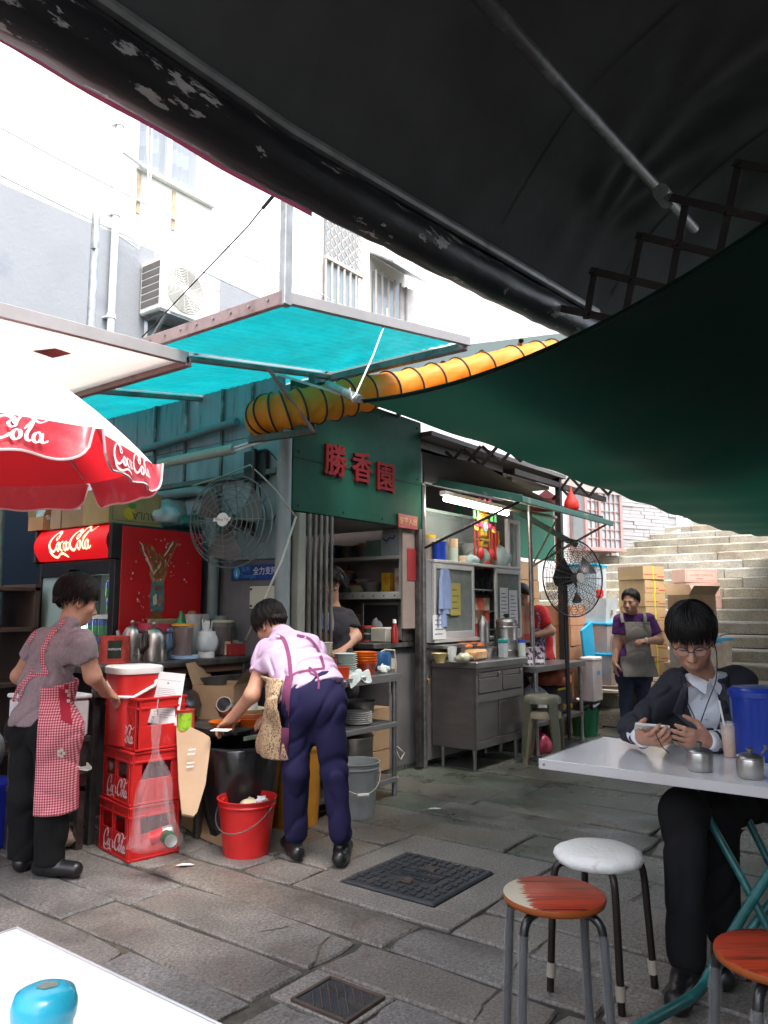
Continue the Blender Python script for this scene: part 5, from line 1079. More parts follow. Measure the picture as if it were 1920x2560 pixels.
def bucket(label,loc,rb,rt,h,mt,rzz=0.,grip=None,wire=STEEL,drop=True):
 t=thing('bucket',label,'bucket',loc,rzz);MB().lathe([(0,.004),(rb*.96,.004),(rb,0),(rb+(rt-rb)*.86,h*.86),(rt*1.01,h*.88),(rt*1.01,h*.9),(rt*.995,h*.91),(rt*1.01,h*.97),(rt*1.05,h*.985),(rt*1.05,h),(rt*.99,h),(rb*.96,.015),(0,.012)],36).build('body',mt,t,sm=35)
 m=MB();s_=-1 if drop else 1
 pts=[(-rt*1.0,0,h*.9)]+[(-rt*1.04*math.cos(a),-math.sin(a)*rt*(1.12),h*.9-math.sin(a)*h*.42)for a in np.linspace(.1,math.pi-.1,15)]+[(rt*1.0,0,h*.9)]
 m.tube(pts,.0035,6);m.build('handle',wire,t,sm=60)
 for sx in(-1,1):m=MB();m.box(sx*rt*1.0-.012,sx*rt*1.0+.012,-.015,.015,h*.86,h*.93,.003);m.build('lug',mt,t)
 if grip:m=MB();m.tube([(-.035,-rt*1.12,h*.48),(.035,-rt*1.12,h*.48)],.011,8);m.build('grip',WHT,t,sm=40)
 return t
rb_=bucket('red plastic bucket of food scraps in front of the black bag bin',Vector((2.96,3.13,0)),.118,.152,.285,mat('bright red bucket',(.56,.018,.018),.4,var=.2,col2=(.4,.06,.05),mixs=11,mixw=(.6,.8)),R(-75))
solo(MB().blob((0,0,0),(.06,.05,.03),12,.3),'food_scraps',CRM,'pale food scraps and tissue in the red bucket','scraps',Vector((2.97,3.12,.245)),0,None,180);solo(MB().blob((0,0,0),(.045,.03,.02),10,.4),'tissue',PAPER,'white tissue on the scraps in the red bucket','tissue',Vector((3.0,3.06,.27)),.4,None,180)
bucket('grey plastic bucket with a white grip beside the blue trousers',Vector((3.88,3.13,0)),.112,.145,.33,mat('grey bucket plastic',(.32,.34,.35),.4),R(-35),True)
t=thing('orange_bin','tall orange bin behind the bending woman','bin',Vector((3.53,3.34,0)));MB().lathe([(0,0),(.155,0),(.175,.44),(.182,.44),(.182,.46),(.17,.46),(.15,.02),(0,.02)],28).build('body',mat('orange bin plastic',(.62,.26,.02),.4),t,sm=40)
lat('pot',STEEL,'steel pot standing in the orange bin','pot',Vector((3.53,3.34,.4)),[(0,0),(.13,0),(.14,.12),(.15,.13),(.14,.14),(0,.05)],24)
sk=thing('foam_box_stand','dark stand carrying a white foam box behind the crates','stand',(2.36,4.0,0))
m=MB();
for x in(2.24,2.46):
 for y in(3.9,4.2):m.box(x-.02,x+.02,y-.02,y+.02,0,.6,.003)
m.box(2.2,2.49,3.87,4.24,.56,.59,.003);m.box(2.21,2.48,3.88,4.23,.3,.33,.003);m.build('frame',STEELD,sk,W=True)
solo(MB().box(-.14,.14,-.18,.18,0,.2,.012).box(-.15,.15,-.19,.19,.201,.225,.012),'foam_box',mat('white foam',(.66,.66,.68),.8),'white foam box on the dark stand behind the crates','box',(2.345,4.05,.591),R(-4))
for i in range(6):
 o=lat('plate',WHT,'%s plate from the bottom of the pile on the low stand behind the crates'%NTH[i],'plate',(2.36+.01*i,4.0-.02*i,.331+.022*i),[(0,0),(.05,0),(.1,.016),(.097,.018),(.05,.006),(0,.006)],18,group='plates piled on the low stand');o.rotation_euler=(.1*i-.2,.05*i,0)
bag('plastic_bag','greyish bag hanging off the stand behind the crates',(2.2,3.93,.2),.09,.24,mat('greyish film',(.5,.47,.48),.3,trans=.2),21)
solo(MB().blob((0,0,.05),(.09,.12,.07),12,.3),'rag',mat('dull rag',(.3,.22,.18),.9),'dull rag lying on the ground behind the crates','cloth',(2.42,4.02,0),0,None,180)
bl=solo(MB().box(-.2,.2,-.25,.25,0,.36,.02),'blue_crate',mat('royal blue plastic',(.01,.03,.42),.4),'royal blue plastic box at the left edge beside the grey woman','crate',(2.05,4.42,0),.3)
bag('plastic_bag','large white bag standing on the blue box at the left edge',(2.08,4.45,.361),.2,.34,mat('white sack',(.62,.58,.58),.5,trans=.15),23)
sf=thing('side_shelf','dark wooden shelf with cardboard behind the grey woman','shelf',(2.3,5.4,0));m=MB();
for z in(.3,.75,1.12,1.4):m.box(1.4,2.9,5.2,5.65,z,z+.03,.003)
for x in(1.42,2.88):m.box(x-.02,x+.02,5.2,5.65,0,1.45,.003)
m.build('shelf_frame',mat('dark brown wood',(.06,.035,.025),.7),sf,W=True)
carton('carton','flat cardboard carton on the dark shelf behind the grey woman',(2.3,5.4,1.151),.6,.35,.16,mt=CARD);carton('carton','small carton lower on the dark shelf',(2.05,5.35,.781),.4,.3,.2,mt=CARDP)
st_=thing('stool_stack','stack of orange brown stool seats at the left edge behind the grey woman','stools',(2.1,4.75,.75));
for i in range(4):MB().lathe([(0,0),(.15,0),(.155,.012),(.15,.024),(0,.025)],24,(0,0,.08*i-.28)).build('seat',mat('orange brown seat',(.4,.13,.03),.35),st_,sm=40)
m=MB()
for a in range(4):m.tube([(.12*math.cos(a*1.57),.12*math.sin(a*1.57),.1),(.15*math.cos(a*1.57),.15*math.sin(a*1.57),-.75)],.012,6)
m.build('legs',BLK,st_)
def steel_table(name,label,x0,x1,y0,y1,zt,shelves,skirt=.05,legs=None):
 t=thing(name,label,'table',(x0,y0,0))
 def P(n,mt,fn,**k):m=MB();fn(m);return m.build(n,mt,t,W=True,**k)
 P('table_top',STEEL,lambda m:(m.box(x0,x1,y0,y1,zt-.004,zt,.002),m.box(x0,x1,y0,y0+.004,zt-skirt,zt-.004,0),m.box(x1-.004,x1,y0+.004,y1,zt-skirt,zt-.004,0),m.box(x0,x0+.004,y0+.004,y1,zt-skirt,zt-.004,0)))
 for z in shelves:P('shelf',STEEL,lambda m:m.box(x0+.02,x1-.02,y0+.02,y1-.02,z-.035,z,.003))
 for x in(x0+.04,x1-.04):
  for y in(y0+.04,y1-.04):P('leg',STEEL,lambda m:(m.cyl((x,y,.05),(x,y,zt-.005),.018,n=14),m.cyl((x,y,zt-.14),(x,y,zt-.05),.023,n=14),m.cyl((x,y,0),(x,y,.06),.021,.016,n=12)),sm=40)
 return t
steel_table('steel_table','stainless steel table with two shelves beside the bending woman',3.55,4.48,3.2,3.78,.83,(.5,.13))
ZT=.831
def ot(px,y):d=ray(px,1680);p=C0+d*(y/d.y);return Vector((p.x,y,ZT))
tin('tomato_tin','upside down tomato tin with a green label on the steel table',ot(822,3.32),.052,.125,TOMR,lab=(GRNP,.0,1.7,.12,.88),txt='tomato',inv=True)
for i in range(6):lat('bowl',mat('off white bowl',(.6,.58,.5),.35),'%s off white bowl from the bottom of the pile on the tomato tin'%NTH[i],'bowl',ot(812,3.36)+Vector((0,0,.126+.016*i)),[(0,0),(.03,0),(.05,.02),(.052,.024),(.048,.024),(.028,.006),(0,.005)],20,group='bowls piled on the tomato tin')
for i in range(11):lat('plate',mat('pale green plate',(.62,.7,.66),.3),'%s pale plate from the bottom of the tall pile on the steel table'%NTH[i],'plate',ot(862,3.36)+Vector((.003*(i%2),0,.0135*i)),[(0,0),(.05,0),(.082,.012),(.084,.015),(.08,.015),(.05,.004),(0,.003)],22,group='plates piled on the steel table')
for i in range(5):lat('orange_tub',ORG if i else mat('red orange tub',(.62,.06,.015),.35),'%s orange bowl from the bottom of the nested stack right of the plates'%NTH[i],'bowl',ot(914,3.36)+Vector((0,0,.0+.018*i)),[(0,0),(.06,0),(.08,.075),(.085,.078),(.08,.08),(.058,.006),(0,.005)],24,group='nested orange bowls')
lat('tub',mat('red orange tub',(0,0,0)),'small red tub in front of the plates','tub',ot(855,3.25),[(0,0),(.045,0),(.052,.07),(.055,.072),(.05,.075),(.04,.006)],20)
lat('jar',mat('dark blue jar',(.01,.06,.16),.35),'dark blue jar behind the nested orange bowls','jar',ot(953,3.55),[(0,0),(.075,0),(.08,.1),(.07,.125),(0,.13)],20)
lat('cup',mat('cream cup',(.55,.5,.4),.4),'cream cup with a brown band by the dark blue jar','cup',ot(977,3.5),[(0,0),(.03,0),(.04,.075),(.036,.075),(.027,.006)],18)
def cloth(name,label,loc,L,Wd,mt,rzz,drop,seed):
 g2=random.Random(seed);a,b=g2.uniform(0,6),g2.uniform(0,6);m=MB()
 def fn(u,v):
  x=(u-.5)*L;y=(v-.5)*Wd;z=.02+.018*math.sin(u*9+a+3*v)+.012*math.sin(v*14+b+5*u);e=max(0,abs(u-.5)-.3)
  z-=drop*max(0,(.25-v))*2;return(x+.012*math.sin(v*8),y+.01*math.sin(u*12),max(z,.003)if v>.22 else z)
 m.grid(fn,26,18);return solo(m,name,mt,label,'cloth',loc,rzz,None,180)
TOW=mat('grey white towel',(.55,.6,.57),.95,bump=.5,bs=90)
cloth('towel','grey white towel hanging over the front edge of the steel table',ot(885,3.24)+Vector((0,.0,0)),.22,.12,TOW,0,.1,5)
solo(MB().blob((0,0,.02),(.05,.04,.035),14,.4),'cloth',TOW,'crumpled pale cloth near the right corner of the steel table','cloth',ot(958,3.3),0,None,180)
t=thing('chopstick_pot','pot of red chopsticks beside the shoulder of the bending woman','pot',ot(783,3.45));MB().lathe([(0,0),(.05,0),(.055,.12),(.05,.12),(.045,.01)],18).build('pot',mat('dark red pot',(.25,.02,.02),.4),t,sm=40);m=MB()
for i in range(10):a=rnd.uniform(0,6.3);m.tube([(.02*math.cos(a),.02*math.sin(a),.03),(.045*math.cos(a),.045*math.sin(a),.25+rnd.uniform(-.03,.03))],.004,5)
m.build('chopsticks',mat('red lacquer',(.35,.02,.02),.3),t,kind='stuff')
for i in range(6):lat('plate',WHT,'%s white plate from the bottom of the low pile on the middle shelf'%NTH[i],'plate',Vector((4.18,3.36,.501+.014*i)),[(0,0),(.06,0),(.1,.013),(.1,.016),(.095,.016),(.06,.005),(0,.004)],22,group='plates on the middle shelf')
lat('mixing_bowl',STEEL,'steel mixing bowl on the middle shelf of the steel table','bowl',Vector((4.36,3.5,.501)),[(0,0),(.06,0),(.11,.06),(.125,.13),(.13,.132),(.12,.13),(.1,.06),(0,.006)],26)
lat('stock_pot',STEEL,'big steel stock pot on the floor shelf of the steel table','pot',Vector((4.28,3.5,.131)),[(0,0),(.15,0),(.155,.02),(.155,.26),(.165,.27),(.155,.28),(0,.28)],28)
lat('stock_pot',STEELD,'tall dark steel pot behind the steel table','pot',Vector((4.2,3.95,.0)),[(0,0),(.2,0),(.2,.8),(.21,.81),(0,.82)],28)
m=MB();m.tube([(4.62,3.6,.92),(4.75,3.55,.97),(4.88,3.56,.96),(4.9,3.56,.86),(4.86,3.55,.5),(4.84,3.54,.25),(4.9,3.52,.14),(4.95,3.52,.18),(4.87,3.53,.24)],.007,6);o=solo(m,'power_cord',mat('cream cord',(0,0,0)),'cream cord hanging in a loop behind the steel table','cord')
sh_=thing('wall_shelves','white two tier shelf unit inside the stall doorway','shelf',(5.12,3.64,1.38))
WSH=mat('off white shelf',(.55,.54,.48),.5,var=.1)
def sp_(n,mt,fn,**k):m=MB();fn(m);return m.build(n,mt,sh_,W=True,**k)
for z in(1.69,1.39):sp_('shelf_board',WSH,lambda m:m.box(5.12,5.42,3.65,4.6,z,z+.03,.003))
sp_('upright',WSH,lambda m:m.box(5.10,5.13,3.645,3.675,1.36,1.95,.003));sp_('lip',WSH,lambda m:m.box(5.105,5.12,3.675,4.6,1.36,1.41,.002))
m=MB()
for i in range(8):m.cyl((5.104,3.72+.11*i,1.387),(5.1025,3.72+.11*i,1.387),.007,n=8)
m.build('bolt',BLK,sh_,W=True)
def ins(py_y,z):return Vector((5.26,py_y,z))
def sh_at(px,z,x=5.26):d=ray(px,1400);k=x/d.x;return Vector((x,d.y*k,z))
z1,z2,z3=1.721,1.421,1.011
solo(MB().box(-.1,.1,-.08,.08,0,.12,.01),'plastic_bin',mat('deep blue bin',(.01,.05,.2),.4),'blue plastic bin at the left of the upper shelf in the stall','bin',sh_at(838,z1))
for px,lab in((868,'steel bowl on the upper shelf beside the blue bin'),(912,'steel bowl with an orange lid on the upper shelf')):
 lat('steel_bowl',STEEL,lab,'bowl',sh_at(px,z1),[(0,0),(.07,0),(.095,.1),(.1,.105),(.09,.1),(0,.008)],22)
lat('bowl_cover',ORG,'orange cover on the second steel bowl of the upper shelf','cover',sh_at(916,z1+.105),[(.06,0),(.07,.0),(.068,.018),(0,.02)],18)
solo(MB().box(-.08,.08,-.1,.1,0,.14,.008),'plastic_box',mat('pale green tub',(.25,.42,.35),.3,alpha=.75),'pale green plastic box on the upper shelf','box',sh_at(950,z1))
t=thing('clear_box','frosted box with a blue ribbon print at the right of the upper shelf','box',sh_at(990,z1));MB().box(-.09,.09,-.1,.1,0,.2,.012).build('body',mat('frosted box',(.55,.6,.62),.3,alpha=.8),t);m=MB();m.tube([(-.094,.07,.15),(-.095,.03,.12),(-.095,.0,.15),(-.095,-.04,.14),(-.095,-.06,.17)],.006,6);m.build('ribbon',mat('blue ribbon',(.02,.05,.4),.4),t)
solo(MB().box(-.002,.002,-.09,.09,0,.2,0),'paper_notice',PAPER,'white paper with an arrow hanging above the upper shelf','notice',Vector((5.3,3.9,1.77)))
carton('tin_box','yellow tin box on the lower shelf in the stall',sh_at(972,z2),.1,.09,.16,mt=mat('yellow tin',(.62,.36,.02),.4,col2=(.5,.1,.02),mixs=8),tape=False)
carton('milk_tin','white and red tin beside the yellow tin on the lower shelf',sh_at(1001,z2),.08,.07,.2,mt=mat('white red tin',(.6,.5,.42),.4,col2=(.5,.02,.03),mixs=9),tape=False)
lat('steel_bowl',STEEL,'wide steel bowl on the lower shelf in the stall','bowl',sh_at(930,z2),[(0,0),(.06,0),(.115,.08),(.12,.083),(.11,.08),(0,.008)],24)
lat('bowl',CRM,'cream bowl on the lower shelf left of the wide steel bowl','bowl',sh_at(893,z2),[(0,0),(.05,0),(.09,.06),(.085,.06),(0,.008)],22);lat('bowl',ORG,'orange bowl on the cream one of the lower shelf','bowl',sh_at(896,z2+.05),[(0,0),(.04,0),(.08,.03),(.075,.03),(0,.008)],22);lat('bowl',WHT,'white bowl topmost on the lower shelf','bowl',sh_at(905,z2+.08),[(0,0),(.035,0),(.075,.035),(.07,.035),(0,.008)],22)
lat('steel_pot',STEELD,'dark pot with an orange lid behind the cook','pot',sh_at(866,z2),[(0,0),(.09,0),(.1,.13),(.1,.14),(.09,.17),(0,.18)],22)
lat('pot_cover',ORG,'orange cover on the dark pot behind the cook','cover',sh_at(864,z2+.18),[(.08,-.03),(.085,-.01),(.05,.015),(0,.02)],18)
lat('sauce_bottle',mat('dark sauce',(.03,.015,.01),.2),'dark sauce bottle behind the dark pot on the lower shelf','bottle',sh_at(872,z2,5.36),[(0,0),(.03,0),(.03,.16),(.012,.2),(.012,.25),(0,.25)],14)
kc=thing('kitchen_counter','dark work top inside the stall below the shelves','counter',(4.9,3.7,0));m=MB();m.box(4.75,5.42,3.66,5.0,.97,1.01,.004);m.build('work_top',STEELD,kc,W=True)
m=MB();m.box(5.0,5.42,3.7,5.0,.03,.96,0);m.build('base',WDARK,kc,W=True)
tin('tomato_tin','upside down tomato tin on the dark work top in the stall',sh_at(922,z3,5.05),.07,.13,TOMR,lab=(BLKP,.0,1.2,.15,.85),txt='tomato',inv=True)
kb_=lat('ketchup_bottle',mat('ketchup',(.25,.02,.015),.25),'ketchup bottle with a white cap on the work top','bottle',sh_at(986,z3,5.0),[(0,0),(.03,0),(.032,.1),(.014,.15),(.014,.155)],16);MB().lathe([(.016,.155),(.014,.185),(0,.186)],12).build('bottle_cap',WHT,kb_)
ov=thing('small_oven','steel framed oven at the right end of the dark work top','oven',Vector((5.3,3.8,z3)));m=MB();m.box(-.16,.1,-.14,.3,0,.34,.01);m.build('body',STEELD,ov);m=MB();m.box(-.17,-.161,-.1,.26,.06,.3,.004);m.build('door',BLK,ov)
m=MB()
for a in((-.13,-.1,.02,.32),(.26,.29,.02,.32),(-.1,.26,.02,.055),(-.1,.26,.3,.32)):m.box(-.178,-.162,a[0],a[1],a[2],a[3],.003)
m.build('door_frame',STEEL,ov)
bag('plastic_bag','clear crinkled bag on the work top behind the tomato tin',sh_at(955,z3,5.2),.1,.26,mat('grey film',(.4,.42,.42),.2,alpha=.6),31)
carton('carton','brown carton on the work top behind the cook',sh_at(900,z3,5.3),.2,.2,.22)
solo(MB().box(-.09,.09,-.08,.08,0,.12,.01),'toaster',mat('cream appliance',(.5,.47,.38),.4),'cream appliance on the work top left of the ketchup','appliance',sh_at(962,z3,5.06))
carton('printed_box','brown box with a red round print behind the plates',Vector((4.35,3.72,.832)),.2,.12,.13,mt=mat('brown printed card',(.35,.17,.1),.8))
for i in range(3):carton('carton','brown carton %s under the work top behind the steel table'%('at the bottom','in the middle','on top')[i],Vector((4.85,3.78,.04+.16*i)),.26,.2,.155,group='cartons under the work top')
gc=thing('glass_cabinet','white framed glass cabinet on the steel ledge under the flap','cabinet',(5.4,3.5,1.0))
def gp_(n,mt,fn,**k):m=MB();fn(m);return m.build(n,mt,gc,W=True,**k)
gx0,gx1,gy0,gy1,g0,g1=5.36,6.93,3.5,3.86,1.03,1.665
d1,d2=6.02,6.42
FRM=mat('white aluminium frame',(.56,.55,.54),.45,.15,var=.1,vs=5)
gp_('top_board',FRM,lambda m:m.box(gx0,gx1,gy0-.004,gy1,g1,g1+.025,.003));gp_('bottom_board',FRM,lambda m:m.box(gx0,gx1,gy0-.002,gy1,g0-.03,g0,.003));gp_('back_board',mat('greenish back board',(.3,.34,.32),.6),lambda m:m.box(gx0,gx1,gy1-.01,gy1-.001,g0,g1,0));gp_('side_panel',FRM,lambda m:(m.box(gx0,gx0+.01,gy0+.03,gy1-.011,g0,g1,0),m.box(gx1-.01,gx1,gy0+.03,gy1-.011,g0,g1,0)))
for z in(1.25,1.45):gp_('shelf',FRM,lambda m:m.box(gx0+.01,gx1-.01,gy0+.06,gy1-.012,z,z+.012,.001))
for a,b in((gx0,d1),(d2,gx1)):
 gp_('door_frame',FRM,lambda m:[m.box(p,q,gy0,gy0+.025,r_,s_,.003)for p,q,r_,s_ in((a,a+.035,g0,g1-.001),(b-.035,b,g0,g1-.001),(a+.035,b-.035,g0,g0+.06),(a+.035,b-.035,g1-.05,g1-.001))])
 gp_('door_glass',mat('smeared glass',(.36,.4,.38),.12,var=.25,vs=9,alpha=.62,spec=.8),lambda m:m.box(a+.035,b-.035,gy0+.01,gy0+.014,g0+.06,g1-.05,0))
for px in(1174,1200,1214):p=aty(px,1465,3.6);solo(MB().bar((0,0,.06),(.012,0,-.07),.02,.016),'knife',BLK,{1174:'left black handled knife',1200:'middle black handled knife',1214:'right black handled knife'}[px]+' hanging in the glass cabinet','knife',p)
ld=MB();ld.box(5.36,7.0,3.42,3.9,.955,.985,.004);o=solo(ld,'steel_ledge',STEEL,'steel ledge carrying the glass cabinet','ledge');ld2=MB();ld2.box(5.37,6.98,3.6,3.63,.05,.95,.003);solo(ld2,'splash_panel',mat('pinkish steel panel',(.34,.3,.29),.4,.5,var=.2),'steel splash panel under the ledge','panel')
o=MB()
for k,(w_,z0,z1_)in enumerate(((.17,1.28,1.62),(.18,1.24,1.42),(.16,1.13,1.3))):
 o.grid(lambda u,v:(5.46+(u-.5)*w_*(1.0-.25*(v>.85)),3.485-.012*(2-k)-.01*math.sin(u*8+k),z0+(z1_-z0)*v-.02*(u-.5)**2*4*(v)),10,8)
solo(o,'blue_cloth',mat('pale blue cloth',(.25,.33,.55),.9,var=.12,vs=8),'pale blue cloth hanging folded on the left door of the glass cabinet','cloth',(0,0,0),0,None,180)
YEL=mat('yellow card',(.5,.43,.1),.7,var=.06)
def notice(px,y,w_,z0,z1_,mt,label,rows=6,name='notice',tilt=0.):
 p=aty(px,1500,y);t=thing(name,label,'notice',(p.x,y,z0));m=MB();m.box(-w_/2,w_/2,-.001,.0,0,z1_-z0,0);m.build('paper',mt,t)
 m=MB();stamp(m,lines2(-w_*.35,w_*.38,(z1_-z0)*.12,(z1_-z0)*.88,rows,.009),(0,-.001,0),(1,0,0),(0,0,1),.0008);m.build('print',INK,t);return t
notice(1117,3.494,.12,1.235,1.5,YEL,'left yellow notice on the cabinet door half behind the blue cloth',4);notice(1139,3.49,.16,1.225,1.5,YEL,'right yellow notice on the left cabinet door',4)
notice(1098,3.493,.2,1.03,1.23,PAPER,'white notice at the bottom of the left cabinet door',4);notice(1260,3.493,.16,1.16,1.48,PAPER,'white notice at the left of the right cabinet door',7);notice(1283,3.49,.17,1.14,1.46,PAPER,'white notice at the right of the right cabinet door',7)
ZG=g1+.026
def og(px,y=3.64):d=ray(px,1410);k=y/d.y;return Vector((d.x*k,y,ZG))
lat('canister',mat('strong blue canister',(.01,.05,.4),.35),'blue canister at the left end of the cabinet top','canister',og(1098),[(0,0),(.062,0),(.062,.16),(.065,.17),(0,.17)],22)
for i in range(7):lat('paper_cup',mat('green white cup',(.6,.68,.58),.5)if i<4 else mat('orange print cup',(.75,.45,.25),.5,col2=(.75,.65,.5),mixs=40),'%s paper cup from the bottom of the nested stack beside the blue canister'%NTH[i],'cup',og(1134)+Vector((0,0,.028*i)),[(0,0),(.036,0),(.044,.045),(.046,.046),(.04,.046)],16,group='stacked paper cups')
lat('paper_cup',mat('orange print cup',(0,0,0)),'single low orange print cup beside the cup stack','cup',og(1155),[(0,0),(.04,0),(.05,.07),(.046,.07),(.03,.01)],16)
lat('glass_jar',mat('jar glass',(.5,.5,.48),.15,alpha=.6),'wide lidded glass jar on the cabinet top','jar',og(1180,3.72),[(0,0),(.08,0),(.09,.14),(.1,.19),(.105,.2),(.1,.205),(.0,.205)],22)
bag('plastic_bag','greenish clear bag with green stuff in the middle of the cabinet top',og(1195),.1,.2,mat('greenish film bag',(0,0,0)),41);bag('plastic_bag','pale blue knotted plastic bag at the right of the cabinet top',og(1243),.125,.24,mat('pale blue bag',(.52,.66,.7),.35,trans=.3),42);bag('plastic_bag','light green bag of vegetables on the cabinet top',og(1218,3.7),.11,.16,mat('light green bag',(.45,.52,.35),.35,trans=.3),43)
bag('plastic_bag','small blue bag on a black tray on the cabinet top',og(1178,3.58),.07,.09,mat('pale blue bag',(0,0,0)),44)
jr_=lat('jar',mat('plastic jar',(.5,.42,.34),.3),'white jar with a yellow lid by the steel post','jar',og(1072,3.75)+Vector((0,0,.05)),[(0,-.05),(.06,-.05),(.06,.12),(.064,.122),(.064,.155),(0,.156)],18)
MB().lathe([(.066,.157),(.066,.187),(0,.189)],18).build('jar_lid',mat('yellow lid',(.75,.42,.02),.35),jr_,sm=40)
al=thing('altar_ornament','gold and red paper altar ornament with pink lotus buds on the cabinet','ornament',og(1207,3.6))
GOLD=mat('gold foil',(.75,.45,.05),.3,.5,var=.2,vs=40);PNK=mat('pink lotus',(.75,.06,.2),.5);YLW=mat('yellow foil',(.8,.65,.06),.35)
m=MB();
for z,w_,h_ in((.16,.13,.08),(.26,.11,.1),(.38,.15,.1),(.5,.16,.08)):m.box(-w_/2,w_/2,-.03,.03,z,z+h_,.015);m.box(-w_/2-.02,w_/2+.02,-.035,.035,z+h_-.012,z+h_+.004,.003)
m.build('tiers',GOLD,al)
m=MB();stamp(m,disc2(0,0,.045,20),(0,-.036,.36),(1,0,0),(0,0,1));m.build('medallion',mat('pale blue medallion',(.45,.55,.65),.4),al)
m=MB();
for dx in(-.014,.014):
 for dz in(-.022,0,.022):stamp(m,disc2(dx,dz,.007,8),(0,-.038,.36),(1,0,0),(0,0,1))
for z in(.55,.21):stamp(m,rect2(-.04,.04,-.012,.012),(0,-.038,z),(1,0,0),(0,0,1))
m.build('medallion_print',INK,al)
for x,z in((-.19,.56),(-.1,.6),(0,.6),(.1,.61),(.19,.57),(-.17,.36),(.16,.35),(-.08,.37),(.08,.37)):MB().blob((x,-.03,z),(.022,.02,.03),10,.1).build('lotus_bud',PNK,al,sm=180);
for x,z in((-.19,.52),(.19,.53),(-.12,.55),(.12,.55),(-.17,.31),(.16,.31),(-.12,.4)):
 m=MB();m.grid(lambda u,v:(x+(u-.5)*.075,-.035-.01*math.sin(u*3.1),z+.03*v+.015*(2*u-1)**2),6,2);m.build('petal',YLW,al)
for x in(-.2,-.13,.13,.2):m=MB();m.tube([(x,-.03,.5),(x,-.03,.42)],[.012,.016],8);m.build('green_bead',mat('jade bead',(.15,.6,.2),.4),al);m=MB();m.tube([(x,-.03,.4),(x,-.03,.05)],[.006,.012],7);m.build('tassel',mat('red tassel',(.4,.03,.02),.7),al)
for x in(-.1,.1,.0):MB().blob((x,-.035,.1 if x else .02),(.045,.035,.06),12,.05).build('red_lantern',mat('red lantern',(.6,.03,.03),.5),al,sm=180)
m=MB();m.box(.15,.33,.01,.03,.0,.34,.004);m.build('red_plaque',mat('red lantern',(0,0,0)),al);m=MB();m.box(.145,.152,.0,.012,0,.345,0);m.box(.328,.335,.0,.012,0,.345,0);m.box(.145,.335,.0,.012,.338,.346,0);m.build('plaque_border',GOLD,al)
uc=thing('upper_cabinet','second glass display case behind the altar ornament','cabinet',(5.5,3.9,1.69));m=MB()
ux0,ux1,uy0,uy1,u0,u1=5.6,7.0,3.87,4.2,1.69,2.2
for a in((ux0,ux0+.03,u0,u1),(ux1-.03,ux1,u0,u1),(ux0+.03,ux1-.03,u0,u0+.03),(ux0+.03,ux1-.03,u1-.03,u1)):m.box(a[0],a[1],uy0,uy0+.03,a[2],a[3],.003)
m.build('frame',mat('pale green aluminium',(.45,.56,.5),.4),uc,W=True);m=MB();m.box(ux0,ux1,uy1-.01,uy1,u0,u1,0);m.build('back_board',mat('green dim back',(.28,.38,.32),.5),uc,W=True);m=MB();m.box(ux0+.03,ux1-.03,uy0+.01,uy0+.014,u0+.03,u1-.03,0);m.build('door_glass',GLASS,uc,W=True)
m=MB();m.box(ux0+.02,ux1-.02,uy0+.04,uy1-.011,1.92,1.935,0);m.build('shelf',FRM,uc,W=True)
t=thing('white_case','tall white framed case at the right end of the cabinet top','cabinet',(6.95,3.7,1.69));m=MB();m.box(6.72,6.76,3.52,3.56,1.695,2.12,.003);m.box(6.94,6.98,3.52,3.56,1.695,2.12,.003);m.box(6.72,6.98,3.52,3.56,2.12,2.16,.003);m.build('frame',FRM,t,W=True);m=MB();m.box(6.76,6.94,3.54,3.545,1.695,2.12,0);m.build('glass',GLASS,t,W=True)
sc=thing('steel_cabinet','stainless steel cabinet with two drawers and sliding doors','cabinet',(5.44,3.14,0))
def sP(n,mt,fn,**k):m=MB();fn(m);return m.build(n,mt,sc,W=True,**k)
x0,x1,y0,y1=5.44,6.26,3.16,3.58
CST=mat('brushed grey steel',(.24,.22,.215),.42,.85,var=.15,vs=3,stretch=(1,1,5))
sP('carcass',CST,lambda m:(m.box(x0,x0+.01,y0+.02,y1,.17,.8,0),m.box(x1-.01,x1,y0+.02,y1,.17,.8,0),m.box(x0+.01,x1-.01,y1-.01,y1,.17,.8,0),m.box(x0+.01,x1-.01,y0+.02,y1-.01,.17,.19,0)))
sP('top_board',STEEL,lambda m:m.box(x0-.02,x1+.06,y0-.02,y1,.8,.855,.006))
sP('face_frame',CST,lambda m:[m.box(a,b,y0,y0+.018,c,d,.002)for a,b,c,d in((x0,x0+.03,.17,.8),(x1-.03,x1,.17,.8),(x0+.03,x1-.03,.17,.23),(x0+.03,x1-.03,.53,.6),(x0+.03,x1-.03,.77,.8),(5.84,5.87,.6,.77))])
for a,b in((x0+.035,5.835),(5.875,x1-.035)):sP('drawer',CST,lambda m:(m.box(a,b,y0-.008,y0+.01,.605,.72,.003),m.box(a,b,y0-.004,y0+.006,.725,.765,.002),m.box(b-.05,b-.03,y0-.02,y0-.009,.72,.76,.003)))
sP('sliding_door',CST,lambda m:m.box(x0+.035,5.86,y0+.014,y0+.02,.235,.528,.002));sP('sliding_door',CST,lambda m:m.box(5.82,x1-.032,y0+.005,y0+.012,.235,.528,.002))
sP('door_shadow_gap',BLK,lambda m:m.box(5.85,5.865,y0+.0125,y0+.0138,.235,.528,0))
for x in(x0+.06,x1-.06):
 for y in(y0+.06,y1-.06):sP('leg',STEEL,lambda m:m.cyl((x,y,0),(x,y,.17),.014,.02,n=12),sm=40)
ZS=.856
def oc(px,y=3.35):d=ray(px,1650);k=y/d.y;return Vector((d.x*k,y,ZS))
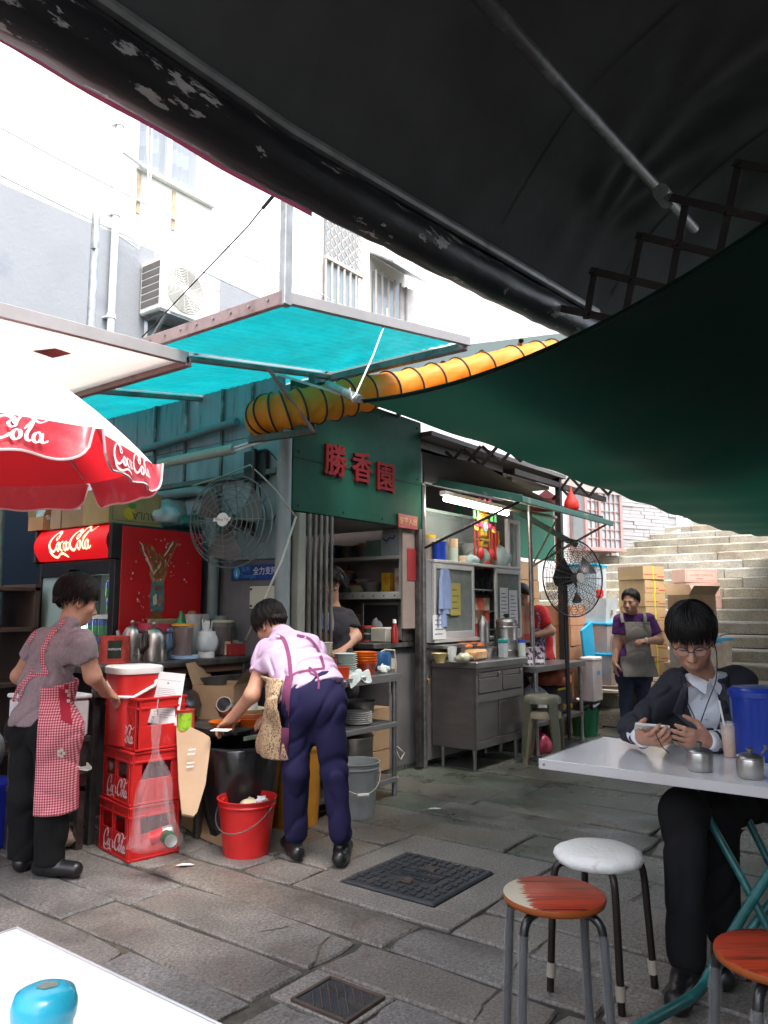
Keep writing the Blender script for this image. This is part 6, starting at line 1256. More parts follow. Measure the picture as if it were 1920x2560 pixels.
lat('bowl',mat('yellow bowl',(.55,.42,.16),.4),'yellow bowl at the left of the steel cabinet top','bowl',oc(1100),[(0,0),(.035,0),(.036,.012),(.068,.075),(.064,.075),(.03,.016)],20)
lat('plastic_cup',mat('clear cup',(.7,.72,.72),.12,alpha=.35),'clear plastic cup beside the yellow bowl','cup',oc(1130),[(0,0),(.03,0),(.042,.12),(.04,.12),(.028,.006)],18)
for px,lab in((1158,'left pot with an orange lid on the steel cabinet'),(1188,'right pot with an orange lid on the steel cabinet')):fp_=lat('food_pot',STEEL,lab,'pot',oc(px,3.48),[(0,0),(.08,0),(.085,.1),(0,.1)],20);MB().lathe([(.09,.1),(.088,.112),(.05,.132),(0,.136)],20).build('pot_lid',ORG,fp_,sm=60)
solo(MB().box(-.13,.13,-.055,.055,0,.09,.02),'bread_loaf',mat('bread in film',(.55,.3,.14),.35,col2=(.7,.5,.3),mixs=8),'wrapped loaf of sliced bread on the steel cabinet','bread',oc(1190,3.27),.1)
solo(MB().blob((0,0,.03),(.09,.06,.04),14,.3),'packet',mat('green film pack',(.5,.5,.36),.3,alpha=.85),'crumpled greenish packet left of the wrapped loaf','packet',oc(1160,3.26),0,None,180)
lat('mixing_bowl',STEEL,'steel bowl behind the wrapped loaf','bowl',oc(1218,3.38),[(0,0),(.05,0),(.1,.09),(.105,.093),(.095,.09),(0,.008)],24)
tj_=lat('thermos_jug',STEEL,'tall slim steel thermos jug on the steel cabinet','jug',oc(1208,3.5),[(0,0),(.06,0),(.06,.25),(.05,.3),(.025,.34),(.02,.36),(.0,.365)],24)
m=MB();p=oc(1208,3.5);m.tube([p+RT*.06+UP*.24,p+RT*.11+UP*.24,p+RT*.11+UP*.08,p+RT*.06+UP*.06],.01,8);o=m.build('jug_handle',BLK,tj_,W=True,sm=60)
ur=thing('tea_urn','large steel tea urn with a tap and black knob on the steel cabinet','urn',oc(1268,3.36));MB().lathe([(0,0),(.095,0),(.095,.05),(.098,.055),(.095,.06),(.095,.25),(.1,.255),(.1,.262),(.095,.268),(.095,.3),(.1,.305),(.09,.33),(.03,.345),(0,.346)],30).build('body',STEEL,ur,sm=35);MB().lathe([(.015,.345),(.022,.36),(.026,.378),(0,.382)],14).build('knob',BLK,ur,sm=40);m=MB();m.tube([RT*.09+UP*.06,RT*.15+UP*.06,RT*.16+UP*.03],.01,8);m.build('tap',STEEL,ur)
t=thing('shaker_box','clear box with a teal lid in front of the tea urn','container',oc(1258,3.24));MB().box(-.035,.035,-.03,.03,0,.13,.006).build('body',mat('frosted box',(0,0,0)),t);MB().box(-.038,.038,-.033,.033,.13,.165,.006).build('lid',mat('teal lid',(.02,.3,.28),.4),t)
CT=mat('patterned tin',(.06,.04,.08),.35,col2=(.6,.5,.55),mixs=22,mixw=(.48,.52))
for px,y,lab in((1318,3.24,'left patterned tin'),(1345,3.2,'right patterned tin')):tin('patterned_tin',lab+' beside the tea urn on the second steel table',Vector((aty(px,1650,y).x,y,.771)),.055 if px<1330 else .062,.16,CT,lab=(PAPER,0,1.6,.12,.3))
sk_=lat('shaker',mat('pale bottle',(.5,.56,.48),.4),'pale shaker with a blue cap beside the urn tap','bottle',oc(1305,3.22),[(0,0),(.035,0),(.035,.12),(0,.12)],16);MB().lathe([(.036,.121),(.034,.15),(0,.152)],16).build('cap',mat('blue cap',(.02,.06,.35),.4),sk_)
for r_ in range(3):
 for c in range(3):
  if r_==0 or c<3:tin('coffee_tin','%s tin from the left in the %s row of tins below the knives'%(NTH[c],('lowest','middle','top')[r_]),Vector((6.07+.11*c,3.56,1.035+.115*r_ if r_<1 else 1.035+.116*r_)),.05,.112,mat('tin print',(.35,.22,.12),.3,.3,col2=(.5,.45,.38),mixs=9)if(r_+c)%3 else TOMR,group='coffee tins in the glass cabinet')
crd=thing('card_sign','brown card with red characters standing by the steel post','sign',Vector((aty(1318,1560,3.3).x,3.3,.99)));m=MB();m.box(-.1,.1,-.004,.004,0,.32,.002);m.build('card',mat('brown printed card',(0,0,0)),crd);m=MB();stamp(m,scaled(glyphs('永和'),.085),(0,-.004,.2),(1,0,0),(0,0,1));m.build('lettering',INKR,crd);m=MB();stamp(m,rect2(-.1,.1,0,.06),(0,-.004,0),(1,0,0),(0,0,1));m.build('red_band',mat('red paper',(0,0,0)),crd)
steel_table('steel_table','small steel table holding patterned tins right of the steel cabinet',6.34,7.42,3.06,3.5,.77,(.28,))
ps=thing('plastic_stool','upper olive plastic stool of the stack before the small steel table','stool',(6.15,2.93,.06),.25);OLV=mat('olive grey plastic',(.14,.14,.1),.45,var=.15)
def pstool(t,mt,h):
 MB().lathe([(0,h-.01),(.135,h-.01),(.155,h-.03),(.16,h-.07),(.152,h-.07),(.14,h-.035),(0,h-.02)],24).build('seat',mt,t,sm=40)
 for k in range(4):
  a=math.pi/4+k*math.pi/2;ca,sa=math.cos(a),math.sin(a);m=MB();m.at((0,0,0),a);m.add([(.12,-.04,h-.05),(.155,-.045,h-.05),(.155,.045,h-.05),(.12,.04,h-.05),(.185,-.025,0),(.205,-.025,0),(.205,.025,0),(.185,.025,0)],[(0,1,2,3),(7,6,5,4),(0,4,5,1),(1,5,6,2),(2,6,7,3),(3,7,4,0)]);m.build('leg',mt,t)
pstool(ps,OLV,.5);q=thing('plastic_stool','lower tan plastic stool nested under the olive one','stool',(6.15,2.93,0),.32);pstool(q,mat('tan plastic',(.28,.23,.15),.5),.44)
bag('plastic_bag','clear shopping bag with red print under the small steel table',(6.62,3.25,.282),.15,.34,mat('milky bag',(.55,.55,.56),.3,alpha=.8),51);o=bag('plastic_bag','orange red sack lying under the top of the small steel table',(7.05,3.26,.55),.17,.2,mat('orange net sack',(.42,.11,.06),.45,var=.25,vs=15),52);o.scale=(1.3,1,1)
uby=thing('cooler_bag','black insulated shopping bag with orange handles under the small steel table','bag',(7.08,3.26,.282));m=MB();m.box(-.2,.2,-.12,.12,0,.28,.03);m.build('body',mat('black nylon',(.02,.021,.022),.5),uby);m=MB();m.tube([(.02,-.125,.26),(.05,-.13,.36),(.12,-.13,.36),(.15,-.125,.2)],.012,6);m.build('handle',mat('orange strap',(.5,.22,.08),.6),uby);m=MB();stamp(m,scaled(glyphs('Umeya'),.085),(.06,-.12,.07),(1,0,0),(0,0,1),.002);m.build('lettering',mat('yellow lettering',(.7,.4,.02),.5),uby);m=MB();stamp(m,rect2(-.15,.06,.23,.25),(0,-.12,0),(1,0,0),(0,0,1),.002);m.build('zip',mat('yellow zip',(.6,.5,.02),.5),uby)
m=MB();
for k in range(3):stamp(m,disc2(.06+.025*(k-1),.15+.02*(k==1),.014,10),(0,-.12,0),(1,0,0),(0,0,1),.002)
m.build('flower_print',mat('flower print',(.35,.05,.12),.5),uby)
bag('plastic_bag','pink bag on the ground under the small steel table',(6.55,3.16,0),.1,.2,mat('pink film',(.6,.08,.14),.3,trans=.2),53)
t=thing('cereal_box','tall clear container with a white lid hanging at the end of the small steel table','container',(7.62,3.08,.36));MB().box(-.11,.11,-.07,.07,0,.4,.012).build('body',mat('milky bin',(.6,.52,.5),.35,alpha=.85),t);MB().box(-.115,.115,-.075,.075,.4,.44,.012).build('lid',WHT,t);m=MB();stamp(m,rect2(-.03,.05,.26,.3),(0,-.07,0),(1,0,0),(0,0,1),.001);m.build('sticker',SIGNC,t)
t=thing('green_bin','green bin with a black bag at the end of the small steel table','bin',(7.7,3.2,0));MB().lathe([(0,0),(.12,0),(.15,.3),(.14,.3),(0,.02)],20).build('body',mat('green bin plastic',(.01,.14,.06),.4),t,sm=40);MB().lathe([(.15,.27),(.165,.34),(.12,.36),(.13,.33),(0,.3)],30,wob=lambda t,z:1+.08*math.sin(9*t+30*z)).build('bag_lining',BF,t,sm=180)
pf=thing('standing_fan','black pedestal fan with a round wire guard by the steps','fan',(6.95,2.98,0))
fh=atd(1433,1445,7.3);fdr=(C0-Vector((0,0,.0))-fh);fdr.z=.0;fdr=(fdr.normalized()+RT*.75).normalized();fuu=UP.cross(fdr).normalized();FR2=.365
def fq(r_,t,d=0.):return fh+fuu*(r_*math.cos(t))+UP*(r_*math.sin(t))+fdr*d
m=MB();m.tube([fq(FR2,t)for t in np.linspace(0,2*math.pi,49)[:-1]],.007,6,closed=True)
for r_ in np.linspace(.08,FR2-.02,13):
 for sg in(1,-1):m.tube([fq(r_,t,sg*.09*math.sqrt(1-(r_/FR2)**2))for t in np.linspace(0,2*math.pi,37)[:-1]],.002,3,closed=True)
for t in np.linspace(0,2*math.pi,25)[:-1]:
 for sg in(1,-1):m.tube([fq(r_,t,sg*.09*math.sqrt(max(0,1-(r_/FR2)**2)))for r_ in np.linspace(.04,FR2,6)],.0025,3)
m.build('guard',BLK,pf,W=True,sm=60)
for k in range(3):m=MB();m.grid(lambda u,v:fq(.05+.19*u,k*2.09+.6+(v-.5)*(.4+.45*u),.03-.07*(v-.5)),6,5);m.build('blade',mat('dark fan blade',(.03,.03,.032),.4),pf,W=True,sm=180)
m=MB();m.cyl(fq(0,0,-.2),fq(0,0,.02),.08,.05,16);m.build('motor',BLK,pf,W=True,sm=40);m=MB();m.cyl(fq(0,0,.095),fq(0,0,.105),.045,n=18);m.build('hub_cap',mat('grey hub',(.25,.25,.25),.4),pf,W=True,sm=40)
b_=fh-fdr*.12;m=MB();m.tube([b_,(b_.x,b_.y,.05)],[.025,.018],10);m.build('pole',BLK,pf,W=True,sm=40);m=MB();m.lathe([(0,.06),(.06,.06),(.22,.02),(.24,0)],24,(b_.x,b_.y,0));m.build('base',BLK,pf,W=True,sm=40)
g5=random.Random(17)
for i in range(9):carton('carton','%s brown carton from the ground in the dark stack behind the standing fan'%NTH[i],Vector((7.78+.02*g5.uniform(-1,1),4.0,.0+.2*i)),.5,.34,.198,.02*g5.uniform(-1,1),group='dark cartons behind the fan')
for i in range(6):carton('carton','%s reddish carton from the ground in the stack next to the fan pole'%NTH[i],Vector((8.2,3.62,.0+.22*i)),.42,.34,.218,.05*g5.uniform(-1,1),mt=mat('reddish card',(.4,.2,.11),.8),group='cartons next to the fan pole')
tin('oil_drum','pale printed oil tin on boxes behind the small steel table',Vector((7.55,3.55,.72)),.11,.3,mat('pale printed tin',(.5,.5,.45),.4,col2=(.4,.35,.2),mixs=6),lab=(PAPER,0,1.2,.3,.7));carton('carton','carton under the pale oil tin',Vector((7.55,3.55,.0)),.4,.34,.715)
pa_=thing('pallet','wooden pallet on the first steps under the storage boxes','pallet',(8.66,3.35,0));WD=mat('pallet wood',(.3,.22,.14),.85,var=.25,vs=9,stretch=(1,6,1));
for i in range(5):m=MB();m.box(8.33+.16*i,8.45+.16*i,2.95,4.05,.42,.445,.003);m.build('board',WD,pa_,W=True)
for y in(2.98,3.5,3.98):m=MB();m.box(8.33,9.1,y,y+.06,.34,.419,.003);m.build('bearer',WD,pa_,W=True)
for y in(2.97,3.49,3.97):m=MB();m.box(8.43,8.53,y-.01,y+.07,.165,.339,.003);m.build('block',WD,pa_,W=True)
dup(pa_,(8.66,2.25,0),0,'second wooden pallet on the steps behind the purple woman')
CLB=mat('clear storage plastic',(.5,.42,.4),.3,var=.2,vs=4,alpha=.85);BLUL=mat('bright blue lid',(.01,.35,.6),.35)
def storage(label,loc,sx,sy,sz,rzz=0,lid=True,body=CLB,mtl=BLUL):
 t=thing('storage_box',label,'box',loc,rzz);m=MB();x,y=sx/2,sy/2;m.add([(-x*.9,-y*.9,0),(x*.9,-y*.9,0),(x*.9,y*.9,0),(-x*.9,y*.9,0),(-x,-y,sz),(x,-y,sz),(x,y,sz),(-x,y,sz)],[(3,2,1,0),(0,1,5,4),(1,2,6,5),(2,3,7,6),(3,0,4,7)]);m.build('body',body,t)
 if lid:MB().box(-x-.012,x+.012,-y-.012,y+.012,sz+.001,sz+.03,.008).build('lid',mtl,t)
 m=MB();m.box(-.05,.05,-y-.02,-y-.013,sz-.02,sz+.02,.003);m.build('latch',mtl,t);return t
storage('lower clear storage box of food on the pallet',(8.62,3.38,.446),.5,.42,.32,.06);storage('upper clear storage box with a blue lid and a film bag',(8.62,3.38,.8),.46,.4,.3,-.04)
o=solo(MB().box(-.2,.2,-.012,.012,0,.62,.01),'blue_cover',BLUL,'bright blue lid leaning against the storage boxes','lid',(8.16,3.3,.5));o.rotation_euler=(.0,-.22,.1)
bag('plastic_bag','clear knotted bag hanging on the upper storage box',(8.5,3.12,.78),.08,.3,mat('milky film',(0,0,0)),61)
t=thing('white_tub','white square tub on the upper storage box','tub',(8.6,3.36,1.131));MB().add([(-.15,-.13,0),(.15,-.13,0),(.15,.13,0),(-.15,.13,0),(-.18,-.16,.27),(.18,-.16,.27),(.18,.16,.27),(-.18,.16,.27)],[(3,2,1,0),(0,1,5,4),(1,2,6,5),(2,3,7,6),(3,0,4,7)]).build('body',mat('milky white tub',(.6,.64,.64),.4,trans=.2),t);m=MB();stamp(m,rect2(-.03,.03,.08,.14),(0,-.145,0),(1,0,0),(0,0,1),.006);m.build('sticker',mat('brown sticker',(.3,.15,.05),.5),t)
o=solo(MB().box(-.09,.09,-.03,.03,0,.05,.01).box(.06,.16,-.04,.04,.02,.11,.015),'red_scoop',RED,'red plastic scoop lying on the white tub','scoop',(8.62,3.36,1.4),.3)
storage('tall clear box with a bright blue lid behind the standing fan',(9.2,3.75,1.3),.45,.4,.5,.1,True,mat('pale clear plastic',(.7,.78,.82),.3,trans=.35),mat('cyan lid',(.0,.45,.6),.35,trans=.3))
for i in range(4):carton('carton','%s pinkish carton from the bottom under the tall blue lidded box'%NTH[i],Vector((9.2,3.75,.49+.2*i)),.5,.42,.198,.04*i,mt=mat('pinkish card',(.5,.32,.24),.8),group='pinkish cartons by the steps')
def strap(t,x,y,sz):
 m=MB();m.box(-.02,.0,-y-.002,-y-.0006,0,sz,0);m.box(-.02,0,-y,y,sz+.0005,sz+.002,0);m.build('strap',mat('yellow strap',(.75,.7,.02),.4),t);m=MB();stamp(m,rect2(x-.12,x-.01,.03,.04),(0,-y,0),(1,0,0),(0,0,1),.001);stamp(m,lines2(-x*.9,x*.4,.05,.07,1,.012),(0,-y,0),(1,0,0),(0,0,1),.001);m.build('print',INKR,t)
KR=mat('kraft carton',(.5,.34,.17),.75,var=.1)
for i in range(8):carton('carton','%s kraft carton from the bottom of the strapped stack on the steps'%NTH[i],Vector((9.62+.015*g5.uniform(-1,1),3.2,.485+.165*i)),.36,.42,.163,R(53-90+12)+.03*g5.uniform(-1,1),mt=KR,deco=strap,group='strapped cartons on the steps')
for i in range(4):carton('carton','%s plain carton from the bottom of the stack behind the purple woman'%NTH[i],Vector((9.4,2.55,.485+.19*i)),.4,.36,.188,R(-30),mt=CARDP,group='cartons behind the purple woman')
carton('carton','open carton behind the shoulder of the purple woman',Vector((9.4,2.55,1.245)),.4,.34,.2,R(-30),mt=CARD,opened=True)
storage('clear storage box of rolls at the right of the purple woman',(8.74,2.3,.446),.5,.42,.5,R(-20),True,mat('clear box of rolls',(.55,.4,.28),.3,alpha=.9,col2=(.62,.55,.5),mixs=9))
def chop(t,x,y,sz):
 m=MB();stamp(m,scaled(glyphs('CHOPPED TOMATOES'),.036),(0,-y,sz*.52),(1,0,0),(0,0,1),.001);stamp(m,lines2(-.08,.08,sz*.22,sz*.3,1,.012),(0,-y,0),(1,0,0),(0,0,1),.001)
 for a in((-x+.02,x-.02,.02,.023),(-x+.02,x-.02,sz-.023,sz-.02),(-x+.02,-x+.023,.02,sz-.02),(x-.023,x-.02,.02,sz-.02)):stamp(m,rect2(*a),(0,-y,0),(1,0,0),(0,0,1),.001)
 m.build('print',mat('red brown print',(.4,.1,.08),.7),t)
for i,w_ in enumerate(('bottom','middle','top')):carton('tomato_carton','pink tomato carton at the %s of the three on the steps'%w_,Vector((11.4+.02*(i%2),3.0+.02*i,1.285+.185*i)),.5,.34,.183,R(-48+3*i),mt=mat('pink carton',(.66,.42,.34),.75,var=.08),deco=chop,tape=False,group='pink tomato cartons')
TWH=mat('white laminate',(.74,.74,.755),.16,var=.04,vs=3,coat=.2);EDG=mat('aluminium edging',(.6,.6,.62),.35,.5,var=.06)
TGR=mat('teal green painted tube',(.008,.095,.095),.38,var=.25,vs=14,col2=(.02,.17,.17),mixs=20,mixw=(.5,.65))
def ftable(label,x0,x1,y0,y1):
 t=thing('folding_table',label,'table',((x0+x1)/2,(y0+y1)/2,0));z=.74
 def P(n,mt,fn,**k):m=MB();fn(m);return m.build(n,mt,t,W=True,**k)
 P('table_top',TWH,lambda m:m.box(x0+.004,x1-.004,y0+.004,y1-.004,z-.03,z,.002))
 P('edging',EDG,lambda m:(m.box(x0,x0+.004,y0,y1,z-.032,z+.0015,.001),m.box(x1-.004,x1,y0,y1,z-.032,z+.0015,.001),m.box(x0+.004,x1-.004,y1-.004,y1,z-.032,z+.0015,.001),m.box(x0+.004,x1-.004,y0,y0+.004,z-.032,z+.0015,.001)))
 P('screw',STEEL,lambda m:m.cyl((x0-.002,y1-.02,z-.016),(x0+.001,y1-.02,z-.016),.005,n=8))
 return t,P
ta,P=ftable('white folding table with a teal frame in front of the young man',2.605,3.21,.2,1.262)
Pa,Pb,Pc=atd(1735,1975,2.75),atd(1885,2280,2.75),atd(1975,2420,2.72)
F1=[Vector((2.95,.92,.71)),Vector((2.88,.79,.56)),Vector((2.83,.62,.3)),Vector((2.8,.44,.05)),Vector((2.8,.36,.014))]
P('leg_frame',TGR,lambda m:m.tube(spl([atd(1728,1960,2.8),atd(1790,2080,2.78),atd(1860,2205,2.7),atd(1960,2400,2.6)],4),.0135,12),sm=60)
P('leg_frame',TGR,lambda m:m.tube(spl([atd(1825,1960,2.95),atd(1900,2110,2.9),atd(1990,2290,2.8)],4),.0135,12),sm=60)
P('leg_frame',TGR,lambda m:m.tube(spl([atd(2060,1960,2.5),atd(1935,2165,2.45),atd(1850,2300,2.4),atd(1772,2440,2.33),atd(1742,2482,2.28),atd(1690,2516,2.2),atd(1610,2560,2.05),atd(1540,2600,1.95)],5),.0145,14),sm=60)
P('leg_frame',TGR,lambda m:m.tube(spl([atd(2000,2150,2.75),atd(1895,2300,2.72),atd(1800,2410,2.72),atd(1770,2425,2.72)],5),.0135,12),sm=60)
tb_,P=ftable('white folding table at the lower left corner nearest the camera',.1,.728,.3,1.318)
for(x,y)in((.16,1.2),(.66,1.2),(.16,.4),(.66,.4)):P('leg',TGR,lambda m:m.tube([(x,y,.709),(x,y,.012)],.0135,10),sm=60)
c=atz(110,2535,.80)
jt=thing('thermos_jug','sky blue thermos jug with a chipped top on the near table','jug',(c.x,c.y,.741))
JB=mat('sky blue plastic',(.02,.34,.5),.3,var=.1,vs=15,coat=.2)
MB().lathe([(0,0),(.03,0),(.033,.02),(.033,.05),(.036,.056),(.037,.07),(.033,.083),(.02,.089),(0,.09)],28).build('body',JB,jt,sm=50)
m=MB();m.add([(-.006,-.008,.0905),(.008,-.012,.0902),(.014,-.004,.0903),(.009,.008,.0905),(-.002,.01,.0906),(-.01,.003,.0905)],[(0,1,2,3,4,5)]);m.build('chip',mat('chipped primer',(.16,.18,.17),.8,var=.4,vs=90),jt)
def wood_mat():
 m=mat('red wood veneer',(.42,.045,.016),.42,var=.2,vs=4,spec=.3,col2=(.06,.012,.006),mixs=10,mixw=(.5,.66),stretch=(.35,5.,1));t=m.node_tree;b=t.nodes['Principled BSDF'];L=t.links
 old=b.inputs['Base Color'].links[0].from_socket;tc=t.nodes.new('ShaderNodeTexCoord');sx=t.nodes.new('ShaderNodeSeparateXYZ');L.new(tc.outputs['Object'],sx.inputs[0])
 nz=nd(t,'ShaderNodeTexNoise',Scale=30.,Detail=5.);mp=nd(t,'ShaderNodeMapping');mp.inputs['Scale'].default_value=(.5,5,1);L.new(tc.outputs['Object'],mp.inputs[0]);L.new(mp.outputs[0],nz.inputs['Vector'])
 a=nd(t,'ShaderNodeMath',operation='MULTIPLY_ADD');a.inputs[1].default_value=.1;L.new(nz.outputs[0],a.inputs[0]);L.new(sx.outputs[0],a.inputs[2])
 r=nd(t,'ShaderNodeMapRange');r.inputs[1].default_value=-.042;r.inputs[2].default_value=-.034;r.inputs[3].default_value=1;r.inputs[4].default_value=0;L.new(a.outputs[0],r.inputs[0])
 mx=nd(t,'ShaderNodeMix',data_type='RGBA');L.new(r.outputs[0],mx.inputs[0]);L.new(old,mx.inputs[6]);mx.inputs[7].default_value=(.5,.44,.34,1);L.new(mx.outputs[2],b.inputs['Base Color']);return m
VEN=wood_mat();SED=mat('orange brown rim',(.32,.075,.012),.3,coat=.15,var=.1);LEGB=mat('black enamelled tube',(.012,.012,.014),.3,var=.2,coat=.3);LEGR=mat('rubbed brown tube',(.03,.022,.018),.4,.4,var=.3,vs=12)
CANV=mat('stained white canvas',(.85,.84,.8),.85,var=.06,bump=.4,bs=60,col2=(.42,.34,.25),mixs=7,mixw=(.6,.8))
def stool(label,loc,rzz,kind):
 t=thing('stool',label,'stool',loc,rzz);h=.45
 if kind=='wood':
  MB().lathe([(0,h),(.142,h),(.147,h-.003)],40).build('seat_top',VEN,t,sm=40);MB().lathe([(.147,h-.003),(.149,h-.012),(.146,h-.021),(.13,h-.026),(0,h-.026)],40).build('seat',SED,t,sm=60)
 else:
  MB().lathe([(0,h+.012),(.06,h+.012),(.12,h+.006),(.146,h-.006),(.15,h-.02),(.142,h-.036),(.13,h-.04),(0,h-.03)],48,wob=lambda a,z:1+.012*math.sin(7*a+30*z)+.008*math.sin(13*a)).build('seat',CANV,t,sm=180)
 for k in range(4):
  a=R(45+90*k);ca,sa=math.cos(a),math.sin(a);m=MB()
  pts=spl([Vector((r_*ca,r_*sa,z))for r_,z in((.06,h-.034),(.1,h-.034),(.135,h-.042),(.155,h-.075),(.165,h-.2),(.178,.03),(.18,.0))],4);m.tube(pts,.0125,12);lg=m.build('leg',LEGB if kind=='wood' else LEGR,t,sm=60)
  if kind=='wood':
   m=MB();pt=[p for p in pts if p.z<h-.06];m.tube(pt,[.0165+.0025*math.sin(i*2.3+k)for i in range(len(pt))],12,cap=False);m.build('film_sleeve',FILM,lg,sm=180)
  else:
   m=MB();m.tube([(.1725*ca,.1725*sa,.09),(.176*ca,.176*sa,.045)],.0155,10);m.build('tape',mat('masking tape',(.4,.36,.28),.8),lg,sm=40)
 return t
stool('red veneer stool with a worn white patch and film wrapped legs',(2.198,1.026,0),R(-53),'wood')
stool('stool with a stained white canvas seat cover behind the red one',(2.665,1.075,0),R(-5),'canvas')
stool('red veneer stool cut off by the right edge of the picture',(2.15,.42,0),R(127),'wood')
stool('stool that the young man in the dark suit sits on',(3.5,.72,0),R(20),'canvas')
def pot_(label,loc,spoon):
 t=thing('sugar_pot',label,'pot',loc);MB().lathe([(0,0),(.036,0),(.039,.004),(.042,.03),(.042,.055),(.04,.06),(.0,.06)],32).build('body',mat('brushed pot steel',(.5,.49,.47),.3,.95,var=.12,vs=3,stretch=(1,1,.2)),t,sm=35)
 MB().lathe([(.041,.06),(.0425,.062),(.041,.066),(.03,.073),(.008,.077),(.006,.079),(.011,.084),(.012,.09),(.006,.094),(0,.094)],32).build('lid',STEEL,t,sm=40)
 m=MB();m.tube([Vector((0,0,.066))+spoon*.02,Vector((0,0,.07))+spoon*.045,Vector((0,0,.088))+spoon*.068],[.002,.003,.004],6);m.add([Vector((0,0,.084))+spoon*.062+spoon.cross(UP)*w+UP*z for w,z in((-.005,0),(.005,0),(.007,.014),(-.007,.014))],[(0,1,2,3)]);m.build('spoon',STEEL,t)
pot_('left lidded steel sugar pot with a spoon on the table of the young man',atz(1738,1928,.741)+Vector((.02,-.01,0)),(RT*-.9+FW*.2).normalized())
pot_('right lidded steel sugar pot nearer the edge of the picture',atz(1866,1946,.741)+Vector((.02,-.01,0)),(RT*.9+FW*.3).normalized())
t=thing('iced_drink','tall glass of iced milk tea with a straw beside the blue jug','drink',atz(1826,1893,.741));MB().lathe([(0,0),(.022,0),(.031,.125),(.029,.125),(.02,.004)],26).build('glass',glassy('drink glass',(.8,.82,.82),.2),t,sm=60)
MB().lathe([(0,.004),(.0205,.004),(.0275,.11),(0,.11)],24).build('milk_tea',mat('milk tea',(.5,.27,.14),.3,col2=(.62,.42,.27),mixs=12,var=.05),t,sm=60);m=MB();m.tube([(.0,.0,.01),RT*-.03+UP*.2],.0035,8);m.build('straw',WHT,t)
t=thing('water_jug','royal blue plastic water jug with a lid at the right edge','jug',atz(1920,1905,.741)+FW*.06+RT*.01);bj=mat('royal blue jug',(.006,.035,.3),.32,var=.15,vs=18,coat=.15)
MB().lathe([(0,0),(.084,0),(.088,.01),(.098,.215),(.1,.22),(.1,.24),(.09,.252),(0,.258)],36).build('body',bj,t,sm=45);MB().lathe([(.0995,.218),(.104,.22),(.104,.24),(.1,.244)],36).build('lid',bj,t,sm=40);m=MB();m.tube([RT*.06+UP*.19,RT*.12+UP*.19,RT*.13+UP*.05,RT*.07+UP*.03],.011,8);m.build('handle',bj,t,sm=60)
for i,P_ in enumerate(([(1182,2560),(1215,2500),(1262,2462),(1300,2400),(1342,2370),(1385,2335)],[(762,2432),(790,2398),(800,2362),(832,2332)],[(1040,2312),(1010,2340),(985,2352),(970,2385)],[(1400,2300),(1450,2262),(1500,2255)],[(640,2330),(690,2322),(735,2312)],[(1560,2262),(1600,2235),(1650,2200)])):
 Q=spl([atz(px,py,.0035)for px,py in P_],5);v=[]
 for k,p in enumerate(Q):
  d=(Q[min(k+1,len(Q)-1)]-Q[max(0,k-1)]).normalized();t=Vector((-d.y,d.x,0))*(.001+.0035*abs(math.sin(k*1.7+i)))*min(1,k/3,(len(Q)-1-k)/3+.05);j=Vector((rnd.uniform(-.004,.004),rnd.uniform(-.004,.004),0));v+=[p+j-t,p+j+t]
 m=MB();m.add(v,[(2*k,2*k+1,2*k+3,2*k+2)for k in range(len(Q)-1)]);m.build('crack',JOINT,ground)
for px,py,lab in((462,2162,'torn white paper scrap on the paving by the crates'),(1085,2022,'small pale scrap of paper on the damp paving')):
 m=MB();p=atz(px,py,.004);m.add([(-.045,-.012,0),(-.01,-.02,.004),(.03,-.01,.001),(.05,.004,0),(.015,.01,.005),(-.02,.016,.002)],[(0,1,2,3,4,5)]);solo(m,'paper_scrap',PAPER,lab,'litter',p,R(-50))
for q,lab in(((-14,-13.5,-6,14,0,5),'unseen end wall added far to the left to enclose the light'),((8.5,9,-9,-3.3,0,9),'rendered side wall of the steps outside the frame')):  # the end wall is out of view, added to enclose the ambient light
 m=MB();m.box(*q,0);o=m.build('lane_wall',PLAS);o['label']=lab;o['category']='wall'
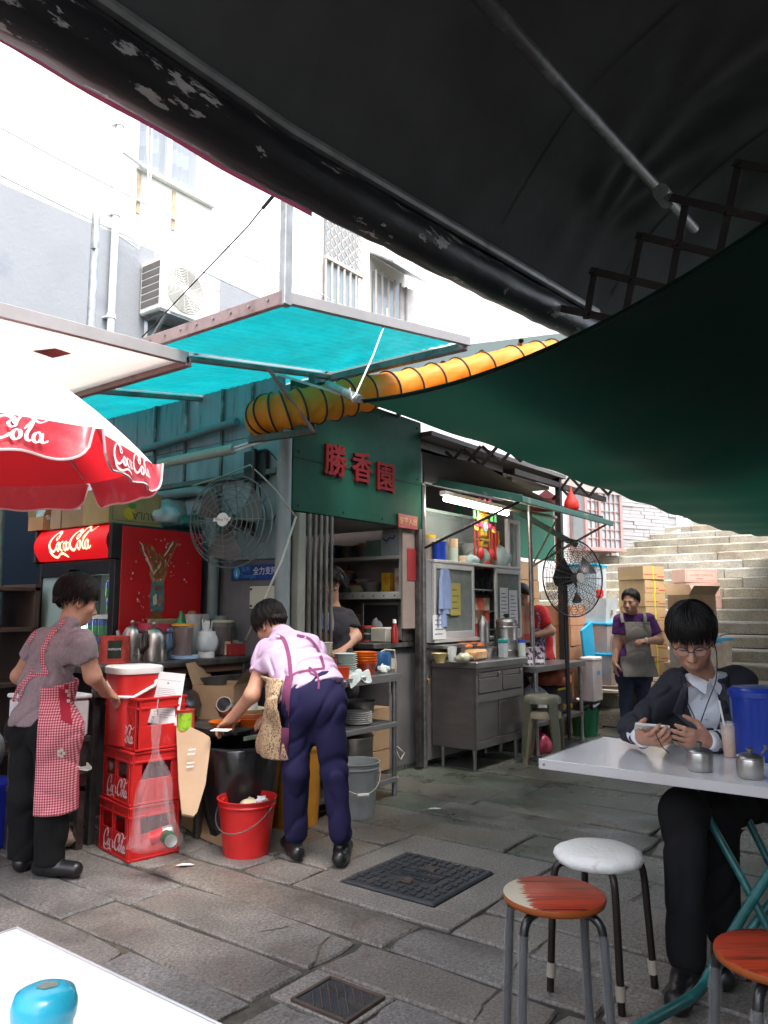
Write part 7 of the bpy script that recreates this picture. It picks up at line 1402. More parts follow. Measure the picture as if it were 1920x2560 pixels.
class Sdf:
 """smooth union of tapered limbs and ellipsoids, meshed as one surface"""
 def __init__(s):s.p=[]
 def add(s,fn,c,r,k,op='+',lab=0):s.p.append((fn,Vector(c),r,k,op,lab));return s
 def cap(s,a,b,r1,r2=None,k=.02,op='+',lab=0):
  r2=r1 if r2 is None else r2;a=Vector(a);b=Vector(b);ba=b-a;L2=max(1e-9,ba.dot(ba))
  def fn(x,y,z):
   px,py,pz=x-a.x,y-a.y,z-a.z;t=np.clip((px*ba.x+py*ba.y+pz*ba.z)/L2,0,1)
   return np.sqrt((px-t*ba.x)**2+(py-t*ba.y)**2+(pz-t*ba.z)**2)-(r1+(r2-r1)*t)
  return s.add(fn,(a+b)/2,ba.length/2+max(r1,r2),k,op,lab)
 def ell(s,c,r,M=None,k=.02,op='+',lab=0):
  c=Vector(c);M=M or Matrix.Identity(3);X,Y,Z=M.col[0],M.col[1],M.col[2]
  def fn(x,y,z):
   x,y,z=x-c.x,y-c.y,z-c.z
   u=(x*X.x+y*X.y+z*X.z)/r[0];v=(x*Y.x+y*Y.y+z*Y.z)/r[1];w=(x*Z.x+y*Z.y+z*Z.z)/r[2]
   k0=np.sqrt(u*u+v*v+w*w)+1e-9;k1=np.sqrt((u/r[0])**2+(v/r[1])**2+(w/r[2])**2)+1e-9;return k0*(k0-1)/k1
  return s.add(fn,c,max(r),k,op,lab)
 def cut(s,c,n,r=9):
  c=Vector(c);n=Vector(n).normalized()
  def fn(x,y,z):
   d=-((x-c.x)*n.x+(y-c.y)*n.y+(z-c.z)*n.z)
   return d if r>5 else np.maximum(d,np.sqrt((x-c.x)**2+(y-c.y)**2+(z-c.z)**2)-r)
  return s.add(fn,c,r,0,'-')
 def mesh(s,res,wr=0.,wf=18.,shell=None,post=None,ws=1.):
  P=[p for p in s.p if p[4]=='+'];lo=np.array([min(p[1][i]-p[2]for p in P)for i in range(3)])-.03;hi=np.array([max(p[1][i]+p[2]for p in P)for i in range(3)])+.03
  n=np.ceil((hi-lo)/res).astype(int)+1;ax=[(lo[i]+res*np.arange(n[i])).astype(np.float32)for i in range(3)]
  F=np.full(n,.5,np.float32);Lb=np.zeros(n,np.int8)
  for fn,c,r,k,op,lab in s.p:
   pad=r+max(.035,k*1.3);i0=[max(0,int((c[i]-pad-lo[i])/res))for i in range(3)];i1=[min(n[i],int((c[i]+pad-lo[i])/res)+2)for i in range(3)]
   if any(i1[i]<=i0[i]for i in range(3)):continue
   sl=tuple(slice(i0[i],i1[i])for i in range(3));x=ax[0][sl[0]][:,None,None];y=ax[1][sl[1]][None,:,None];z=ax[2][sl[2]][None,None,:]
   d=fn(x,y,z);f=F[sl]
   if op=='+':
    Lb[sl]=np.where(d<f,lab,Lb[sl])
    if k>0:h=np.clip(.5+.5*(f-d)/k,0,1);F[sl]=f+(d-f)*h-k*h*(1-h)
    else:F[sl]=np.minimum(f,d)
   else:
    if k>0:h=np.clip(.5-.5*(f+d)/k,0,1);F[sl]=f*(1-h)+(-d)*h+k*h*(1-h)
    else:F[sl]=np.maximum(f,-d)
  if wr:
   X=ax[0][:,None,None]*wf;Y=ax[1][None,:,None]*wf;Z=ax[2][None,None,:]*wf*ws
   w=np.sin(X+1.7*np.sin(Z*.7+Y*.6)+.4*Y)*np.sin(Z*.9+1.5*np.sin(X*.6-Y*.5))+.6*np.sin(Y*1.3+1.2*np.sin(Z*.8+X*.5)+Z*1.1);F+=(wr*(.45*w+1.1*np.exp(-(w/.3)**2))).astype(np.float32)
  if shell:F=np.abs(F-shell[0])-shell[1]
  if post is not None:F=post(F,ax[0][:,None,None],ax[1][None,:,None],ax[2][None,None,:])
  return nets(F,lo,res,Lb)
def nets(F,lo,res,Lb):
 S=F<0;nx,ny,nz=F.shape
 cnt=np.zeros((nx-1,ny-1,nz-1),np.int8);co=[(i,j,k)for i in(0,1)for j in(0,1)for k in(0,1)]
 for(i,j,k)in co:cnt+=S[i:nx-1+i,j:ny-1+j,k:nz-1+k]
 act=(cnt>0)&(cnt<8);I=np.argwhere(act);idx=np.full(act.shape,-1,np.int64);idx[act]=np.arange(len(I))
 acc=np.zeros((len(I),3));num=np.zeros(len(I))
 val={c:F[I[:,0]+c[0],I[:,1]+c[1],I[:,2]+c[2]]for c in co}
 for a in co:
  for ax_ in range(3):
   if a[ax_]==0:
    b=list(a);b[ax_]=1;b=tuple(b);va,vb=val[a],val[b];m=(va<0)!=(vb<0)
    t=np.where(m,va/np.where(m,va-vb,1),0);p=np.tile(np.array(a,float),(len(I),1));p[:,ax_]+=t;acc+=p*m[:,None];num+=m
 V=(I+acc/num[:,None])*res+lo;Fc=[]
 for a in range(3):
  b,c=(a+1)%3,(a+2)%3;A=[slice(None)]*3;B=[slice(None)]*3;A[a]=slice(0,-1);B[a]=slice(1,None)
  s0,s1=S[tuple(A)],S[tuple(B)]
  for flip,mk in((0,s0&~s1),(1,~s0&s1)):
   E=np.argwhere(mk);E=E[(E[:,b]>0)&(E[:,c]>0)&(E[:,b]<F.shape[b]-1)&(E[:,c]<F.shape[c]-1)]
   q=[]
   for(db,dc)in((-1,-1),(0,-1),(0,0),(-1,0)):
    e=E.copy();e[:,b]+=db;e[:,c]+=dc;q.append(idx[e[:,0],e[:,1],e[:,2]])
   q=np.stack(q,1);Fc.append(q[:,::-1]if flip else q)
 Q=np.concatenate(Fc);return V,Q,Lb[I[:,0],I[:,1],I[:,2]]
def put(name,VQ,mats,par):
 V,Q,Lv=VQ;me=bpy.data.meshes.new(name);V=V-np.array(par.location);mats=mats if isinstance(mats,list)else[mats]
 me.vertices.add(len(V));me.vertices.foreach_set('co',V.astype(np.float32).ravel());me.loops.add(len(Q)*4);me.loops.foreach_set('vertex_index',Q.ravel().astype(np.int32))
 me.polygons.add(len(Q));me.polygons.foreach_set('loop_start',(np.arange(len(Q))*4).astype(np.int32));me.polygons.foreach_set('use_smooth',np.ones(len(Q),bool))
 for m in mats:me.materials.append(m)
 if len(mats)>1:me.polygons.foreach_set('material_index',np.clip(Lv[Q[:,0]],0,len(mats)-1).astype(np.int32))
 me.update();me.validate();return link(name,me,par)
SKIN=mat('skin',(.5,.27,.18),.5,var=.1,vs=14,bump=.05,bs=120,spec=.35,col2=(.46,.22,.15),mixs=9);SKIN2=mat('tanned skin',(.43,.23,.15),.5,var=.1,vs=14,spec=.35)
LIPS=mat('lips',(.42,.18,.14),.45);HAIR=mat('black hair',(.007,.006,.006),.42,var=.3,vs=30,spec=.3);HAIRB=mat('dark brown hair',(.013,.009,.008),.5,var=.3,vs=30,spec=.2)
def frame(f,u=(0,0,1)):
 f=Vector(f).normalized();u=Vector(u);r=f.cross(u).normalized();u=r.cross(f).normalized();return Matrix((r,f,u)).transposed()
def head(S,c,M,s_=1.,detail=True):
 P=lambda x,y,z:c+M@Vector((x*s_,y*s_,z*s_));E=lambda p,r,k=.02,**q:S.ell(P(*p),tuple(a*s_ for a in r),M,k,**q);Cp=lambda a,b,r1,r2=None,k=.01,**q:S.cap(P(*a),P(*b),r1*s_,(r2 or r1)*s_,k,**q)
 E((0,-.012,.035),(.074,.094,.082));E((0,.025,-.03),(.063,.066,.082),.03);E((0,.032,-.085),(.045,.05,.034),.03);E((0,.07,-.104),(.02,.018,.018),.02)
 for x in(-1,1):
  E((.042*x,.058,-.032),(.024,.026,.028),.025)
  E((.074*x,-.008,-.018),(.009,.022,.032),.006);E((.077*x,-.004,-.018),(.006,.012,.02),.003,op='-')
 if detail:
  Cp((-.036,.08,.014),(.036,.08,.014),.012,.012,.02)
  for x in(-1,1):E((.031*x,.098,-.005),(.02,.016,.012),.014,op='-');E((.031*x,.077,-.007),(.0165,.012,.0115),.004)
  Cp((0,.086,.002),(0,.112,-.04),.009,.0125,.014)
  for x in(-1,1):E((.012*x,.099,-.045),(.009,.011,.009),.008)
  E((0,.09,-.073),(.025,.015,.018),.015);Cp((-.016,.096,-.071),(.016,.096,-.071),.0052,.0052,.006,lab=1);Cp((-.013,.094,-.082),(.013,.094,-.082),.0062,.0062,.006,lab=1)
  Cp((-.02,.106,-.0765),(.02,.106,-.0765),.003,.003,.003,op='-')
 return P
def hand(S,w,d,n,side,curl=.5,s_=1.,thumb=.5,spread=1.):
 """palm from wrist w along d, palm facing n; five bent fingers of different lengths, thumb from the side of the palm"""
 d=Vector(d).normalized();n=Vector(n);n=(n-d*n.dot(d)).normalized();t=d.cross(n)*side;w=Vector(w);M=Matrix((t,d,n)).transposed()
 S.ell(w+d*.05*s_,(.041*s_,.052*s_,.015*s_),M,.012);S.cap(w-d*.01*s_,w+d*.03*s_,.024*s_,.024*s_,.02)
 for i,(o,l)in enumerate(((.03,.066),(.0105,.076),(-.0095,.071),(-.029,.056))):
  p=w+d*(.09-.004*abs(i-1.2))*s_+t*o*s_;a=curl*.75+.05*i;dd=d+t*(.09*(1.3-i))*spread
  for L,r1,r2 in((l*.45,.0094,.0084),(l*.32,.0084,.0078),(l*.26,.0078,.0066)):
   v=(dd*math.cos(a)+n*math.sin(a)).normalized();q=p+v*L*s_;S.cap(p,q,r1*s_,r2*s_,.005);p=q;a+=curl*.85
 p=w+d*.022*s_+t*.028*s_;v=(d*.62+t*.62+n*thumb).normalized();q=p+v*.045*s_;S.cap(p,q,.0135*s_,.011*s_,.012);v2=(d*.85+t*.25+n*thumb*1.1).normalized();q2=q+v2*.032*s_;S.cap(q,q2,.0105*s_,.0095*s_,.006);S.cap(q2,q2+(v2+n*.2*curl).normalized()*.022*s_,.0095*s_,.0075*s_,.005)
def torso(S,J,g=0.,k=.05,wide=1.):
 for a,b,r in((J['shL'],J['shR'],.06),):S.cap(J['shL'].lerp(J['shR'],.12),J['shL'].lerp(J['shR'],.88),r+g,r+g,k)
 side=(J['shR']-J['shL']).normalized();hs=(J['hipR']-J['hipL']).normalized()
 for p,s2,w,r in((J['chest'],side,.075,.1),(J['belly'],(side+hs).normalized(),.06,.1),(J['pelvis'],hs,.075,.108)):S.cap(p-s2*w*wide,p+s2*w*wide,r+g,r+g,k)
 S.cap(J['neck'],J['chest'],.06+g,.09+g,k);S.cap(J['chest'],J['belly'],.1+g,.1+g,k);S.cap(J['belly'],J['pelvis'],.1+g,.108+g,k)
def limb(S,a,b,c,r,k=.03,lab=0):S.cap(a,b,r[0],r[1],k,lab=lab);S.cap(b,c,r[1]*1.02,r[2],k,lab=lab)
def strands(c,M,n,ends,par,mt,seed=1,s_=1.,L=.75,rad=(.09,.11,.103),jit=.05,th=.0022,cen=(0,-.012,.035),name='hair_strands',lift=1.03):
 """many thin tapering locks laid over the scalp, from the crown outwards; ends(phi) is the polar angle where the hair stops"""
 g=random.Random(seed);mb=MB()
 for i in range(n):
  ph=g.uniform(0,2*math.pi);te=ends(ph)+g.gauss(0,jit);t0=te*(g.random()**.6)-L*.5;t0=max(-.3,t0);t1=min(te,t0+L*g.uniform(.7,1.2));lf=lift+g.uniform(-.02,.05);P=[];sw=g.gauss(0,.16)
  if t1-t0<.15:continue
  for j in range(6):
   u=j/5;t=t0+(t1-t0)*u;f=ph+sw*u;q=lf+.03*u*g.uniform(.3,1)
   P.append(c+M@Vector(((cen[0]+rad[0]*q*math.sin(t)*math.cos(f))*s_,(cen[1]+rad[1]*q*math.sin(t)*math.sin(f))*s_,(cen[2]+rad[2]*q*math.cos(t))*s_)))
  w=th*g.uniform(.7,1.5);mb.tube(P,[w*.7,w,w,w*.9,w*.6,w*.15],4,cap=False)
 return mb.build(name,mt,par,W=True,sm=180)
def haircap(c,M,ends,res,par,mt,s_=1.,g=0.,name='hair',extra=None):
 S=Sdf();S.ell(c+M@Vector((0,-.012*s_,.036*s_)),((.083+g)*s_,(.103+g)*s_,(.096+g)*s_),M,0)
 S.ell(c+M@Vector((0,-.05*s_,-.02*s_)),((.07+g)*s_,(.062+g)*s_,(.075+g)*s_),M,.03)
 if extra:extra(S)
 Mi=M.transposed()
 def post(F,x,y,z):
  dx,dy,dz=x-c.x,y-c.y,z-c.z
  X=(Mi[0][0]*dx+Mi[0][1]*dy+Mi[0][2]*dz)/s_;Y=(Mi[1][0]*dx+Mi[1][1]*dy+Mi[1][2]*dz)/s_+.012;Z=(Mi[2][0]*dx+Mi[2][1]*dy+Mi[2][2]*dz)/s_-.036
  ph=np.arctan2(Y,X);th_=np.arccos(np.clip(Z/np.sqrt(X*X+Y*Y+Z*Z+1e-9),-1,1))
  e=np.vectorize(lambda a:ends(a))(np.linspace(-math.pi,math.pi,181));lim=np.interp(ph,np.linspace(-math.pi,math.pi,181),e)+.05*np.sin(ph*23)+.03*np.sin(ph*41)
  return np.maximum(F+.0025*np.sin(ph*38+th_*3),(th_-lim)*.09*s_)
 return put(name,S.mesh(res,post=post),mt,par)
def shoe(S,an,toe,k=.03,w=.04):
 an=Vector(an);toe=Vector(toe);d=(toe-an);d.z=0;d.normalize();z0=w+.004
 S.cap(Vector((an.x,an.y,z0))-d*.045,Vector((toe.x,toe.y,z0-.004)),w,w*.92,k);S.cap(an+Vector((0,0,-.01)),Vector((an.x,an.y,z0+.01))+d*.03,.042,.04,k);S.cut((an.x,an.y,.003),(0,0,-1))
SHOE=mat('black leather',(.012,.012,.013),.32,var=.3,vs=14,bump=.25,bs=30)
def tubes(name,paths,mt,par,r=.004,n=6):
 m=MB()
 for p in paths:m.tube(p,r,n)
 return m.build(name,mt,par,W=True,sm=180)
def gingham():
 m=mat('red gingham',(.55,.12,.14),.85);t=m.node_tree;L=t.links;b=t.nodes['Principled BSDF'];tc=t.nodes.new('ShaderNodeTexCoord');sx=t.nodes.new('ShaderNodeSeparateXYZ');L.new(tc.outputs['Object'],sx.inputs[0]);o=[]
 ad=nd(t,'ShaderNodeMath',operation='SUBTRACT');L.new(sx.outputs[0],ad.inputs[0]);L.new(sx.outputs[1],ad.inputs[1])
 for src,f in((ad.outputs[0],400.),(sx.outputs[2],520.)):
  a=nd(t,'ShaderNodeMath',operation='MULTIPLY');a.inputs[1].default_value=f;L.new(src,a.inputs[0]);s2=nd(t,'ShaderNodeMath',operation='SINE');L.new(a.outputs[0],s2.inputs[0]);g=nd(t,'ShaderNodeMath',operation='GREATER_THAN');g.inputs[1].default_value=0;L.new(s2.outputs[0],g.inputs[0]);o.append(g.outputs[0])
 a=nd(t,'ShaderNodeMath',operation='ADD');L.new(o[0],a.inputs[0]);L.new(o[1],a.inputs[1]);cr=t.nodes.new('ShaderNodeValToRGB');cr.color_ramp.interpolation='CONSTANT';e=cr.color_ramp.elements;e[0].color=(.72,.42,.44,1);e[1].position=.75;e[1].color=(.3,.02,.045,1);x=e.new(.25);x.color=(.55,.12,.16,1)
 d=nd(t,'ShaderNodeMath',operation='DIVIDE');d.inputs[1].default_value=2;L.new(a.outputs[0],d.inputs[0]);L.new(d.outputs[0],cr.inputs[0]);L.new(cr.outputs[0],b.inputs['Base Color']);return m
GING=gingham()
def ends_f(front,side,back):
 def f(ph):
  a=math.cos(ph-math.pi/2);return side+(front-side)*max(0,a)**1.5+(back-side)*max(0,-a)**1.5
 return f
D=atd
J=dict(pelvis=D(100,1800,3.92),belly=D(115,1712,3.93),chest=D(140,1628,3.93),neck=D(172,1560,3.92),shL=D(102,1600,4.06),shR=D(205,1604,3.8),hipL=D(72,1822,3.98),hipR=D(135,1822,3.84))
lw=thing('person','woman in a grey T-shirt and red gingham apron seen from behind beside the crates','person',(2.12,3.68,0))
hc=D(192,1500,3.97);HM=frame(Vector((.93,-.2,-.28)),(.1,0,1));eR,wR,eL,wL=D(232,1690,3.86),D(264,1730,4.05),D(48,1690,4.15),D(150,1740,4.35)
kn=(D(66,1985,3.93),D(132,1985,3.84));an=(D(58,2150,3.98),D(122,2150,3.88));toe=(D(75,2140,4.12),D(188,2165,3.86))
S=Sdf();torso(S,J,-.03);head(S,hc,HM,.98);S.cap(J['neck'],hc-Vector((.02,0,.06)),.052,.05,.03)
limb(S,J['shR'],eR,wR,(.046,.038,.027));limb(S,J['shL'],eL,wL,(.046,.038,.027));hand(S,wR,D(300,1745,4.16)-wR,(-.3,.5,-.8),1,.55);hand(S,wL,Vector((1,-.2,-.1)),(0,0,-1),-1,.5)
for i in(0,1):limb(S,(J['hipL'],J['hipR'])[i],kn[i],an[i],(.07,.05,.036))
put('body',S.mesh(.0075),[SKIN,LIPS],lw)
TS=mat('heather grey jersey',(.28,.22,.235),.9,var=.1,vs=90,bump=.1,bs=150,col2=(.24,.185,.2),mixs=60);BT=mat('black trousers',(.014,.014,.015),.9,var=.2,spec=.12)
S=Sdf();torso(S,J,-.006,.06,1.05);S.cap(J['pelvis'],J['hipL'].lerp(J['hipR'],.5),.122,.12,.05);e2=J['shR'].lerp(eR,.52);S.cap(J['shR'],J['shR'].lerp(eR,.75),.062,.066,.03);S.cap(J['shL'],J['shL'].lerp(eL,.7),.062,.064,.03)
S.cut(J['shR'].lerp(eR,.5),eR-J['shR'],.12);S.cut(J['shL'].lerp(eL,.5),eL-J['shL'],.12);S.cut(J['pelvis']+Vector((0,0,-.015)),(0.05,0,-1),4);S.cut(J['neck']+Vector((.01,0,.035)),(.3,0,1),.12)
put('shirt',S.mesh(.008,.008,24),TS,lw)
S=Sdf();S.cap(J['hipL'],J['hipR'],.108,.108,.04);
for i in(0,1):h=(J['hipL'],J['hipR'])[i];limb(S,h,kn[i],an[i]+Vector((0,0,.0)),(.092,.082,.074),.03)
S.cut(J['pelvis']+Vector((0,0,.05)),(0,0,1),4);S.cut((2.1,3.7,.055),(0,0,-1),4);put('trousers',S.mesh(.009,.007,15),BT,lw)
S=Sdf();[shoe(S,an[i],toe[i])for i in(0,1)];put('shoes',S.mesh(.007),SHOE,lw)
ef=ends_f(1.35,2.0,2.5);haircap(hc,HM,ends_f(1.15,1.7,2.3),.006,lw,HAIRB,.98,.003);strands(hc,HM,1700,ef,lw,HAIRB,3,.98,rad=(.089,.11,.103),jit=.17)
S=Sdf();torso(S,J,.006,.06,1.0);S.cap(J['hipL']+Vector((0,0,-.02)),J['hipR']+Vector((0,0,-.02)),.124,.124,.05);S.cap(J['hipR']+Vector((.0,.0,0)),kn[1]+Vector((.01,.02,-.15)),.108,.108,.05);S.cap(J['hipL']+Vector((.0,0,0)),kn[0]+Vector((.01,0,-.15)),.108,.108,.05)
pc=J['belly'];zt=J['belly'].z+.01;zb=D(140,2035,3.85).z+.015
ap_cut=lambda F,x,y,z:np.maximum(np.maximum(F,np.maximum(z-zt-.02*np.sin(x*9),zb-z+.04*(y-3.6))),-(x-J['pelvis'].x)*.9-(-(y-J['pelvis'].y))*.55-.002)
put('apron',S.mesh(.0075,.005,16,shell=(.006,.0062),post=ap_cut),GING,lw)
bk=lambda px,py,d=3.8:D(px,py,d)
def strip(name,pts,w,mt,par,nrm=None):
 m=MB();nn=nrm or -FW;Pp=spl([Vector(p)for p in pts],4);v=[]
 for i,p in enumerate(Pp):d=(Pp[min(i+1,len(Pp)-1)]-Pp[max(0,i-1)]).normalized();t=d.cross(nn).normalized();v+=[p-t*w/2,p+t*w/2,p+t*w/2+nn*.004,p-t*w/2+nn*.004]
 f=[(4*i+a,4*i+4+a,4*i+4+(a+1)%4,4*i+(a+1)%4)for i in range(len(Pp)-1)for a in range(4)];m.add(v,f);return m.build(name,mt,par,W=True,sm=60)
def strip_on(name,par,meshes,path,w,mt,pname,off=.005):
 """a ribbon laid on the cloth along a line seen from the lane"""
 bpy.context.view_layer.update();from mathutils.bvhtree import BVHTree;Ts=[]
 for o in COL.objects:
  if o.parent is par and o.name.split('.')[0]in meshes:Ts.append(BVHTree.FromPolygons([v.co+par.location for v in o.data.vertices],[tuple(p.vertices)for p in o.data.polygons]))
 P=spl([Vector((x,y,0))for x,y in path],4);V=[];last=3.9
 for i,p in enumerate(P):
  d=(P[min(i+1,len(P)-1)]-P[max(0,i-1)]).normalized();t=Vector((-d.y,d.x,0))*w/2;row=[]
  for q in(p-t,p+t):
   r=ray(q.x,q.y).normalized();hs=[h for h in(T.ray_cast(C0+r*1.2,r,9)[0]for T in Ts)if h is not None];h=min(hs,key=lambda a:(a-C0).length)if hs else C0+r*last;last=(h-C0).length;row.append(h-r*off)
  V+=row+[a+ray(960,1280)*0+(a-C0).normalized()*.003 for a in row]
 n=len(P);m=MB();m.add(V,[(4*i,4*i+1,4*i+5,4*i+4)for i in range(n-1)]+[(4*i+1,4*i+3,4*i+7,4*i+5)for i in range(n-1)]+[(4*i+2,4*i,4*i+4,4*i+6)for i in range(n-1)]);return m.build(pname,mt,par,W=True,sm=60)
dg=None
def onto(par,name,pts2,mt,label=None,off=.0035,push=3.5):
 """sew a flat patch (pixel outline) on the cloth mesh 'name' of a person"""
 bpy.context.view_layer.update();o=[c for c in COL.objects if c.parent is par and c.name.split('.')[0]==name][0];from mathutils.bvhtree import BVHTree
 T=BVHTree.FromPolygons([v.co+par.location for v in o.data.vertices],[tuple(p.vertices)for p in o.data.polygons]);m=MB();V=[]
 for q in pts2:
  d=ray(*q).normalized();h=T.ray_cast(C0+d*1.5,d,8)
  if h[0]is None:h=(C0+d*push*1.08,None)
  V.append(h[0]-d*off)
 return V,m
def patch_grid(par,name,quad,mt,pname,n=8,off=.004):
 a,b,c,d=[Vector((x,y,0))for x,y in quad];pts=[]
 for j in range(n+1):
  for i in range(n+1):p=a.lerp(b,i/n).lerp(d.lerp(c,i/n),j/n);pts.append((p.x,p.y))
 V,m=onto(par,name,pts,mt,off=off);m.add(V,[(j*(n+1)+i,j*(n+1)+i+1,(j+1)*(n+1)+i+1,(j+1)*(n+1)+i)for j in range(n)for i in range(n)]);return m.build(pname,mt,par,W=True,sm=180)
SH=('shirt','apron');G2=dict(par=lw,meshes=SH,mt=GING)
for nm_,w_,P_ in(('apron_strap',11,[(160,1550),(125,1590),(106,1630),(107,1660),(118,1685)]),('apron_strap',8,[(92,1575),(77,1598),(69,1612)]),('apron_tie',6,[(118,1687),(95,1686),(72,1695),(55,1705)]),('apron_tie',7,[(81,1672),(70,1695),(45,1720),(34,1755)]),('apron_tie',6,[(72,1695),(58,1720),(45,1754)])):strip_on('',path=P_,w=w_,pname=nm_,**G2)
patch_grid(lw,'apron',((145,1708),(170,1712),(181,1812),(153,1800)),mat('crimson pocket cloth',(.38,.01,.035),.85),'apron_pocket')
WP=mat('white appliqué',(.7,.6,.55),.8)
for i,q in enumerate([(152+7.0*math.cos(a),1883+8*math.sin(a))for a in np.linspace(0,6.28,6)[:-1]]+[(167,1728),(172,1738),(171,1752)]):
 patch_grid(lw,'apron',((q[0]-4,q[1]-4),(q[0]+4,q[1]-4),(q[0]+4,q[1]+4),(q[0]-4,q[1]+4)),WP,'applique',2,.006+.0004*i)
J=dict(pelvis=D(783,1742,4.02),belly=D(765,1690,4.1),chest=D(735,1642,4.22),neck=D(703,1592,4.34),shL=D(668,1628,4.24),shR=D(770,1612,4.36),hipL=D(750,1762,4.02),hipR=D(816,1758,4.0))
lv=thing('person','woman in a lilac T-shirt and navy trousers bending over the bowls','person',(3.2,2.9,0))
hc=D(676,1560,4.42);HM=frame(Vector((.1,.75,-.62)),(.0,.6,.75));eL,wL,eR,wR=D(630,1738,4.14),D(580,1795,4.26),D(742,1735,4.48),D(690,1785,4.42)
kn=(D(738,1925,4.05),D(835,1925,4.02));an=(D(738,2078,4.14),D(853,2082,4.05));toe=(D(718,2098,4.3),D(866,2100,4.24))
S=Sdf();torso(S,J,-.03);head(S,hc,HM,.97);S.cap(J['neck'],hc-HM@Vector((0,.02,.06)),.05,.05,.03);limb(S,J['shL'],eL,wL,(.045,.038,.028));limb(S,J['shR'],eR,wR,(.045,.037,.027));hand(S,wL,D(552,1815,4.3)-wL,(.1,.2,-1),-1,.5);hand(S,wR,D(660,1795,4.38)-wR,(-.4,.1,-.6),1,.5)
for i in(0,1):limb(S,(J['hipL'],J['hipR'])[i],kn[i],an[i],(.07,.05,.036))
put('body',S.mesh(.0075),[SKIN,LIPS],lv)
LIL=mat('lilac jersey',(.55,.4,.56),.85,var=.06,bump=.08,bs=100);NAVT=mat('navy trousers',(.02,.018,.06),.85,var=.15,vs=5,spec=.15)
S=Sdf();torso(S,J,.008,.06,1.12);S.cap(J['shL'],J['shL'].lerp(eL,.75),.064,.066,.03);S.cap(J['shR'],J['shR'].lerp(eR,.7),.062,.064,.03);S.cut(J['shL'].lerp(eL,.54),eL-J['shL'],.12);S.cut(J['shR'].lerp(eR,.55),eR-J['shR'],.12)
S.cut(J['pelvis']+(J['pelvis']-J['belly'])*.0,(J['pelvis']-J['belly']),.3);S.cut(J['neck']+(J['neck']-J['chest']).normalized()*.035,J['neck']-J['chest'],.1);put('shirt',S.mesh(.0075,.009,24),LIL,lv)
S=Sdf();S.cap(J['hipL'],J['hipR'],.112,.112,.04);S.cap(J['pelvis']-RT*.04,J['belly'].lerp(J['pelvis'],.35)-RT*.04,.118,.112,.04);S.cap(J['pelvis']+RT*.04,J['belly'].lerp(J['pelvis'],.35)+RT*.04,.118,.112,.04)
for i in(0,1):limb(S,(J['hipL'],J['hipR'])[i],kn[i],an[i],(.094,.07,.06),.03)
S.cut(J['belly'].lerp(J['pelvis'],.55),J['belly']-J['pelvis'],.3);S.cut((3.2,2.9,.075),(0,0,-1),4);put('trousers',S.mesh(.008,.009,21,ws=.7),NAVT,lv)
S=Sdf();[shoe(S,an[i],toe[i])for i in(0,1)];put('shoes',S.mesh(.007),SHOE,lv)
ef=ends_f(1.4,2.0,2.5);haircap(hc,HM,ends_f(1.2,1.7,2.3),.006,lv,HAIRB,.97,.003);strands(hc,HM,1500,ef,lv,HAIRB,5,.97,jit=.17)
PRP=mat('plum apron cloth',(.2,.045,.12),.85);FLW=mat('cream flowered apron cloth',(.55,.42,.25),.85,col2=(.16,.05,.03),mixs=120,mixw=(.5,.56))
S=Sdf();torso(S,J,.03,.06,1.12);S.cap(J['hipL'],kn[0]+Vector((.0,.06,.1)),.13,.12,.05);S.cap(J['hipL']+Vector((-.03,.05,0)),D(690,1860,4.2),.1,.1,.05)
fl=J['hipL'];nL=-RT*.8+FW*.6
put('apron',S.mesh(.008,.006,18,shell=(.004,.0068),post=lambda F,x,y,z:np.maximum(np.maximum(F,np.maximum(z-J['belly'].z-.0,D(700,1890,4.1).z-z)),-((x-fl.x)*nL.x+(y-fl.y)*nL.y)+.01)),[FLW,FLW],lv)
for nm_,w_,P_ in(('apron_border',20,[(724,1690),(716,1730),(713,1790),(712,1850),(706,1892)]),('apron_strap',10,[(690,1588),(710,1600),(722,1640),(727,1690)]),('apron_strap',7,[(742,1588),(775,1598),(798,1630),(810,1668)]),('apron_tie',5,[(724,1692),(745,1680),(780,1674),(812,1670)]),('apron_tie',5,[(780,1674),(792,1685),(797,1705),(796,1722)]),('apron_tie',4,[(781,1674),(773,1668),(776,1682),(790,1686),(786,1674)])):strip_on('',lv,('shirt','apron','trousers'),P_,w_,PRP,nm_,.009 if 'border' in nm_ else .006)
o=solo(MB().box(-.035,.035,-.05,.05,0,.004,.001),'tissue',PAPER,'white tissue under the gloved hand of the bending woman','tissue',atz(553,1826,.64),.5)
J=dict(pelvis=D(1584,1680,8.25),belly=D(1584,1640,8.25),chest=D(1586,1585,8.25),neck=D(1584,1537,8.25),shL=D(1624,1550,8.25),shR=D(1548,1550,8.25),hipL=D(1605,1690,8.25),hipR=D(1565,1690,8.25))
pw=thing('person','woman in a purple T-shirt and long grey apron standing by the steps','person',D(1585,1822,8.25))
hc=D(1577,1504,8.18);HM=frame(-FW*.75-RT*.6+UP*-.12);eL,wL,eR,wR=D(1648,1600,8.2),D(1616,1603,7.98),D(1543,1612,8.25),D(1537,1655,8.2)
S=Sdf();torso(S,J,.0);head(S,hc,HM);S.cap(J['neck'],hc-Vector((0,0,.06)),.055,.052,.03);limb(S,J['shL'],eL,wL,(.052,.045,.03));limb(S,J['shR'],eR,wR,(.052,.045,.03));hand(S,wL,D(1603,1603,7.95)-wL,(.2,.2,-.8),-1,.8);hand(S,wR,Vector((0,0,-1)),RT,1,.35)
z0=pw.location.z
kn=(D(1609,1755,8.2),D(1566,1758,8.2));an=tuple(Vector((k.x,k.y,z0+.08))for k in(D(1608,1810,8.3),D(1565,1822,8.15)))
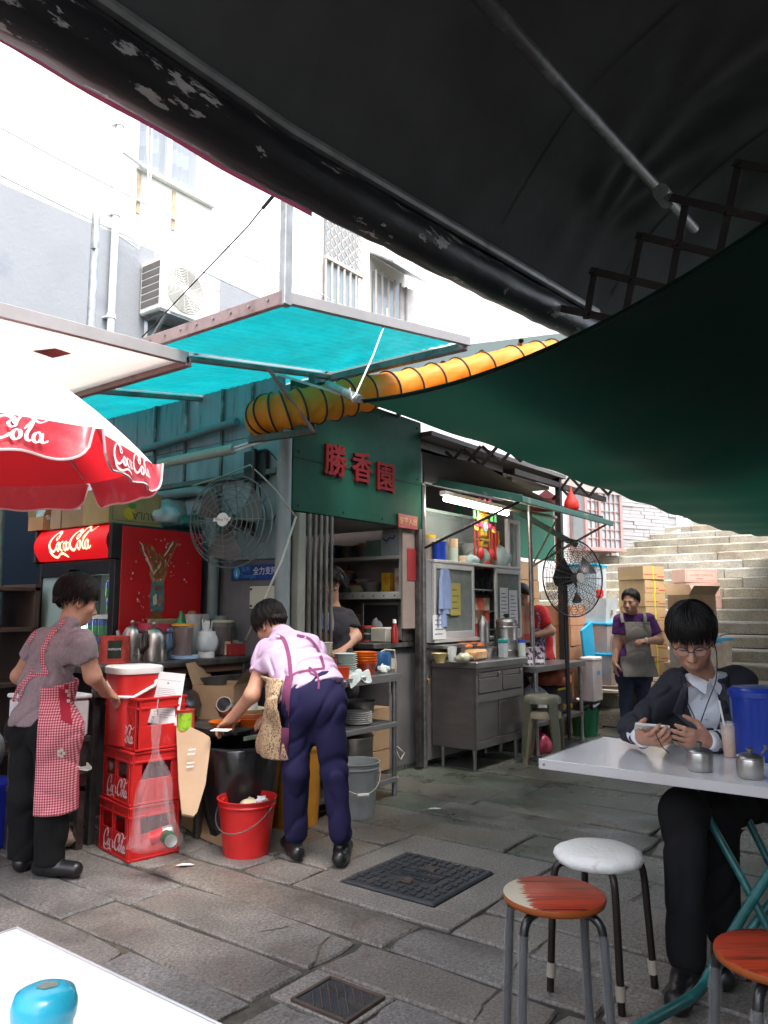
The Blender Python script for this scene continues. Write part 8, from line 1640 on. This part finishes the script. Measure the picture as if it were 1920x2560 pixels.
for i in(0,1):limb(S,(J['hipL'],J['hipR'])[i],kn[i],an[i],(.075,.05,.036));S.cap(an[i],an[i]-FW*.14-Vector((0,0,.045)),.036,.03,.02)
put('body',S.mesh(.008),[SKIN2,LIPS],pw)
S=Sdf();torso(S,J,.016,.05,1.15);S.cap(J['shL'],J['shL'].lerp(eL,.95),.066,.068,.03);S.cap(J['shR'],J['shR'].lerp(eR,.8),.066,.068,.03);S.cut(J['shL'].lerp(eL,.74),eL-J['shL'],.12);S.cut(J['shR'].lerp(eR,.6),eR-J['shR'],.12);S.cut(J['neck']+Vector((0,0,.02)),(0,0,1),.1);S.cut(J['pelvis']-Vector((0,0,.02)),(0,0,-1),3);put('shirt',S.mesh(.01,.006,18),mat('purple jersey',(.065,.012,.1),.85),pw)
S=Sdf();S.cap(J['hipL'],J['hipR'],.115,.115,.04)
for i in(0,1):limb(S,(J['hipL'],J['hipR'])[i],kn[i],an[i],(.095,.07,.052),.03)
S.cut(J['pelvis']+Vector((0,0,.06)),(0,0,1),3);put('jeans',S.mesh(.01,.006,16),mat('dark denim',(.012,.018,.04),.85),pw)
S=Sdf();torso(S,J,.042,.05,1.1);S.cap(J['hipL'],D(1613,1700,8.2),.15,.15,.05);S.cap(J['hipR'],D(1560,1700,8.2),.15,.15,.05);cf=J['chest']
def bib(F,x,y,z):
 r=np.abs((x-cf.x)*RT.x+(y-cf.y)*RT.y);f=(x-cf.x)*-FW.x+(y-cf.y)*-FW.y;w=np.where(z>J['belly'].z,.135+.0*z,.19);return np.maximum(np.maximum(F,np.maximum(z-cf.z-.13,D(1585,1690,8.2).z-z)),np.maximum(r-w,-f-.03))
GAP=mat('striped grey linen',(.17,.155,.135),.9,var=.25,vs=40,stretch=(3,3,.3));put('apron',S.mesh(.01,.005,16,shell=(.0,.0085),post=bib),GAP,pw)
strip('apron_strap',[D(1557,1556,8.08),D(1554,1540,8.11),D(1556,1528,8.2)],.035,GAP,pw);strip('apron_strap',[D(1613,1556,8.08),D(1612,1540,8.11),D(1608,1528,8.2)],.035,GAP,pw)
tubes('wristband',[[wL+UP*.035*math.cos(t)-FW*.035*math.sin(t)for t in np.linspace(0,6.28,13)]],WHT,pw,.006);ef=ends_f(1.05,1.95,2.4);haircap(hc,HM,ef,.007,pw,HAIR,1,.001);strands(hc,HM,350,ef,pw,HAIR,21,1.,rad=(.086,.106,.099),th=.003)
S=Sdf();[S.cap(a-Vector((0,0,.03)),a-FW*.16-Vector((0,0,.045)),.045,.038,.02)for a in an];S.cut((an[0].x,an[0].y,z0+.003),(0,0,-1),3);put('shoes',S.mesh(.009),SHOE,pw)
def brow(c,M,par,s_=1.,th=.003,lash=True):
 P=lambda x,y,z:c+M@Vector((x,y,z))*s_
 for x in(-1,1):m=MB();m.tube([P(.012*x,.093,.0165),P(.028*x,.092,.021),P(.047*x,.078,.017)],[th*.8,th,th*.4],6);m.build('eyebrow',HAIR,par,W=True,sm=180)
 m=MB()
 for x in(-1,1):m.tube([P(.015*x,.087,-.0095),P(.024*x,.0905,-.0095),P(.034*x,.0895,-.0095),P(.046*x,.0815,-.008)],[.0012,.002,.0022,.0012],6)
 m.build('eyelashes',HAIR,par,W=True,sm=180)
brow(hc,HM,pw)
J=dict(pelvis=D(838,1720,5.85),belly=D(838,1650,5.85),chest=D(838,1575,5.85),neck=D(832,1522,5.85),shL=D(815,1540,5.78),shR=D(868,1545,5.95),hipL=D(820,1730,5.8),hipR=D(856,1730,5.9))
J['shL'],J['shR']=J['shR'],J['shL']
ck2=thing('person','cook in a black T-shirt half hidden behind the folding gate','person',(4.28,3.86,.035));hc=D(826,1462,5.82);HM=frame(-RT*.85-FW*.4-UP*.35);eL,wL,eR,wR=D(889,1592,5.9),D(852,1632,5.72),D(800,1600,5.8),D(805,1640,5.6)
S=Sdf();torso(S,J,-.005);head(S,hc,HM);S.cap(J['neck'],hc-Vector((0,0,.06)),.052,.05,.03);limb(S,J['shL'],eL,wL,(.05,.042,.03));limb(S,J['shR'],eR,wR,(.05,.042,.03));hand(S,wL,-RT-FW*.4,(0,0,-1),1,.6);hand(S,wR,-RT-FW*.4,(0,0,-1),-1,.6)
for i in(0,1):h=(J['hipL'],J['hipR'])[i];limb(S,h,Vector((h.x,h.y,.5)),Vector((h.x,h.y,.09)),(.075,.055,.04));S.cap((h.x,h.y,.08),Vector((h.x,h.y,.075))-RT*.15,.035,.03,.02)
put('body',S.mesh(.008),[SKIN2,LIPS],ck2)
S=Sdf();torso(S,J,.014,.05,1.1);S.cap(J['shL'],J['shL'].lerp(eL,.9),.066,.07,.03);S.cap(J['shR'],J['shR'].lerp(eR,.8),.066,.068,.03);S.cut(J['shL'].lerp(eL,.66),eL-J['shL'],.12);S.cut(J['shR'].lerp(eR,.6),eR-J['shR'],.12);S.cut(J['neck']+Vector((0,0,.02)),(0,0,1),.1);put('shirt',S.mesh(.01,.005,18),mat('black jersey',(.014,.013,.018),.85,col2=(.3,.2,.2),mixs=5,mixw=(.68,.7)),ck2)
S=Sdf();S.cap(J['hipL'],J['hipR'],.11,.11,.04)
for i in(0,1):h=(J['hipL'],J['hipR'])[i];limb(S,h,Vector((h.x,h.y,.5)),Vector((h.x,h.y,.1)),(.09,.07,.06))
put('trousers',S.mesh(.011),BT,ck2);ef=ends_f(1.15,1.75,2.4);haircap(hc,HM,ef,.007,ck2,HAIR,1,.002);strands(hc,HM,350,ends_f(1.1,1.9,2.45),ck2,HAIR,22,1.,th=.003);brow(hc,HM,ck2);strip('badge_pouch',[D(815,1532,5.6),D(818,1560,5.6),D(816,1574,5.6)],.1,mat('clear pouch',(.5,.42,.5),.2,col2=(.1,.2,.6),mixs=9),ck2)
J=dict(pelvis=D(1350,1640,8.0),belly=D(1350,1605,8.0),chest=D(1346,1562,8.0),neck=D(1326,1520,8.0),shL=D(1345,1530,7.86),shR=D(1356,1532,8.12),hipL=D(1346,1655,7.92),hipR=D(1362,1655,8.08))
rw=thing('person','woman in a red T-shirt and checked apron half hidden behind the steel post','person',(7.32,3.58,0));hc=D(1302,1490,7.96);HM=frame(-RT*.9+FW*.2-UP*.5);eL,wL=D(1377,1578,7.84),D(1338,1588,7.78)
S=Sdf();torso(S,J,-.005);head(S,hc,HM,1,False);S.cap(J['neck'],hc-Vector((0,0,.05)),.052,.05,.03);limb(S,J['shL'],eL,wL,(.05,.043,.03));limb(S,J['shR'],D(1370,1575,8.15),D(1335,1592,8.1),(.05,.043,.03));hand(S,wL,-RT,(0,0,-1),-1,.5);hand(S,D(1335,1592,8.1),-RT,(0,0,-1),1,.5)
for i in(0,1):h=(J['hipL'],J['hipR'])[i];limb(S,h,Vector((h.x,h.y,.45)),Vector((h.x,h.y,.05)),(.08,.06,.045));S.cap((h.x,h.y,.04),Vector((h.x,h.y,.035))-RT*.14,.035,.03,.02)
put('body',S.mesh(.009),[SKIN2,LIPS],rw)
S=Sdf();torso(S,J,.014,.05,1.1);S.cap(J['shL'],J['shL'].lerp(eL,.95),.066,.068,.03);S.cut(J['shL'].lerp(eL,.72),eL-J['shL'],.12);S.cap(J['shR'],J['shR'].lerp(D(1370,1575,8.15),.6),.062,.064,.03);S.cut(J['neck']+Vector((0,0,.02)),(0,0,1),.1);put('shirt',S.mesh(.01,.005,18),mat('red jersey',(.5,.012,.015),.85),rw)
CHK=mat('purple checked cloth',(.3,.25,.35),.85,col2=(.05,.02,.06),mixs=45,mixw=(.49,.51));S=Sdf();torso(S,J,.026,.05,1.1);S.cap(J['hipL'],J['hipL']-Vector((0,0,.25)),.13,.14,.05);c0_=J['belly'];put('apron',S.mesh(.01,shell=(0,.0085),post=lambda F,x,y,z:np.maximum(np.maximum(F,z-c0_.z-.14),((x-c0_.x)*RT.x+(y-c0_.y)*RT.y)-.02)),CHK,rw)
S=Sdf();S.cap(J['hipL'],J['hipR'],.115,.115,.04)
for i in(0,1):h=(J['hipL'],J['hipR'])[i];limb(S,h,Vector((h.x,h.y,.45)),Vector((h.x,h.y,.08)),(.09,.07,.06))
put('trousers',S.mesh(.011),BT,rw);haircap(hc,HM,ends_f(1.2,1.8,2.4),.008,rw,HAIR,1,.004);strip('apron_strap',[D(1338,1524,7.78),D(1349,1545,7.76),D(1344,1575,7.76)],.02,CHK,rw)
ym=thing('person','young man in a dark suit and glasses seated at the table reading his phone','person',(3.42,.78,0))
J=dict(pelvis=Vector((3.46,.79,.56)),belly=Vector((3.44,.8,.69)),chest=D(1772,1790,3.22),neck=D(1765,1716,3.2),shR=D(1690,1718,3.17),shL=D(1850,1716,3.23),hipR=Vector((3.44,.88,.54)),hipL=Vector((3.47,.7,.54)))
hc=D(1730,1594,3.08);HM=frame(-FW*.84-RT*.4-UP*.44,UP-RT*.03);eR,wR,eL,wL=D(1580,1822,3.08),D(1606,1842,2.87),D(1842,1852,3.08),D(1768,1852,2.92)
kn=(D(1712,2030,2.78),D(1788,2030,2.88));an=(D(1712,2352,2.76),D(1808,2315,2.95));toe=(D(1688,2425,2.6),D(1806,2385,2.76));an[0].z=an[1].z=.085
S=Sdf();torso(S,J,-.012);P=head(S,hc,HM,1.0);S.cap(J['neck'],hc-HM@Vector((0,.02,.07)),.054,.05,.03);limb(S,J['shR'],eR,wR,(.045,.038,.026));limb(S,J['shL'],eL,wL,(.045,.038,.026))
ph=D(1628,1824,2.8)
hand(S,wR,ph+RT*.0-UP*.035-wR,(.55*RT+UP*.75+FW*.1),1,.6,1.0,.35,.6);hand(S,wL,D(1680,1842,2.83)-wL,(-.1*RT+UP*.12+FW*.95),-1,.6,1.0,.4,.5)
for i in(0,1):limb(S,(J['hipR'],J['hipL'])[i],kn[i],an[i],(.075,.052,.036))
put('body',S.mesh(.0055),[SKIN,LIPS],ym);SUIT=mat('charcoal suit cloth',(.033,.034,.043),.85,var=.15,vs=20,bump=.08,bs=200,spec=.15);SHW=mat('white shirt cotton',(.74,.76,.82),.8,var=.05,bump=.06,bs=120)
ax=(J['shL']-J['shR']).normalized();fw=ax.cross(UP).normalized();fw=-fw if fw.dot(FW)>0 else fw
S=Sdf();torso(S,J,.0,.05);S.cap(J['neck']+UP*.0,J['neck']+(hc-J['neck']).normalized()*.055,.066,.062,.01);S.cut(J['neck']+(hc-J['neck']).normalized()*.06+fw*.03,(hc-J['neck'])*.8+fw*.06,.1);S.cap(wR,wR.lerp(eR,.35),.037,.042,.01);S.cap(wL,wL.lerp(eL,.35),.037,.042,.01);S.cut(wR+(wR-eR).normalized()*.012,wR-eR,.06);S.cut(wL+(wL-eL).normalized()*.012,wL-eL,.06);put('shirt',S.mesh(.006,.003,30),SHW,ym)
S=Sdf();torso(S,J,.022,.05,1.12);S.cap(J['shR'],J['shR'].lerp(eR,.3),.07,.06,.04);S.cap(J['shL'],J['shL'].lerp(eL,.3),.07,.06,.04);limb(S,J['shR'],eR,wR.lerp(eR,.14),(.062,.054,.043),.025);limb(S,J['shL'],eL,wL.lerp(eL,.14),(.062,.054,.043),.025)
S.cap(J['hipR'],J['hipL'],.13,.13,.05);S.cut(wR.lerp(eR,.1),wR-eR,.07);S.cut(wL.lerp(eL,.1),wL-eL,.07);nk=J['neck']
cm=J['chest']
def vopen(F,x,y,z):
 r=(x-nk.x)*ax.x+(y-nk.y)*ax.y+(z-nk.z)*ax.z;f=(x-nk.x)*fw.x+(y-nk.y)*fw.y;w=np.clip((z-(nk.z-.36))*.24,0,.07)-.004;d=np.maximum(np.abs(r+.066)-w,.035-f);d2=np.sqrt((x-nk.x)**2+(y-nk.y)**2+(z-nk.z-.075)**2)-.088
 return np.maximum(np.maximum(F,-d),-d2)
put('jacket',S.mesh(.006,.009,24,post=vopen),SUIT,ym)
from mathutils.bvhtree import BVHTree
def lapel(sgn):
 nkp=lambda r,dz,f:nk+ax*(r-.066)+Vector((0,0,dz))+fw*f
 rows=[]
 for dz,r0,r1 in((.02,.062,.085),(-.04,.066,.115),(-.09,.06,.135),(-.1,.058,.118),(-.2,.036,.085),(-.3,.008,.03),(-.35,.0,.006)):rows.append([(sgn*r0,dz),(sgn*(r0+r1)/2,dz),(sgn*r1,dz)])
 o=[c for c in COL.objects if c.parent is ym and c.name.split('.')[0]=='jacket'][0];T=BVHTree.FromPolygons([v.co+ym.location for v in o.data.vertices],[tuple(p.vertices)for p in o.data.polygons]);v=[]
 for row in rows:
  for i,(r,dz)in enumerate(row):
   s0=nkp(r,dz,.4);h=T.ray_cast(s0,-fw,.6);p=h[0]if h[0]is not None else nkp(r,dz,.1);v.append(p+fw*(.011+.005*(i==1)))
 n=len(rows);m=MB();m.add(v+[p-fw*.006 for p in v],[(3*i+a,3*i+a+1,3*i+4+a,3*i+3+a)for i in range(n-1)for a in(0,1)]+[(3*n+3*i+3+a,3*n+3*i+4+a,3*n+3*i+a+1,3*n+3*i+a)for i in range(n-1)for a in(0,1)]+[(3*i+2,3*n+3*i+2,3*n+3*i+5,3*i+5)for i in range(n-1)]);return m.build('lapel',mat('lightened suit cloth',(.055,.058,.072),.8,spec=.2),ym,W=True,sm=60)  # lapels use the suit cloth painted lighter, standing in for shading contrast
bpy.context.view_layer.update();lapel(1);lapel(-1)
for sg in(1,-1):
 q_=[nk+ax*(-.05+sg*a)+UP*b+fw*c for a,b,c in((.062,.075,.0),(.006,.028,.088),(.03,-.022,.112),(.066,.012,.085),(.074,.05,.02))];nn_=fw*.004+UP*.001;m=MB();m.add(q_+[p+nn_ for p in q_],[(0,1,2,3,4),(9,8,7,6,5)]+[(i,(i+1)%5,5+(i+1)%5,5+i)for i in range(5)]);m.build('collar',SHW,ym,W=True)
S=Sdf();S.cap(J['hipR'],J['hipL'],.11,.11,.04)
for i in(0,1):limb(S,(J['hipR'],J['hipL'])[i],kn[i],an[i]+UP*.03,(.096,.078,.062),.03)
put('trousers',S.mesh(.007,.008,15,ws=.6),mat('black trousers',(0,0,0)),ym);S=Sdf();[shoe(S,an[i],toe[i],w=.043)for i in(0,1)];put('shoes',S.mesh(.006),SHOE,ym)
ef=ends_f(1.46,1.72,2.35)
haircap(hc,HM,ends_f(1.3,1.5,2.2),.0055,ym,HAIR,1.0,.008,extra=lambda S:S.ell(hc+HM@Vector((0,.0,.06)),(.078,.093,.055),HM,.03))
strands(hc,HM,3200,ef,ym,HAIR,8,1.,L=1.0,rad=(.091,.115,.102),jit=.16,th=.0021,lift=1.0);strands(hc,HM,900,ends_f(1.2,1.2,1.6),ym,HAIR,12,1.,L=.7,rad=(.094,.116,.108),jit=.3,th=.0019,lift=1.01,name='loose_strands');strands(hc,HM,700,lambda a:1.54 if abs(a-math.pi/2)<1.0 else .1,ym,HAIR,9,1.,L=.8,rad=(.09,.114,.105),jit=.16,th=.0022,name='fringe_strands');brow(hc,HM,ym,1.,.0032)
gl=thing('glasses','round thin framed glasses worn by the young man','glasses',P(0,.1,-.008));m=MB();Q=lambda x,y,z:P(x,y,z)
for x in(-1,1):m.tube([Q(.033*x+.0235*math.cos(t),.106-.1*(.0235*math.cos(t)*x)**2-.012*abs(.033+.0235*math.cos(t)*x)/.05,-.013+.02*math.sin(t))for t in np.linspace(0,2*math.pi,25)[:-1]],.0008,6,closed=True);m.tube([Q(.033*x+.025*math.cos(t),.1065-.012*abs(.033+.025*math.cos(t)*x)/.05,-.012+.0205*math.sin(t))for t in np.linspace(.35,math.pi-.35,10)],.0017,6);m.tube([Q(.056*x,.094,-.004),Q(.074*x,.06,-.003),Q(.079*x,.0,.0),Q(.077*x,-.02,-.006)],.0016,6)
m.tube([Q(-.0095,.105,-.008),Q(0,.112,-.005),Q(.0095,.105,-.008)],.0014,6);m.build('frame',BLK,gl,W=True,sm=180)
for x in(-1,1):m=MB();m.add([Q(.033*x+.022*math.cos(t),.105-.012*abs(.033+.022*math.cos(t)*x)/.05,-.013+.019*math.sin(t))for t in np.linspace(0,2*math.pi,19)[:-1]],[tuple(range(18))]);m.build('lens',glassy('spectacle lens',(.9,.9,.9),.07),gl,W=True)
fn_=thing('phone','white smartphone held in both hands of the young man','phone',ph);m=MB();PX=(RT*.95-FW*.25+UP*-.06).normalized();PN=(UP*.85+FW*.45+RT*.1);PN=(PN-PX*PN.dot(PX)).normalized();PY=PN.cross(PX);m.m=Matrix.Translation(ph+UP*.004)@Matrix((PX,PY,PN)).transposed().to_4x4();m.box(-.056,.06,-.036,.036,-.0045,.0045,.003);m.build('body',WHT,fn_,W=True);m=MB();m.m=Matrix.Translation(ph+UP*.004)@Matrix((PX,PY,PN)).transposed().to_4x4();m.box(-.048,.052,-.032,.032,.0046,.0049,0);m.build('screen',mat('phone screen',(.03,.03,.035),.1),fn_,W=True)
ea=P(-.078,.0,-.02)if P(-.078,0,0).dot(RT)>P(.078,0,0).dot(RT)else P(.078,.0,-.02)
tubes('earphone_wire',[spl([ea,ea-UP*.05-FW*.02,D(1790,1700,3.05),D(1768,1760,3.02),D(1745,1830,2.98),D(1750,1870,2.98)],6),spl([D(1700,1680,3.0),D(1712,1740,3.0),D(1738,1800,2.98),D(1745,1860,2.97)],6),spl([D(1672,1816,2.78),D(1640,1828,2.74),D(1655,1865,2.72),D(1672,1882,2.74)],6)],BLK,ym,.002);MB().blob(tuple(ea-Vector(ym.location)),(.009,.009,.012),8).build('earphone',BLK,ym,sm=180)
mb=MB()
for k in range(4):p=nk-ax*.066+fw*.3-UP*(.04+.075*k);o=[c for c in COL.objects if c.parent is ym and c.name.split('.')[0]=='shirt'][0];T=BVHTree.FromPolygons([v.co+ym.location for v in o.data.vertices],[tuple(q.vertices)for q in o.data.polygons]);h=T.ray_cast(p,-fw,.5);mb.cyl(h[0],h[0]+fw*.004,.006,n=8)if h[0]is not None else None
mb.build('shirt_buttons',WHT,ym,W=True)
